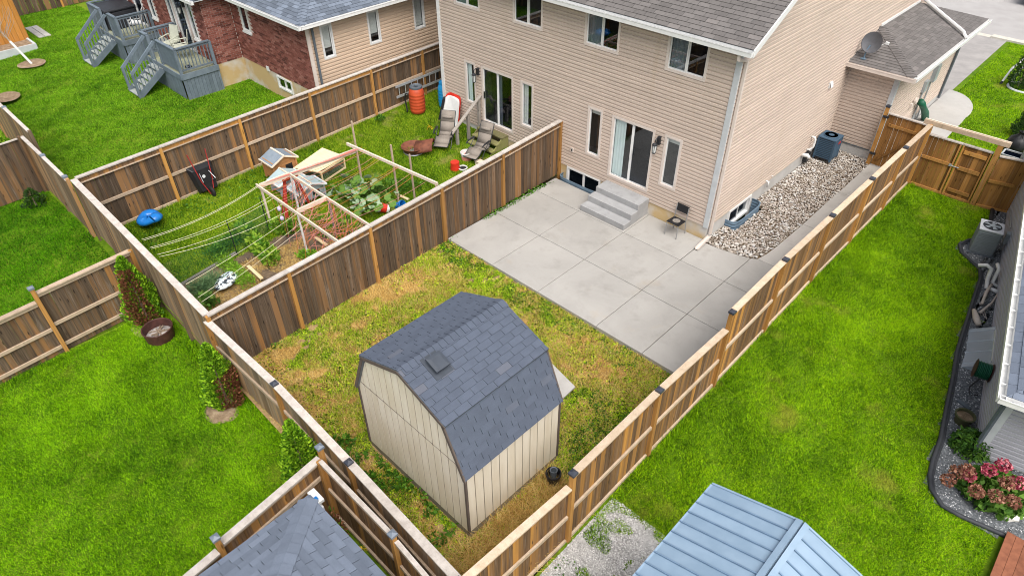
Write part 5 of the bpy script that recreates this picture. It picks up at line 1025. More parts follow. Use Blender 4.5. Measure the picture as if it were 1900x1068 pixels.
# rusty fire pit
fp = U(768, 283, z=.18); T = thing('fire_pit', 'rusty round fire pit with a folded lid on the grass', 'fire pit', fp); m = MB(); m.lathe([(.22, 0), (.34, .10), (.40, .24), (.43, .26), (.41, .27), (.37, .22), (.28, .10), (.0001, .06)], fp, 24); m.build('bowl', 'rust', T, smooth=True); m = MB(); m.lathe([(.36, .04), (.37, .06), (.36, .08)], fp, 24); m.build('ring', 'grey_metal', T)
m = MB(); ax = unit((.75, .65, .22)); c = fp+ax*.40+ZUP*.16; sd = ax.cross(ZUP).normalized(); pts = [c+sd*(.34*math.cos(t))+ZUP*(.30*math.sin(t)-.12) for t in np.linspace(.15, math.pi-.15, 11)]; m.add([p-ax*.32 for p in pts]+[p+ax*.32 for p in pts], [(i, i+1, 12+i, 11+i) for i in range(10)]); o = m.build('lid', 'rust', T, smooth=True); md = o.modifiers.new('s', 'SOLIDIFY'); md.thickness = .02
# barrels, ladder
def barrel(label, p, R, H_, mat, lid, ribs=True):
    p = V(p); T = thing('barrel', label, 'barrel', p); pr = [(R*.86, 0), (R*.95, .03)]
    for k in range(6): z = .08+k*(H_-.26)/6; pr += [(R*(.97+.03*math.sin(k/5*3.14)), z), (R*(1.0+.03*math.sin(k/5*3.14)), z+.02), (R*(1.0+.03*math.sin(k/5*3.14)), z+.05), (R*(.97+.03*math.sin(k/5*3.14)), z+.07)]
    pr += [(R*.95, H_-.17), (R*.78, H_-.06), (R*.70, H_-.05)]; m = MB(); m.lathe(pr, p, 24); m.build('drum', mat, T, smooth=True)
    m = MB(); m.lathe([(R*.76, H_-.055), (R*.80, H_-.04), (R*.80, H_+.02), (R*.72, H_+.03), (R*.60, H_), (.09, H_-.0), (.085, H_-.05), (.0001, H_-.05)], p, 24); m.build('lid', lid, T, smooth=False); return T
bp = U(776, 207, z=.40); T = barrel('orange red rain barrel with dark lid on the grass by the far fence', bp, .29, .98, 'barrel_orange', 'gutter_dark'); m = MB(); m.tube([bp+V((-.16, -.22, .72)), bp+V((-.30, -.28, .70)), bp+V((-.33, -.30, .5)), bp+V((-.27, -.30, .1)), bp+V((-.22, -.34, .03))], .028, 8); m.build('hose', 'black_plastic', T, smooth=True)
barrel('bright blue barrel half hidden behind the house corner', (-11.62, .42, .36), .28, .95, 'blue_bright', 'blue_bright')
T = thing('ladder', 'aluminium ladder hung along the far fence behind the red barrel', 'ladder', (-12.76, 0, .8))
for z in (1.22, .82): m = MB(); m.bar((-12.77, -1.0, z), (-12.77, 2.6, z+.05), .03, .085); m.build('side_rail', 'aluminium', T)
for k in range(12): m = MB(); y = -.85+k*.3; z = .83+.05*(y+1)/3.6; m.tube([(-12.77, y, z+.01), (-12.77, y, z+.38)], .016, 6); m.build('rung', 'aluminium', T)
m = MB(); m.bar((-12.83, 1.1, .95), (-12.83, 1.1, 1.25), .05, .04); m.build('hook', 'black_metal', T)
# wheelbarrow upended against the fence
wx = V((-12.36, -8.72, .20)); T = thing('wheelbarrow', 'black wheelbarrow with red handles tipped up against the fence', 'wheelbarrow', (wx.x, wx.y, wx.z)); fx = -12.78
up = unit((-.22, 0, 1)); sd = V((0, 1, 0)); bk = up.cross(sd)
B = lambda a, b, c: V((wx.x-.02, wx.y, wx.z))+sd*a+up*b+(-V((1, 0, .22)).normalized())*(c)
m = MB(); ring0 = [(-.22, .20), (.22, .20), (.29, .82), (-.29, .82)]; ring1 = [(-.30, .08), (.30, .08), (.42, 1.0), (-.42, 1.0)]
A0 = [B(a, b, .10) for a, b in ring0]; A1 = [B(a, b, .30) for a, b in ring1]
m.add(A0+A1, [(0, 1, 2, 3)]+[(i, (i+1) % 4, 4+(i+1) % 4, 4+i) for i in range(4)]); o = m.build('tray', 'black_plastic', T, bevel=.03)
m = MB(); m.lathe([(.05, 0), (.052, .004)], B(-.04, .62, .095), 16, V((1, 0, .22))); m.build('sticker', 'trim_grey', T)
for e in (-1, 1): m = MB(); m.tube([B(e*.05, .04, .05), B(e*.18, .5, .06), B(e*.29, 1.42, .02)], .015, 8); m.build('handle', 'handle_red', T)
m = MB(); m.lathe([(.07, -.035), (.15, -.04), (.175, 0), (.15, .04), (.07, .035)], B(0, .10, .0), 20, sd); m.build('tyre', 'rubber', T, smooth=True); m = MB(); m.lathe([(.072, -.02), (.072, .02)], B(0, .10, .0), 12, sd); m.build('rim', 'grey_metal', T)
for e in (-1, 1): m = MB(); m.tube([B(e*.14, .45, .05), B(e*.2, .52, -.16), B(e*.15, .75, .05)], .012, 6); m.build('leg', 'grey_metal', T)
# inflatable ring
ic = U(280, 408, z=.33); m = MB(); ring = [V((.20*math.cos(t), .20*math.sin(t), .13+.05*math.sin(t*2+1))) for t in np.linspace(0, 2*math.pi, 25)]; m.tube([ic+p for p in ring], [.16+.03*math.sin(i*2*math.pi/24*3) for i in range(25)], 12, cap=False); m.v = [(x, y, ic.z+(z-ic.z)*.68) for x, y, z in m.v]; m.build('swim_ring', 'blue_plastic', origin=ic, smooth=True, label='deflated shiny blue swim ring on the grass', cat='swim ring')
# hutches
def hutch(label, c, w, d, h, body, rf_, ridge_x=True, hole=True, group='rabbit hutches'):
    c = V(c); T = thing('hutch', label, 'hutch', c, group)
    for k, z in enumerate(np.arange(.08, h-.02, .10)): m = MB(); m.box(c+V((-w/2, -d/2, z)), c+V((w/2, d/2, z+.096))); m.build('wall_plank', body, T)
    for sx in (-1, 1):
        for sy in (-1, 1): m = MB(); m.box(c+V((sx*w/2-.03, sy*d/2-.03, 0)), c+V((sx*w/2+.03, sy*d/2+.03, h+.02))); m.build('leg', body, T)
    e = .08; rz_ = .20
    for s in (-1, 1): m = MB(); m.prism([c+V((-w/2-e, 0, h+rz_)), c+V((w/2+e, 0, h+rz_)), c+V((w/2+e, s*(d/2+e), h-.02)), c+V((-w/2-e, s*(d/2+e), h-.02))], (0, 0, .025)); p = m.build('roof_panel', rf_, T); m = MB(); m.bar(c+V((-w/2-e, s*(d/2+e), h+.0)), c+V((w/2+e, s*(d/2+e), h+.0)), .03, .045); m.bar(c+V((w/2+e, 0, h+rz_+.015)), c+V((w/2+e, s*(d/2+e), h-.005)), .03, .045); m.build('roof_trim', 'lumber' if body == 'hutch_wood' else 'trim_white', p)
    m = MB(); m.bar(c+V((-w/2-e, 0, h+rz_+.03)), c+V((w/2+e, 0, h+rz_+.03)), .05, .03); m.build('ridge', 'lumber', T)
    for s in (-1, 1): m = MB(); m.prism([c+V((s*w/2, -d/2, h-.02)), c+V((s*w/2, d/2, h-.02)), c+V((s*w/2, 0, h+rz_-.02))], (.01*s, 0, 0)); m.build('gable', body, T)
    if hole: m = MB(); m.box(c+V((w/2+.001, .02, h*.42)), c+V((w/2+.006, .26, h*.78))); m.build('opening', 'black_plastic', T)
    return T
hutch('brown wooden rabbit hutch with grey felt roof on the grass', (-11.75, -6.62, .27), .62, .80, .62, 'hutch_wood', 'felt_roof')
hutch('grey rabbit hutch with mint roof beside the brown one', (-10.95, -6.9, .22), .55, .80, .38, 'hutch_grey', 'felt_mint'); hutch('grey rabbit hutch with mint roof under the trellis corner', (-10.05, -6.75, .2), .55, .85, .42, 'hutch_grey', 'felt_mint')
T = thing('animal_run', 'timber animal run with plywood lid and wire sides', 'cage', (-11.1, -5.5, .2)); pc = [U(545, 312, z=.62), U(598, 275, z=.62), U(641, 291, z=.62), U(590, 320, z=.62)]
m = MB(); m.prism(pc, (0, 0, .022)); m.build('plywood_lid', 'plywood', T)
cg = [(-11.25, -6.3), (-11.7, -5.05), (-10.72, -4.9), (-10.45, -5.95)]
for i in range(4):
    a, b = V((*cg[i], .2)), V((*cg[(i+1) % 4], .2)); m = MB(); m.bar(a, a+ZUP*.40, .045, .045); m.build('post', 'lumber_yellow', T); m = MB(); m.bar(a+ZUP*.04, b+ZUP*.04, .035, .05); m.bar(a+ZUP*.38, b+ZUP*.38, .035, .05); m.build('rail', 'lumber_yellow', T)
    m = MB()
    for k in range(1, 22): p = a.lerp(b, k/22); m.tube([p+ZUP*.05, p+ZUP*.37], .002, 3, cap=False)
    for k in range(1, 8): m.tube([a+ZUP*(.05+k*.04), b+ZUP*(.05+k*.04)], .002, 3, cap=False)
    m.build('wire_mesh', 'grey_metal', T)
T = thing('red_trestle', 'red painted trestle legs under the trellis corner', 'trestle', (-9.85, -7.5, .15))
for (a, b) in (((-9.95, -7.75, .15), (-9.75, -7.55, 1.25)), ((-9.55, -7.85, .15), (-9.75, -7.55, 1.25)), ((-9.95, -7.1, .15), (-9.75, -7.2, 1.25)), ((-9.5, -7.0, .15), (-9.75, -7.2, 1.25))): m = MB(); m.bar(a, b, .09, .04); m.build('leg', 'red_wood', T)
m = MB(); m.bar((-9.75, -7.6, 1.27), (-9.75, -7.12, 1.27), .09, .06); m.build('top_bar', 'red_wood', T)
# neighbour's wooden door steps and handrail
T = thing('door_steps', 'mossy wooden steps below the left sliding door', 'steps', (-8.5, -.5, 0))
for k, (y0, y1, z) in enumerate(((-.36, -.02, .60), (-.62, -.37, .43), (-.88, -.63, .26), (-1.12, -.89, .10))): m = MB(); m.box((-9.12, y0, z-.04), (-7.88, y1, z)); m.build('tread', 'mossy_wood', T); m = MB(); m.box((-9.08, y1-.05, z-.2), (-7.92, y1-.03, z-.041)); m.build('riser', 'mossy_wood', T)
for x in (-9.10, -7.91): m = MB(); m.prism([(x-.02, -.02, .0), (x-.02, -1.0, .0), (x-.02, -1.0, .06), (x-.02, -.36, .55), (x-.02, -.02, .55)], (.04, 0, 0)); m.build('stringer', 'mossy_wood', T)
T = thing('hand_rail', 'grey wooden handrail on posts beside the left door steps', 'handrail', (-9.2, -.6, 0))
for y, z in ((-.12, 1.55), (-.66, 1.15), (-1.2, .80)): m = MB(); m.box((-9.27, y-.045, -.05), (-9.18, y+.045, z)); m.build('post', 'grey_wood', T)
m = MB(); m.bar((-9.22, .0, 1.66), (-9.22, -1.45, .72), .12, .04); m.build('top_rail', 'grey_wood', T)
# leaning plastic table top and bits
tc = V((-10.55, -.38, .15)); T = thing('table_top', 'white plastic table top with red rim leaning on the house wall', 'table top', tc)
m = MB(); pts = [tc+V((.40*math.copysign(abs(math.cos(t))**.5, math.cos(t)), .1+.20*math.sin(t)+.0, .52+.56*math.copysign(abs(math.sin(t))**.5, math.sin(t)))) for t in np.linspace(0, 2*math.pi, 24, endpoint=False)]; m.prism(pts, (0, -.035, .012)); m.build('panel', 'white_plastic', T); m = MB(); m.prism([tc+V((-.02, .16, .55))+(p-tc-V((0, .1, .52)))*1.08 for p in pts], (0, -.02, .01)); m.build('rim', 'red_plastic', T)
m = MB(); bc = V((-11.15, -.3, .2)); m.prism([bc, bc+V((.12, -.25, .02)), bc+V((.22, -.02, .9)), bc+V((.12, .12, .92))], (.08, .05, 0)); m.build('leaning_board', 'black_plastic', origin=bc, label='dark folded board leaning beside the white table top', cat='board')
for k, (px, lb) in enumerate((((861, 243), 'crumpled white plastic scrap on the grass by the handrail'), ((874, 238), 'white plastic jug standing by the wooden steps'))):
    c = U(*px, z=.12); m = MB(); m.lathe([(.06, 0), (.08, .02), (.085, .18 if k else .06), (.03, .24 if k else .10), (.0001, .25 if k else .11)], c, 9); m.build('jug' if k else 'plastic_scrap', 'white_plastic', origin=c, label=lb, cat='jug' if k else 'litter')
m = MB(); c = U(813, 242, z=.2); m.obox(c, (1, .3, 0), (-.3, 1, 0), (0, 0, 1), .12, .06, .03); m.build('stepping_brick', 'concrete_pale', origin=c, label='pale brick lying on the grass near the blue barrel', cat='brick')
plantcloud('weed', 'yellowing weed clump on the grass before the recliner', U(797, 241, z=.22), .14, .14, .15, 40, .14, 'flower_yellow', stems=3, asp=.3)
plantcloud('sapling', 'small green sapling against the far fence near the wheelbarrow', U(430, 312, z=.34), .22, .22, .55, 220, .12, 'weed', stems=4); plantcloud('sapling', 'thin leafy weed by a fence post left of the ladder', U(688, 210, z=.42), .2, .2, .7, 160, .10, 'weed', stems=4)
plantcloud('weed', 'low leafy weed at the far fence foot by the barrel', U(706, 222, z=.4), .2, .2, .2, 120, .10, 'weed')
# metal chair on the patio
cx, cy = -.80, -.36; T = thing('metal_chair', 'black seated metal chair on the patio by the house corner', 'chair', (cx, cy, 0)); R_ = Matrix.Translation((cx, cy, 0)) @ Matrix.Rotation(math.radians(-2), 4, 'Z'); Q2 = lambda *q: R_ @ V(q)
m = MB(); m.prism([Q2(-.21, -.20, .44), Q2(.21, -.20, .44), Q2(.20, .19, .43), Q2(-.20, .19, .43)], (0, 0, .022)); st = m.build('seat', 'black_plastic', T, bevel=.008); m = MB(); m.lathe([(.085, 0), (.11, .001), (.115, .002), (.09, .002)], Q2(0, 0, .464), 14); m.build('worn_patch', 'grey_wood', st)
m = MB(); m.prism([Q2(-.20, .21, .66), Q2(.20, .21, .66), Q2(.20, .25, .88), Q2(-.20, .25, .88)], (0, .02, 0)); m.build('backrest', 'black_plastic', T, bevel=.006)
for e in (-1, 1): m = MB(); m.tube([Q2(e*.20, -.20, 0), Q2(e*.19, -.18, .44)], .014, 6); m.build('leg', 'grey_metal', T); m = MB(); m.tube([Q2(e*.20, .25, 0), Q2(e*.195, .19, .44), Q2(e*.195, .24, .86)], .014, 6); m.build('leg', 'grey_metal', T)
# blue AC unit in the stones
T = thing('air_conditioner', 'blue louvred air conditioner standing in the river stones', 'air conditioner', (.38, 7.02, .05)); x0, x1, y0, y1 = .10, .70, 6.72, 7.32
m = MB(); m.box((x0+.02, y0+.02, .08), (x1-.02, y1-.02, .80)); m.build('core', 'black_metal', T)
for k in range(11): z = .14+k*.06; m = MB(); m.box((x0, y0, z), (x1, y1, z+.036)); m.build('louvre', 'ac_blue', T)
for (a, b) in ((x0, y0), (x1-.05, y0), (x0, y1-.05), (x1-.05, y1-.05)): m = MB(); m.box((a-.005, b-.005, .06), (a+.055, b+.055, .82)); m.build('corner_post', 'ac_blue', T)
m = MB(); m.box((x0-.01, y0-.01, .80), (x1+.01, y1+.01, .86)); tp = m.build('top_panel', 'ac_blue', T, bevel=.02); m = MB(); m.lathe([(.24, .87), (.22, .885), (.10, .875), (.09, .89), (.0001, .89)], ((x0+x1)/2, (y0+y1)/2, 0), 22); m.build('fan_grille', 'ac_blue', tp); m = MB(); m.lathe([(.21, .888), (.11, .888)], ((x0+x1)/2, (y0+y1)/2, 0), 22); m.build('fan_slot', 'black_metal', tp)
m = MB(); m.box((x1+.001, y1-.3, .62), (x1+.006, y1-.12, .70)); m.build('label_plate', 'red_plastic', T)
# paver and bucket by the shed
m = MB(); pv = [U(1020, 672, z=-.1), U(1067, 719, z=-.1), U(1040, 744, z=-.1), U(990, 700, z=-.1)]; m.prism(pv, (0, 0, .04)); m.build('paver', 'concrete_pale', origin=pv[0], label='square concrete paver on the grass behind the shed', cat='paver')
bp_ = U(1026, 893, z=-.25); bucket('bucket', 'black bucket holding a pot beside the shed', bp_, .15, .30, 'black_plastic'); m = MB(); m.lathe([(.06, .12), (.075, .34), (.08, .345), (.06, .335), (.055, .2)], bp_+V((-.02, .03, 0)), 16); m.build('flower_pot', 'gutter_dark', origin=bp_, label='dark plant pot standing inside the black bucket', cat='pot')

# ================================================================== back yards
fr = V((-7.95, -12.62, -.4)); T = thing('fire_ring', 'rusty brown fire ring with ashes on the lawn by the fence', 'fire ring', fr); m = MB(); m.lathe([(.33, 0), (.35, .15), (.36, .33), (.375, .34), (.36, .35), (.34, .34), (.32, .05), (.0001, .05)], fr, 28); m.build('ring', 'rust_dark', T, smooth=False); m = MB(); m.lathe([(.32, .12), (.2, .17), (.0001, .19)], fr, 14); m.build('ashes', 'ash', T)
for k in range(5): a = k*1.3; m = MB(); m.tube([fr+V((.26*math.cos(a), .26*math.sin(a), .17)), fr+V((-.15*math.cos(a+.4), -.2*math.sin(a), .22))], .02, 6); m.build('charred_stick', 'bark', T)
cedar('cedar', 'tall green cedar with a dead brown side in the fence corner', (-8.85, -12.55, -.4), 2.05, .50, 6500, ('cedar',), (-.5, .55, .85, .05), group='cedars along the back fence')
cedar('cedar', 'green cedar brown at the back nearest the centre fence end', (-4.72, -12.52, -.4), 1.85, .46, 5600, ('cedar',), (.5, .35, .55, .0), group='cedars along the back fence')
cedar('cedar', 'bright green cedar next to the hut fence corner', (-1.35, -12.52, -.4), 2.15, .48, 6800, ('cedar',), None, group='cedars along the back fence')
cedar('low_shrub', 'small dark shrub under the grey fence at the left edge', (-16.2, -12.75, 0), .6, .38, 700, ('cedar_dark',)); cedar('clipped_hedge', 'dense green clipped cedar hedge at the left edge', (-18.6, -12.75, 0), 1.8, .75, 4200, ('cedar',))
def ringpatch(label, c, rx, ry, mat, z): m = MB(); m.poly([(c.x+rx*math.cos(t)*(1+.08*math.sin(3*t)), c.y+ry*math.sin(t), z) for t in np.linspace(0, 2*math.pi, 28, endpoint=False)]); o = m.build('mulch_ring', mat, kind='structure', label=label)
for (x, y, r) in ((-4.6, -12.75, .45), (-8.6, -12.7, .5)): ringpatch('bare brown soil under a cedar', V((x, y, 0)), r, .35, 'mulch', -.385)
# hip roofed hut
Hu = thing('hut', 'small hut with blue grey shingled hip roof at the bottom edge', 'hut', (1.9, -14.7, -.45)); hx, hy, hz = .38, -13.15, 1.9; hs = 3.0; hp = .44; hl = math.sqrt(1+hp*hp); hh = hs/2
hA = roof(Hu, (hx+hs, hy, hz), (-1, 0, 0), (0, -1, hp), [(0, 0), (hs, 0), (hh, hh*hl)], 'shingle_light', 120, .142, .32); hB = roof(Hu, (hx, hy, hz), (0, -1, 0), (1, 0, hp), [(0, 0), (hs, 0), (hh, hh*hl)], 'shingle_light', 120, .142, .32)
roof(Hu, (hx, hy-hs, hz), (1, 0, 0), (0, 1, hp), [(0, 0), (hs, 0), (hh, hh*hl)], 'shingle_light', 0, .142, .32); roof(Hu, (hx+hs, hy-hs, hz), (0, 1, 0), (-1, 0, hp), [(0, 0), (hs, 0), (hh, hh*hl)], 'shingle_light', 0, .142, .32)
ridgecaps(hA, (hx, hy, hz), (hx+hh, hy-hh, hz+hh*hp), (0, hp, 1), (-hp, 0, 1), 'shingle_light', .17, .2); ridgecaps(hA, (hx+hs, hy, hz), (hx+hh, hy-hh, hz+hh*hp), (0, hp, 1), (hp, 0, 1), 'shingle_light', .17, .2)
m = MB(); m.box((hx+.25, hy-hs+.25, -.45), (hx+hs-.25, hy-.25, hz-.06)); m.build('wall', 'siding_grey', Hu); m = MB(); m.box((hx+.02, hy-hs+.02, hz-.09), (hx+hs-.02, hy-.02, hz-.061)); m.build('soffit', 'trim_white', Hu)
T = thing('garden_light', 'white solar light head on the fence behind the hut roof', 'light', (-.12, -12.95, 1.1)); m = MB(); m.box((-.2, -12.99, 1.12), (.12, -12.85, 1.20)); m.build('housing', 'white_plastic', T, bevel=.01); m = MB(); m.box((.0, -13.02, .92), (.14, -12.9, 1.04)); m.build('lamp_head', 'white_plastic', T, bevel=.01); m = MB(); m.tube([(.0, -12.92, .9), (.0, -12.92, 1.12)], .02, 6); m.build('bracket', 'trim_grey', T); m = MB(); m.box((-.02, -13.0, 1.2), (.06, -12.92, 1.215)); m.build('solar_panel', 'blue_plastic', T)
plantcloud('flowering_plant', 'yellow flowering plant between the hut roof and the fence', (1.0, -12.85, -.1), .25, .12, .55, 260, .09, 'shrub_leaf'); plantcloud('yellow_flowers', 'yellow flower spikes beside the hut roof', (1.05, -12.85, .45), .14, .1, .3, 60, .06, 'flower_yellow')
plantcloud('fern', 'dark leafy plant squeezed between the hut and the fence', (1.9, -12.85, -.2), .35, .12, .5, 320, .1, 'shrub_leaf'); plantcloud('dried_plant', 'grey dried stalks and leaves in the fence corner behind the hut', (.2, -12.78, .1), .3, .1, .8, 220, .06, 'cedar_brown')
# top left corner: cedar coloured shed wall, raised bed, slabs, young tree
T = thing('timber_shed', 'orange timber shed at the top left corner', 'shed', (-30.9, -9.5, .4))
for k in range(18): y = -8.15-k*.2; m = MB(); m.box((-30.92, y-.19, .42), (-30.88, y, 2.9)); m.build('plank', 'board_new', T)
for k in range(8): x = -30.95-k*.2; m = MB(); m.box((x-.19, -8.17, .42), (x, -8.13, 2.9)); m.build('plank', 'board_new', T)
m = MB(); m.box((-32.7, -12, 2.91), (-30.7, -8.0, 3.0)); m.build('roof', 'shingle_blue', T)
T = thing('raised_bed', 'raised mulch bed with grey timber edge before the orange shed', 'raised bed', (-30.3, -10, .4)); m = MB(); m.box((-30.85, -12, .4), (-29.85, -8.3, .56)); m.build('soil', 'mulch', T); m = MB(); m.box((-29.84, -12, .3), (-29.76, -8.2, .62)); m.box((-30.85, -8.29, .3), (-29.84, -8.2, .62)); m.build('edging', 'trim_grey', T)
T = thing('paver_pad', 'small pad of tan pavers on the lawn beside the orange shed', 'paving', (-32, -7.4, .41))
for i in range(5):
    for j in range(2): m = MB(); m.box((-33.1+i*.4, -7.72+j*.28, .40), (-32.73+i*.4, -7.47+j*.28, .44)); m.build('paver', 'concrete_pale', T)
tb = V((-27.9, -9.05, .4)); T = thing('young_tree', 'leafless young tree with white wrapped trunk on the left lawn', 'tree', tb); lt = unit((-.25, -.35, 1)); m = MB(); m.tube([tb, tb+lt*1.1], .05, 8); m.build('trunk_wrap', 'white_bark', T); m = MB(); m.tube([tb+lt*1.08, tb+lt*1.9, tb+lt*2.7], [.035, .025, .01], 6)
for k in range(46): h = random.uniform(1.15, 2.6); a = random.uniform(0, 6.28); b = tb+lt*h; l = (3.0-h)*.45+.1; m.tube([b, b+V((math.cos(a)*l*.5, math.sin(a)*l*.5, l*.6)), b+V((math.cos(a)*l*.7, math.sin(a)*l*.7, l*1.25))], [.012, .008, .004], 4)
m.build('branches', 'twig', T)
ringpatch('mulch ring round the young white trunked tree', tb, .55, .55, 'mulch', .425); ringpatch('pale mulch ring at the left edge of the lawn', V((-25.1, -10.95, 0)), .55, .55, 'mulch', .33)

row('bean_plants', 'leafy bean plants climbing at the foot of the trellis posts', (585, 420), (660, 440), 900, .35, .55, 'pepper_leaf', .10, asp=.6)
row('weed_patch', 'weedy undergrowth between the netting and the first bed row', (395, 470), (440, 440), 900, .3, .3, 'weed', .09, cat='weeds', asp=.4)
row('lettuce_row', 'low lettuce and herbs beside the fence end of the bed', (560, 470), (600, 480), 420, .22, .22, 'carrot_leaf', .10, asp=.6)
row('squash_weeds', 'tangled green weeds right of the squash by the far stakes', (700, 345), (770, 350), 1300, .45, .3, 'weed', .09, cat='weeds', asp=.4)
T = thing('clutter_box', 'small brown box among the chairs on the slab', 'box', U(893, 308, z=.1)); c = U(893, 308, z=.1); m = MB(); m.box(c+V((-.18, -.12, 0)), c+V((.18, .12, .16))); m.build('carton', 'lumber', T); m = MB(); m.box(c+V((-.19, -.13, .161)), c+V((.19, .02, .175))); m.build('flap', 'lumber', T)
# ================================================================== grey house at the right edge
K = V((8.0, -2.8, 0)); ra = unit((-.2, .98, 0)); rn = V((-ra.y, ra.x, 0)); rb = -rn
RH = thing('grey_house', 'grey siding bungalow with white gutter at the right edge', 'house', (9.5, 2, -.15))
wall_faces(K, ra, rn, [(0, .05), (13, .05), (13, 2.22), (0, 2.22)], [(2.6, 3.75, .06, .45)], .10, .05, name='side_siding', mat='siding_grey', parent=RH)
wall_faces(K, ra, rn, [(0, -.6), (13, -.6), (13, .05), (0, .05)], [], None, name='foundation', mat='foundation_clean', parent=RH)
wall_faces(K, rb, -ra, [(0, .05), (7, .05), (7, 2.22), (0, 2.22)], [], .11, .05, name='rear_siding', mat='siding_grey', parent=RH)
wall_faces(K, rb, -ra, [(0, -.6), (7, -.6), (7, .05), (0, .05)], [], None, name='foundation', mat='foundation_clean', parent=RH)
window(RH, K, ra, rn, 2.58, 3.77, .05, .47, fmat='trim_white', fw=.05, name='basement_window')
m = MB(); m.bar(K+rn*.012+ZUP*.06, K+rn*.012+ra*13+ZUP*.06, .02, .05); m.build('base_flashing', 'trim_white', RH)
m = MB(); m.obox(K+rb*.035-ra*.022+ZUP*1.1, rb, ra, ZUP, .075, .022, 1.1); m.build('corner_trim', 'trim_grey', RH)
E0 = U(1868, 735, z=2.28); ea = (U(1900, 485, z=2.28)-E0).normalized(); eo = V((-ea.y, ea.x, 0))
rp_ = .42; vv_ = (rb+ZUP*rp_).normalized()
rfR = roof(RH, E0, ea, vv_, [(0, 0), (13.5, 0), (13.5, 3.5), (3.0, 3.5)], 'shingle_light', 80, .145, .33)
roof(RH, E0+rb*8, -rb, (ra+ZUP*rp_).normalized(), [(0, 0), (8, 0), (8-3.2, 3.5), (0, 3.5)], 'shingle_light', 30, .145, .33)
gutter(RH, E0-ea*.1, E0+ea*13.5, eo, .12, .11); gutter(RH, E0+rn*.1, E0+rb*8, -ra, .12, .11)
for k in range(16): m = MB(); c = E0+ea*(.35+k*.6); m.obox(c+eo*.06-ZUP*.03, ea, eo, ZUP, .012, .058, .008); m.build('gutter_strap', 'trim_white', RH)
m = MB(); m.prism([E0-ZUP*.08, E0+ea*13.5-ZUP*.08, E0+ea*13.5+rb*.6-ZUP*.08, E0+rb*8+ra*.6-ZUP*.08, E0+rb*8-ZUP*.08], (0, 0, .02)); m.build('soffit', 'trim_white', RH)
m = MB(); c0 = K+rn*.06-ra*.05; m.tube([E0+rb*.12-ra*.06-ZUP*.1, c0+ZUP*1.95, c0+ZUP*.02, c0+rn*.12-ZUP*.06], .05, 6); m.build('downspout', 'gutter_dark', RH)
# planting bed, edging and dark gravel
eg = [(1841, 388), (1836, 412), (1826, 440), (1795, 446), (1780, 453), (1783, 467), (1802, 485), (1818, 501), (1819, 517), (1808, 549), (1792, 600), (1776, 651), (1767, 705), (1757, 752), (1745, 814), (1731, 852), (1725, 880), (1728, 907), (1749, 938), (1783, 957), (1818, 972), (1866, 993), (1905, 1012)]
egw = []
for (px, py) in eg:
    p = U(px, py, z=.05)
    for _ in range(3): p = U(px, py, z=float(g_right(p.x, p.y))+.04)
    egw.append(p)
m = MB(); m.tube(egw, .045, 8); m.tube([p+V((.06, .0, -.02)) for p in egw], .03, 6); m.build('bed_edging', 'edging', origin=egw[5], smooth=True, label='curved black edging between the right lawn and dark gravel bed', cat='edging')
wl = [K+ra*s for s in (12.0, 9, 6, 3, 0)]+[K+rb*3]; bedR = [(p.x, p.y) for p in egw]+[(K.x+rb.x*1.2, K.y+rb.y*1.2-1.3)]+[(p.x, p.y) for p in wl[::-1]]
bedpoly = [(p.x, p.y) for p in egw]+[(p.x, p.y) for p in wl[::-1]]
m = MB(); gx = np.arange(5.2, 11, .15); 
for x in gx:
    for y in np.arange(-6, 9.4, .15):
        if inpoly(np.array([x]), np.array([y]), bedpoly)[0]: z = float(g_right(x, y))+.012; m.poly([(x-.11, y-.11, float(g_right(x, y-.11))+.012), (x+.11, y-.11, float(g_right(x, y-.11))+.012), (x+.11, y+.11, float(g_right(x, y+.11))+.012), (x-.11, y+.11, float(g_right(x, y+.11))+.012)])
m.v = [(a, b, c+(.0007*(i//4 % 5))) for i, (a, b, c) in enumerate(m.v)]
m.build('gravel_bed', 'dark_gravel', kind='structure', label='dark gravel bed along the grey house')
def scatter(name, label, poly, zf, n, r0, r1, mat, holes=()):
    xs = [p[0] for p in poly]; ys = [p[1] for p in poly]; x = rng.uniform(min(xs), max(xs), n); y = rng.uniform(min(ys), max(ys), n); k = inpoly(x, y, poly)
    for h in holes: k &= ~inpoly(x, y, h)
    x, y = x[k], y[k]; n = len(x); z = zf(x, y); base = np.array([(1, 0, -.3), (-.3, .95, -.2), (-.8, -.6, -.3), (.3, -.9, .1), (.1, .1, .75)]); tri = np.array([(0, 1, 4), (1, 2, 4), (2, 3, 4), (3, 0, 4)])
    r = rng.uniform(r0, r1, n); a = rng.uniform(0, 6.28, n); b = base[None]*r[:, None, None]*rng.uniform(.7, 1.3, (n, 5, 3)); c, s = np.cos(a)[:, None], np.sin(a)[:, None]
    v = np.stack([b[..., 0]*c-b[..., 1]*s+x[:, None], b[..., 0]*s+b[..., 1]*c+y[:, None], b[..., 2]+z[:, None]+.004], -1).reshape(-1, 3); t = (tri[None]+5*np.arange(n)[:, None, None]).reshape(-1, 3)
    return fastmesh(name, v, t, mat, label=label, kind='stuff', cat='gravel')
scatter('gravel', 'dark grey gravel chips in the bed along the grey house', bedpoly, lambda x, y: g_right(x, y)+.012, 42000, .010, .022, 'gravel_dark')
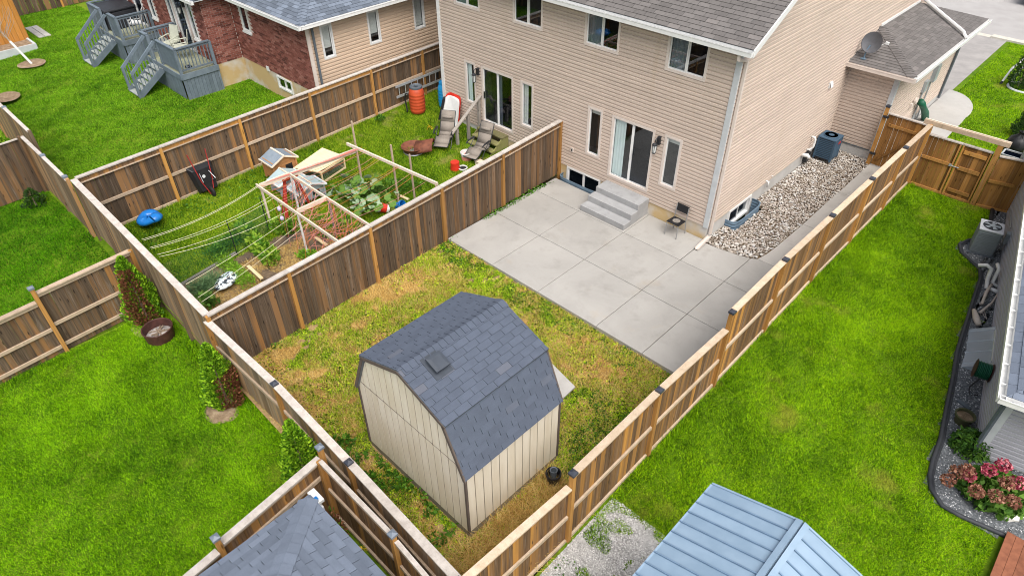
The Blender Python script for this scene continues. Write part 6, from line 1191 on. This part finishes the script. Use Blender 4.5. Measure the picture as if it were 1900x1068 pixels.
# grey AC unit
ac = U(1825, 466, z=.1); c = V((5.93, 4.70, .1)); T = thing('air_conditioner', 'grey air conditioner with pale top in the dark gravel', 'air conditioner', c); hw = .28
m = MB(); m.obox(c+ZUP*.02, ra, rn, ZUP, hw+.05, hw+.05, .03); m.build('pad', 'gutter_dark', T); m = MB(); m.obox(c+ZUP*.40, ra, rn, ZUP, hw, hw, .37); m.build('cabinet', 'ac_grey', T, bevel=.03)
for k in range(14):
    for sgn, d1, d2 in ((1, ra, rn), (-1, ra, rn), (1, rn, ra), (-1, rn, ra)): m = MB(); m.obox(c+d2*(sgn*(hw+.006))+ZUP*(.10+k*.045), d1, d2, ZUP, hw-.04, .006, .012); m.build('louvre', 'ac_grey', T)
m = MB(); m.obox(c+ZUP*.785, ra, rn, ZUP, hw+.01, hw+.01, .025); tp = m.build('top_panel', 'ac_top', T, bevel=.02); m = MB(); m.lathe([(.23, .808), (.23, .815), (.22, .815)], c, 24); m.build('fan_opening', 'black_metal', tp); m = MB(); m.lathe([(.07, .815), (.075, .83), (.0001, .835)], c, 14)
for k in range(5): a = k*1.257; m.prism([c+V((.06*math.cos(a), .06*math.sin(a), .818)), c+V((.20*math.cos(a), .20*math.sin(a), .817)), c+V((.20*math.cos(a+.6), .20*math.sin(a+.6), .823)), c+V((.07*math.cos(a+.8), .07*math.sin(a+.8), .823))], (0, 0, .003))
m.build('fan', 'meter_grey', tp)
m = MB(); q = K+ra*6.2; m.tube([q+rn*.62+ZUP*.55, q+rn*.45+ZUP*.62, q+rn*.32+ZUP*.55, q+rn*.30-ra*.1+ZUP*.30, q+rn*.26-ra*.28+ZUP*.14, q+rn*.12-ra*.35+ZUP*.18, q-ra*.4+ZUP*.18], .05, 10); m.tube([q+rn*.22+ra*.2+ZUP*.62, q+rn*.16+ra*.02+ZUP*.58, q+rn*.16-ra*.05+ZUP*.2, q+rn*.02-ra*.1+ZUP*.16], .045, 10); m.build('vent_pipe', 'pvc', origin=q, smooth=True, label='white plastic vent pipes curling from the grey house wall', cat='pipe')
m = MB(); q = K+ra*8.0; m.obox(q+rn*.06+ZUP*.55, ra, rn, ZUP, .10, .06, .16); m.tube([q+rn*.06+ZUP*.4, q+rn*.06+ZUP*.0], .02, 6); m.tube([q+rn*.05+ZUP*.7+ra*.3, q+rn*.05+ZUP*.5+ra*.3+ra*1.5], .015, 6); m.build('utility_box', 'meter_grey', origin=q, label='small grey utility box on the grey house wall', cat='box')
def drift(label, pts, r):
    P = [U(*p, z=float(g_right(7, 1))+.10) for p in pts[0]]; T = thing('driftwood', label, 'driftwood', P[0], 'driftwood pieces in the dark gravel'); m = MB(); m.tube(P, r, 8); 
    for q in pts[1:]: m.tube([U(*p, z=.17) for p in q], [r[0]*.55]+[r[0]*.3]*(len(q)-1), 6)
    m.build('limb', 'driftwood', T, smooth=True)
drift('forked pale driftwood branch nearest the grey air conditioner', [[(1840, 527), (1830, 542), (1822, 563)], [(1828, 550), (1818, 565)]], [.03, .04, .03]); drift('long thin driftwood pole leaning towards the wall', [[(1855, 540), (1840, 562), (1818, 580)], [(1826, 575), (1831, 592)], [(1822, 578), (1828, 590)]], [.02, .025, .035]); drift('thick weathered driftwood lump on the gravel', [[(1807, 575), (1811, 590), (1816, 602)]], [.05, .08, .06])
# clear window well cover
T = thing('window_well_cover', 'clear plastic window well cover on the dark gravel', 'cover', K+ra*3.15); s0, s1 = 2.45, 3.95; m = MB(); F = lambda s, d, z: K+ra*s+rn*d+ZUP*z
fr_ = [F(s0, .02, .42), F(s1, .02, .42), F(s1-.1, .52, .10), F(s0+.1, .52, .10)]; m.add(fr_+[F(s0-.05, .02, .04), F(s1+.05, .02, .04), F(s1, .60, .04), F(s0, .60, .04)], [(0, 1, 2, 3), (0, 3, 7, 4), (1, 5, 6, 2), (3, 2, 6, 7)]); m.build('dome', 'cloudy_plastic', T)
for k in range(4): s = s0+.12+k*(s1-s0-.24)/3; m = MB(); m.bar(F(s, .03, .425), F(s, .5, .115), .018, .02); m.build('rib', 'cloudy_plastic', T)
m = MB(); m.tube([F(s0-.05, .03, .05), F(s0, .61, .05), F(s1, .61, .05), F(s1+.05, .03, .05)], .02, 6); m.build('rim', 'black_plastic', T)
# hose reel
q = K+ra*2.0+rn*.20+ZUP*.55; T = thing('hose_reel', 'green garden hose wound on a reel on the grey house wall', 'hose reel', q); m = MB()
for k in range(9): m.lathe([(.17+.012*(k % 2)-.014, -.12+k*.03-.014), (.17+.012*(k % 2)+.014, -.12+k*.03), (.17+.012*(k % 2)-.014, -.12+k*.03+.014)], q, 20, rn)
m.build('hose', 'hose_green', T, smooth=True)
for e in (-1, 1): m = MB(); m.lathe([(.09, e*.145), (.21, e*.15), (.215, e*.158), (.09, e*.16)], q, 20, rn); m.build('drum_side', 'rust_dark', T); m = MB(); m.bar(q+ra*(e*.05)-rn*.2, q+ra*(e*.05)-rn*.1, .03, .05); m.build('bracket', 'grey_metal', T)
m = MB(); m.tube([q-ra*.13-ZUP*.15, q-ra*.2-ZUP*.40+rn*.1, q-ra*.35-ZUP*.5+rn*.05, q-ra*.3-rn*.1-ZUP*.45], .014, 6); m.build('hose_tail', 'black_plastic', T)
pp = U(1782, 785, z=-.02); T = thing('plant_pot', 'olive green plant pot with dry soil in the gravel bed', 'pot', pp); m = MB(); m.lathe([(.13, 0), (.17, .22), (.195, .23), (.20, .28), (.17, .28), (.16, .22)], pp, 24); m.build('pot', 'olive_pot', T); m = MB(); m.lathe([(.163, .22), (.0001, .235)], pp, 16); m.build('soil', 'mulch', T)
m = MB(); c = U(1788, 752, z=.03); m.obox(c, unit((1, -.4, 0)), unit((.4, 1, 0)), ZUP, .14, .05, .045); m.build('trowel_box', 'gutter_dark', origin=c, label='small dark box behind the olive pot', cat='box')
plantcloud('leafy_shrub', 'green leafy shrub by the corner of the grey house', U(1795, 835, z=-.05), .40, .36, .55, 900, .11, 'shrub_leaf', cat='shrub')
hc = U(1832, 925, z=-.1); T = thing('hydrangea', 'hydrangea bush with pink and rust flower heads', 'shrub', hc); plantcloud('', '', hc, .58, .50, .75, 1100, .16, 'hydrangea_leaf', parent=T, stems=9, asp=.65)
for k, (px, py, z, mt) in enumerate(((1775, 875, .55, 'flower_rust'), (1795, 872, .7, 'flower_rust'), (1835, 872, .85, 'flower_pink'), (1862, 862, .95, 'flower_pink'), (1812, 910, .75, 'flower_rust'), (1850, 920, .75, 'flower_rust'), (1868, 895, .8, 'flower_rust'), (1880, 930, .6, 'flower_rust'), (1890, 895, .7, 'flower_pink'), (1760, 890, .4, 'flower_rust'), (1798, 880, .6, 'flower_pink'))):
    c = np.array(U(px, py, z=z)); d = rng.normal(size=(170, 3)); d /= np.linalg.norm(d, axis=1, keepdims=True); leafobj('flower_head', c+d*np.array([.14, .14, .11])*rng.uniform(.7, 1, (170, 1)), .055, mt, T, asp=.9)
rc = U(1866, 957, z=-.1); m = MB(); m.lathe([(.0001, -.03), (.16, 0), (.15, .10), (.08, .16), (.0001, .17)], rc, 9, sx=1.3, sy=.8); m.v = [(x+.03*math.sin(i*2.1), y+.03*math.cos(i*3.3), z+.015*math.sin(i*1.7)) for i, (x, y, z) in enumerate(m.v)]; m.build('rock', 'white_rock', origin=rc, label='pale rock beside the hydrangea', cat='rock')
T = thing('low_deck', 'red brown plank deck at the bottom right corner', 'deck', (9.3, -5, -.1)); d0 = U(1866, 985, z=0.); dd = unit((.02, -1, 0))
for k in range(8): a = d0+V((.02+k*.145, 0, 0)); m = MB(); m.prism([a, a+V((.14, 0, 0)), a+V((.14, 0, 0))+dd*3, a+dd*3], (0, 0, .035)); m.build('plank', 'red_deck', T)
# ================================================================== blue metal roofed gazebo
T = thing('gazebo', 'gazebo with blue standing seam metal roof at the bottom edge', 'gazebo', (6.45, -10.7, -.35)); yA, yZ, xR, zR, xE, zE_ = -8.82, -12.7, 6.445, 2.765, 1.36, 2.325
for sgn in (-1, 1):
    k = 0; y = yA; sd = V((sgn*xE, 0, zE_-zR)); n_ = unit((sgn*(zR-zE_), 0, xE))
    while y > yZ+.05:
        y2 = max(y-.222, yZ); a, b = V((xR, y, zR)), V((xR, y2, zR)); m = MB(); m.prism([a, b, b+sd, a+sd], n_*.012); m.build('roof_panel', 'blue_metal_roof', T); m = MB(); m.bar(b+n_*.026+sd*.01, b+n_*.026+sd, .018, .032, up=n_); m.build('seam', 'blue_metal_seam', T); y = y2
    m = MB(); m.bar(V((xR+sgn*xE, yA, zE_-.02)), V((xR+sgn*xE, yZ, zE_-.02)), .05, .07); m.build('eave_trim', 'blue_metal_roof', T); m = MB(); m.bar(V((xR, yA+.012, zR))+n_*.01, V((xR+sgn*xE, yA+.012, zE_))+n_*.01, .03, .06); m.build('rake_trim', 'blue_metal_roof', T)
for e in (-1, 1): m = MB(); m.bar(V((xR+e*.055, yA+.01, zR+.035)), V((xR+e*.055, yZ, zR+.035)), .085, .02, up=(e*.3, 0, 1)); m.build('ridge_cap', 'blue_metal_roof', T)
for (x, y) in ((5.25, -9.0), (7.65, -9.0), (5.25, -12.4), (7.65, -12.4)): m = MB(); m.box((x-.06, y-.06, -.6), (x+.06, y+.06, 2.30)); m.build('post', 'black_metal', T)
for p, q_ in (((5.25, -9.0), (7.65, -9.0)), ((5.25, -12.4), (7.65, -12.4)), ((5.25, -9.0), (5.25, -12.4)), ((7.65, -9.0), (7.65, -12.4))): m = MB(); m.bar((*p, 2.21), (*q_, 2.21), .08, .10); m.build('beam', 'black_metal', T)
# ================================================================== street side at the top right
def flat(name, poly, z, mat, label): m = MB(); m.poly([(x, y, z) for x, y in poly]); m.build(name, mat, kind='structure', label=label)
flat('road', [(-80, 24.0), (80, 24.0), (80, 60), (-80, 60)], .0, 'asphalt_road', 'pale grey street at the top right')
flat('driveway', [(-7, 14.6), (1.66, 14.6), (1.72, 15.9), (1.72, 23.6), (-7, 23.6)], .045, 'asphalt', 'grey asphalt driveway in front of the garage wing')
m = MB(); m.box((-80, 23.6, -.1), (1.0, 24.0, .05)); m.box((1.02, 23.6, -.1), (80, 24.0, .11)); m.build('kerb', 'kerb', kind='structure', label='pale concrete kerb along the street')
m = MB(); pd = [(1.60, 8.45), (2.95, 8.45), (2.95, 13.2)]+[(1.75+1.2*math.cos(t), 13.9+2.0*math.sin(t)) for t in np.linspace(-.2, math.pi/2, 12)]+[(1.60, 15.9)]; m.prism([(x, y, -.08) for x, y in pd], (0, 0, .14)); m.build('front_walk', 'concrete_pale', bevel=.015, kind='structure', label='pale concrete walk with rounded end beside the garage wing')
def bush(label, x, y, H_, R): return cedar('evergreen', label, (x, y, .03), H_, R, 3600, ('cedar_dark',), None, 'shrub', 'front lawn evergreens')
bush('dark evergreen in a white edged ring on the front lawn', 3.55, 18.1, 1.7, .55); bush('dark evergreen at the right edge just behind the gate', 4.95, 13.4, 1.3, .6)
m = MB(); m.tube([(3.75+.55*math.cos(t), 18.05+.55*math.sin(t), .07) for t in np.linspace(0, 2*math.pi, 25)], .05, 6); m.build('tree_ring', 'trim_grey', origin=(3.55, 18.05, .05), label='grey edging ring round the front lawn evergreen', cat='edging')
T = thing('goal_frame', 'white sloping metal frame with black feet on the front lawn', 'frame', (2.95, 18.0, .03))
for dx in (0, .28): m = MB(); m.tube([(2.95+dx, 18.0+dx*.2, .05), (3.02+dx, 18.5, .55), (3.25+dx, 19.6, .85), (3.7+dx, 21, 1.0)], .04, 8); m.build('rail', 'trim_white', T); m = MB(); m.tube([(2.94+dx, 17.97+dx*.2, .02), (2.96+dx, 18.05+dx*.2, .12)], .05, 8); m.build('foot', 'black_plastic', T); m = MB(); m.tube([(3.25+dx, 19.6, .85), (3.2+dx, 19.7, .05)], .03, 6); m.build('leg', 'trim_white', T)
m = MB(); c = V((4.95, 11.9, .03)); m.lathe([(.0001, 0), (.30, .04), (.36, .25), (.26, .5), (.08, .62), (.06, .70), (.10, .74), (.0001, .76)], c, 16); m.v = [(x+.025*math.sin(i*1.9), y+.025*math.cos(i*2.7), z) for i, (x, y, z) in enumerate(m.v)]; m.build('bin_bag', 'black_plastic', origin=c, smooth=True, label='black bin bag behind the gate beam', cat='bag')
T = thing('recycling_bin', 'dark blue recycling bin behind the brown fence panel', 'bin', (5.1, 10.6, .03)); m = MB(); m.prism([(4.85, 10.4, .03), (5.4, 10.4, .03), (5.4, 10.8, .03), (4.85, 10.8, .03)], (0, 0, .02)); b = [(4.82, 10.37), (5.43, 10.37), (5.43, 10.83), (4.82, 10.83)]
for i in range(4): p, q_ = b[i], b[(i+1) % 4]; m.bar((*p, .25), (*q_, .25), .025, .42)
m.build('bin_body', 'car_paint', T); m = MB()
for i in range(4): p, q_ = b[i], b[(i+1) % 4]; m.bar((*p, .48), (*q_, .48), .05, .04)
m.build('rim', 'trim_grey', T)
T = thing('white_bin', 'pale bin standing behind the fence panel at the right edge', 'bin', (5.5, 10.9, .03)); m = MB(); m.lathe([(.20, 0), (.25, .75), (.27, .77), (.27, .80), (.0001, .86)], (5.55, 10.9, .03), 18); m.build('bin_body', 'trim_white', T)
# parked car, only its corner shows
T = thing('parked_car', 'dark blue parked car at the top right corner of the street', 'car', (2.7, 31.0, 0)); x0, y0, y1 = .55, 30.1, 31.9; pf = [(0, .35), (0, .75), (.25, .95), (1.1, 1.02), (1.8, 1.48), (3.3, 1.5), (4.0, 1.1), (4.4, 1.0), (4.45, .35)]
m = MB(); m.prism([(x0+a, y0, b_) for a, b_ in pf], (0, y1-y0, 0)); m.build('body', 'car_paint', T, bevel=.06)
for y, s in ((y0-.004, 1), (y1+.004, -1)): m = MB(); m.prism([(x0+a, y, b_) for a, b_ in ((1.3, 1.02), (1.85, 1.40), (3.2, 1.42), (3.75, 1.06))], (0, -.006*s, 0)); m.build('window', 'glass_screen', T)
for a in (.8, 3.6):
    for y in (y0+.02, y1-.02): m = MB(); m.lathe([(.2, -.11), (.31, -.11), (.34, -.06), (.34, .06), (.31, .11), (.2, .11)], (x0+a, y, .34), 24, (0, 1, 0)); o = m.build('tyre', 'rubber', T); m = MB(); m.lathe([(.205, -.09), (.205, .09)], (x0+a, y, .34), 14, (0, 1, 0)); m.build('rim', 'meter_grey', o)
for y in (y0+.2, y1-.5): m = MB(); m.box((x0-.02, y, .66), (x0+.05, y+.3, .78)); m.build('headlight', 'lamp_glass', T)

# ================================================================== grass, weeds, straw
grass('grass', 'mown green grass behind the brick house', [(-36, -12.0), (-13.0, -12.0), (-13.0, 2), (-36, 2)], g_brick, 1700, .06, 'grass_striped', stripe=(math.radians(-28), .55, .9), lean=.8, holes=[[(-29.5, -4.6), (-19.4, -4.6), (-19.4, -3.4), (-14.1, -3.4), (-14.1, 8), (-40, 8), (-40, -4.6)], [(-22.4, -6.1), (-19.2, -6.1), (-19.2, -4.5), (-22.4, -4.5)], [(-27.8, -6.1), (-24.6, -6.1), (-24.6, -4.5), (-27.8, -4.5)], [(-33.1, -7.75), (-31, -7.75), (-31, -7.1), (-33.1, -7.1)], [(-33, -12), (-29.8, -12), (-29.8, -8.2), (-33, -8.2)]], w=.020)
grass('grass', 'weedy green grass around the vegetable garden', [(-12.85, -12.0), (-5.65, -12.0), (-5.65, 2.5), (-12.85, 2.5)], g_garden, 3200, .075, 'grass_weedy', holes=[[(-9.1, -12), (-5.6, -12), (-5.6, -6.3), (-8.2, -6.5), (-9.0, -8.2)], [(-11.2, 0), (-5.5, 0), (-5.5, 6), (-11.2, 6)], [(-9.1, -1.1), (-7.9, -1.1), (-7.9, 0), (-9.1, 0)]], w=.016, lean=.7)
gaz = [(5.6, -12.6), (7.4, -12.6), (7.4, -9.4), (5.6, -9.4)]
gv = lambda x, y: ~((((x-3.9)/1.05)**2+((y+10.2)/1.75)**2 < .7+.5*vn(x, y, 1.7)) & (vn(x, y, 3.3, 1) < .80))
grass('grass', 'green grass of the right hand lawn', [(3.18, -13), (9.6, -13), (9.6, 7.0), (3.18, 7.0)], g_right, 6400, .06, 'grass', stripe=(math.radians(8), .7, 1.8), lean=.75, holes=[bedpoly, gaz, [(8.9, -8), (11, -8), (11, -4.2), (8.9, -4.2)], [(8, -2.8), (12, -2.8), (12, 10), (5.5, 10)]], keep=gv, w=.0125)
sheet('gravel_patch', [(3.2, -12.4), (4.95, -12.4), (4.95, -8.6), (3.2, -8.6)], lambda x, y: g_right(x, y)+.004, 'grey_gravel', .3, label='pale gravel patch between the fence and the metal roof')
scatter('gravel', 'pale grey gravel chips beside the metal roof', [(3.2, -12.4), (5.2, -12.4), (5.2, -8.5), (3.2, -8.5)], lambda x, y: g_right(x, y)+.006, 22000, .008, .018, 'gravel_light')
grass('grass', 'bright grass of the lower left lawn', [(-9.1, -19.5), (-.65, -19.5), (-.65, -12.13), (-9.1, -12.13)], g_back, 7000, .06, 'grass_dark', stripe=(math.radians(84), .7, 1.8), lean=.75, holes=[[(fr.x+.34*math.cos(t), fr.y+.34*math.sin(t)) for t in np.linspace(0, 6.28, 14)]], keep=lambda x, y: ~(((x+4.6)/.4)**2+((y+12.75)/.3)**2 < 1), w=.0125)
grass('grass', 'grass with painted-in shade beyond the divider fence', [(-17, -19), (-9.35, -19), (-9.35, -12.2), (-17, -12.2)], g_back, 3600, .055, 'grass_shade_tint', w=.015)
grass('grass', 'green grass of the front lawn', [(1.9, 7.3), (9, 7.3), (9, 23.5), (1.9, 23.5)], lambda x, y: .03+0*x, 1700, .05, 'grass', holes=[pd, [(1.0, 7), (3.0, 7), (3.0, 9), (1.0, 9)], [(1.0, 9), (1.72, 9), (1.72, 30), (1.0, 30)]], w=.02)
# dry yard: matted straw, patches of green, weeds along the fences
shp = [(-1.3, -11.05), (1.8, -11.05), (1.8, -8.55), (-1.3, -8.55)]; yp = [(-5.45, -12.05), (2.98, -12.2), (3.03, -5.1), (-5.45, -5.1)]
def gk(th, sc=.9): return lambda x, y: (vn(x, y, sc)*.6+vn(x, y, sc*2.7, 1)*.4) > th
grass('straw', 'matted dry straw over the yard around the shed', yp, g_yard, 5600, .10, 'straw', holes=[shp], lean=1.28, w=.011, keep=lambda x, y: (vn(x, y, 1.3, 2)*.6+vn(x, y, 4., 3)*.4 > .30) & ((vn(x, y, .9)*.45+vn(x, y, 2.6, 1)*.3+vn(x, y, 6.5, 2)*.25 < .52) | (rng.uniform(0, 1, len(x)) < .35)))
grass('grass', 'patchy yellow green grass in the dry yard', yp, g_yard, 8600, .06, 'yard_green', holes=[shp], lean=.9, w=.014, keep=lambda x, y: (vn(x, y, .9)*.45+vn(x, y, 2.6, 1)*.3+vn(x, y, 6.5, 2)*.25 > .44-.10*((x > -4.5) & (y > -8)) - .10*(x > .9)))
grass('straw', 'tall dead weeds between the shed and the right fence', [(1.85, -12.1), (2.95, -12.2), (2.98, -8.9), (1.85, -8.9)], g_yard, 2600, .30, 'straw', lean=1.15, w=.012)
def ground_leaves(name, label, poly, n, size, mat, zf=g_yard, hmax=.2, keep=None, asp=.6):
    xs = [p[0] for p in poly]; ys = [p[1] for p in poly]; x = rng.uniform(min(xs), max(xs), n); y = rng.uniform(min(ys), max(ys), n); k = inpoly(x, y, poly)
    if keep is not None: k &= keep(x, y)
    x, y = x[k], y[k]; C = np.stack([x, y, zf(x, y)+rng.uniform(.02, 1, len(x))**1.5*hmax*(.3+.9*vn(x, y, 2.2, 3))], 1); return leafobj(name, C, size, mat, up=.75, asp=asp, label=label, kind='stuff', cat='weeds')
ground_leaves('weeds', 'leafy green weeds along the back of the shed', [(-1.9, -12.0), (1.6, -12.05), (1.5, -11.1), (-1.4, -11.1), (-1.9, -11.4)], 3600, .10, 'weed', hmax=.34, keep=lambda x, y: vn(x, y, 1.6)*.6+vn(x, y, 4, 1)*.4 > .42)
ground_leaves('weeds', 'green weeds along the foot of the centre fence', [(-5.46, -11.0), (-5.28, -11.0), (-5.32, -.4), (-5.48, -.4)], 2200, .055, 'weed', lambda x, y: np.where(y > -5.05, 0, g_yard(x, y)), .14, keep=lambda x, y: vn(x, y, .8, 2) > .42)
ground_leaves('weeds', 'low clover and weeds scattered over the dry yard', yp, 40000, .055, 'yard_green', hmax=.08, keep=lambda x, y: (vn(x, y, .8, 4)*.6+vn(x, y, 3.1, 2)*.4 > .44) & ~inpoly(x, y, shp))
ground_leaves('weeds', 'weeds right of the shed by the paver', [(1.9, -9.0), (2.95, -9.0), (2.95, -6.6), (1.2, -6.6), (1.85, -8.5)], 3600, .07, 'weed', hmax=.12, keep=lambda x, y: vn(x, y, 1.7, 1) > .42)
ground_leaves('weeds', 'small weeds growing through the pale gravel', [(3.25, -12.4), (5.0, -12.4), (5.0, -8.6), (3.25, -8.6)], 1500, .06, 'weed', g_right, .07, keep=lambda x, y: vn(x, y, 1.8, 3) > .66)
ground_leaves('weeds', 'broad leaved weeds in the vegetable garden lawn', [(-12.8, -11.9), (-9.2, -11.9), (-9.6, -4), (-12.8, -4)], 3000, .08, 'weed', g_garden, .12, keep=lambda x, y: vn(x, y, 1.2, 2) > .6)
grass('straw', 'straw mulch strewn over the vegetable bed', [(-9.0, -11.9), (-5.7, -11.9), (-5.7, -6.4), (-8.3, -6.4)], lambda x, y: g_garden(x, y)+.03, 2200, .10, 'straw', lean=1.3, w=.008, keep=lambda x, y: vn(x, y, 1.6, 2) > .45)

# longer untrimmed grass along the fence feet
for nm, pl, zf, mt in (('taller grass along the right side of the stepped fence', [(3.16, -9.0), (3.38, -9.0), (3.38, 7.0), (3.16, 7.0)], g_right, 'grass'), ('taller grass along the back fence foot', [(-9.1, -12.42), (-.7, -12.42), (-.7, -12.16), (-9.1, -12.16)], g_back, 'grass_dark'), ('taller grass at the foot of the far garden fence', [(-12.82, -11.9), (-12.5, -11.9), (-12.5, 1), (-12.82, 1)], g_garden, 'grass_weedy'), ('taller grass along the divider fence', [(-9.1, -18), (-8.85, -18), (-8.85, -12.3), (-9.1, -12.3)], g_back, 'grass_dark')):
    grass('grass', nm, pl, zf, 1500, .14, mt, w=.014, lean=.8, keep=lambda x, y: vn(x, y, 1.5, 1) > .35)

ground_leaves('weeds', 'green weeds and grass tufts along the patio edge', [(-5.4, -5.75), (3.0, -5.75), (3.0, -5.1), (-5.4, -5.1)], 3600, .06, 'weed', hmax=.10, keep=lambda x, y: vn(x, y, 1.3, 4)*.6+vn(x, y, 5, 2)*.4 > .48)
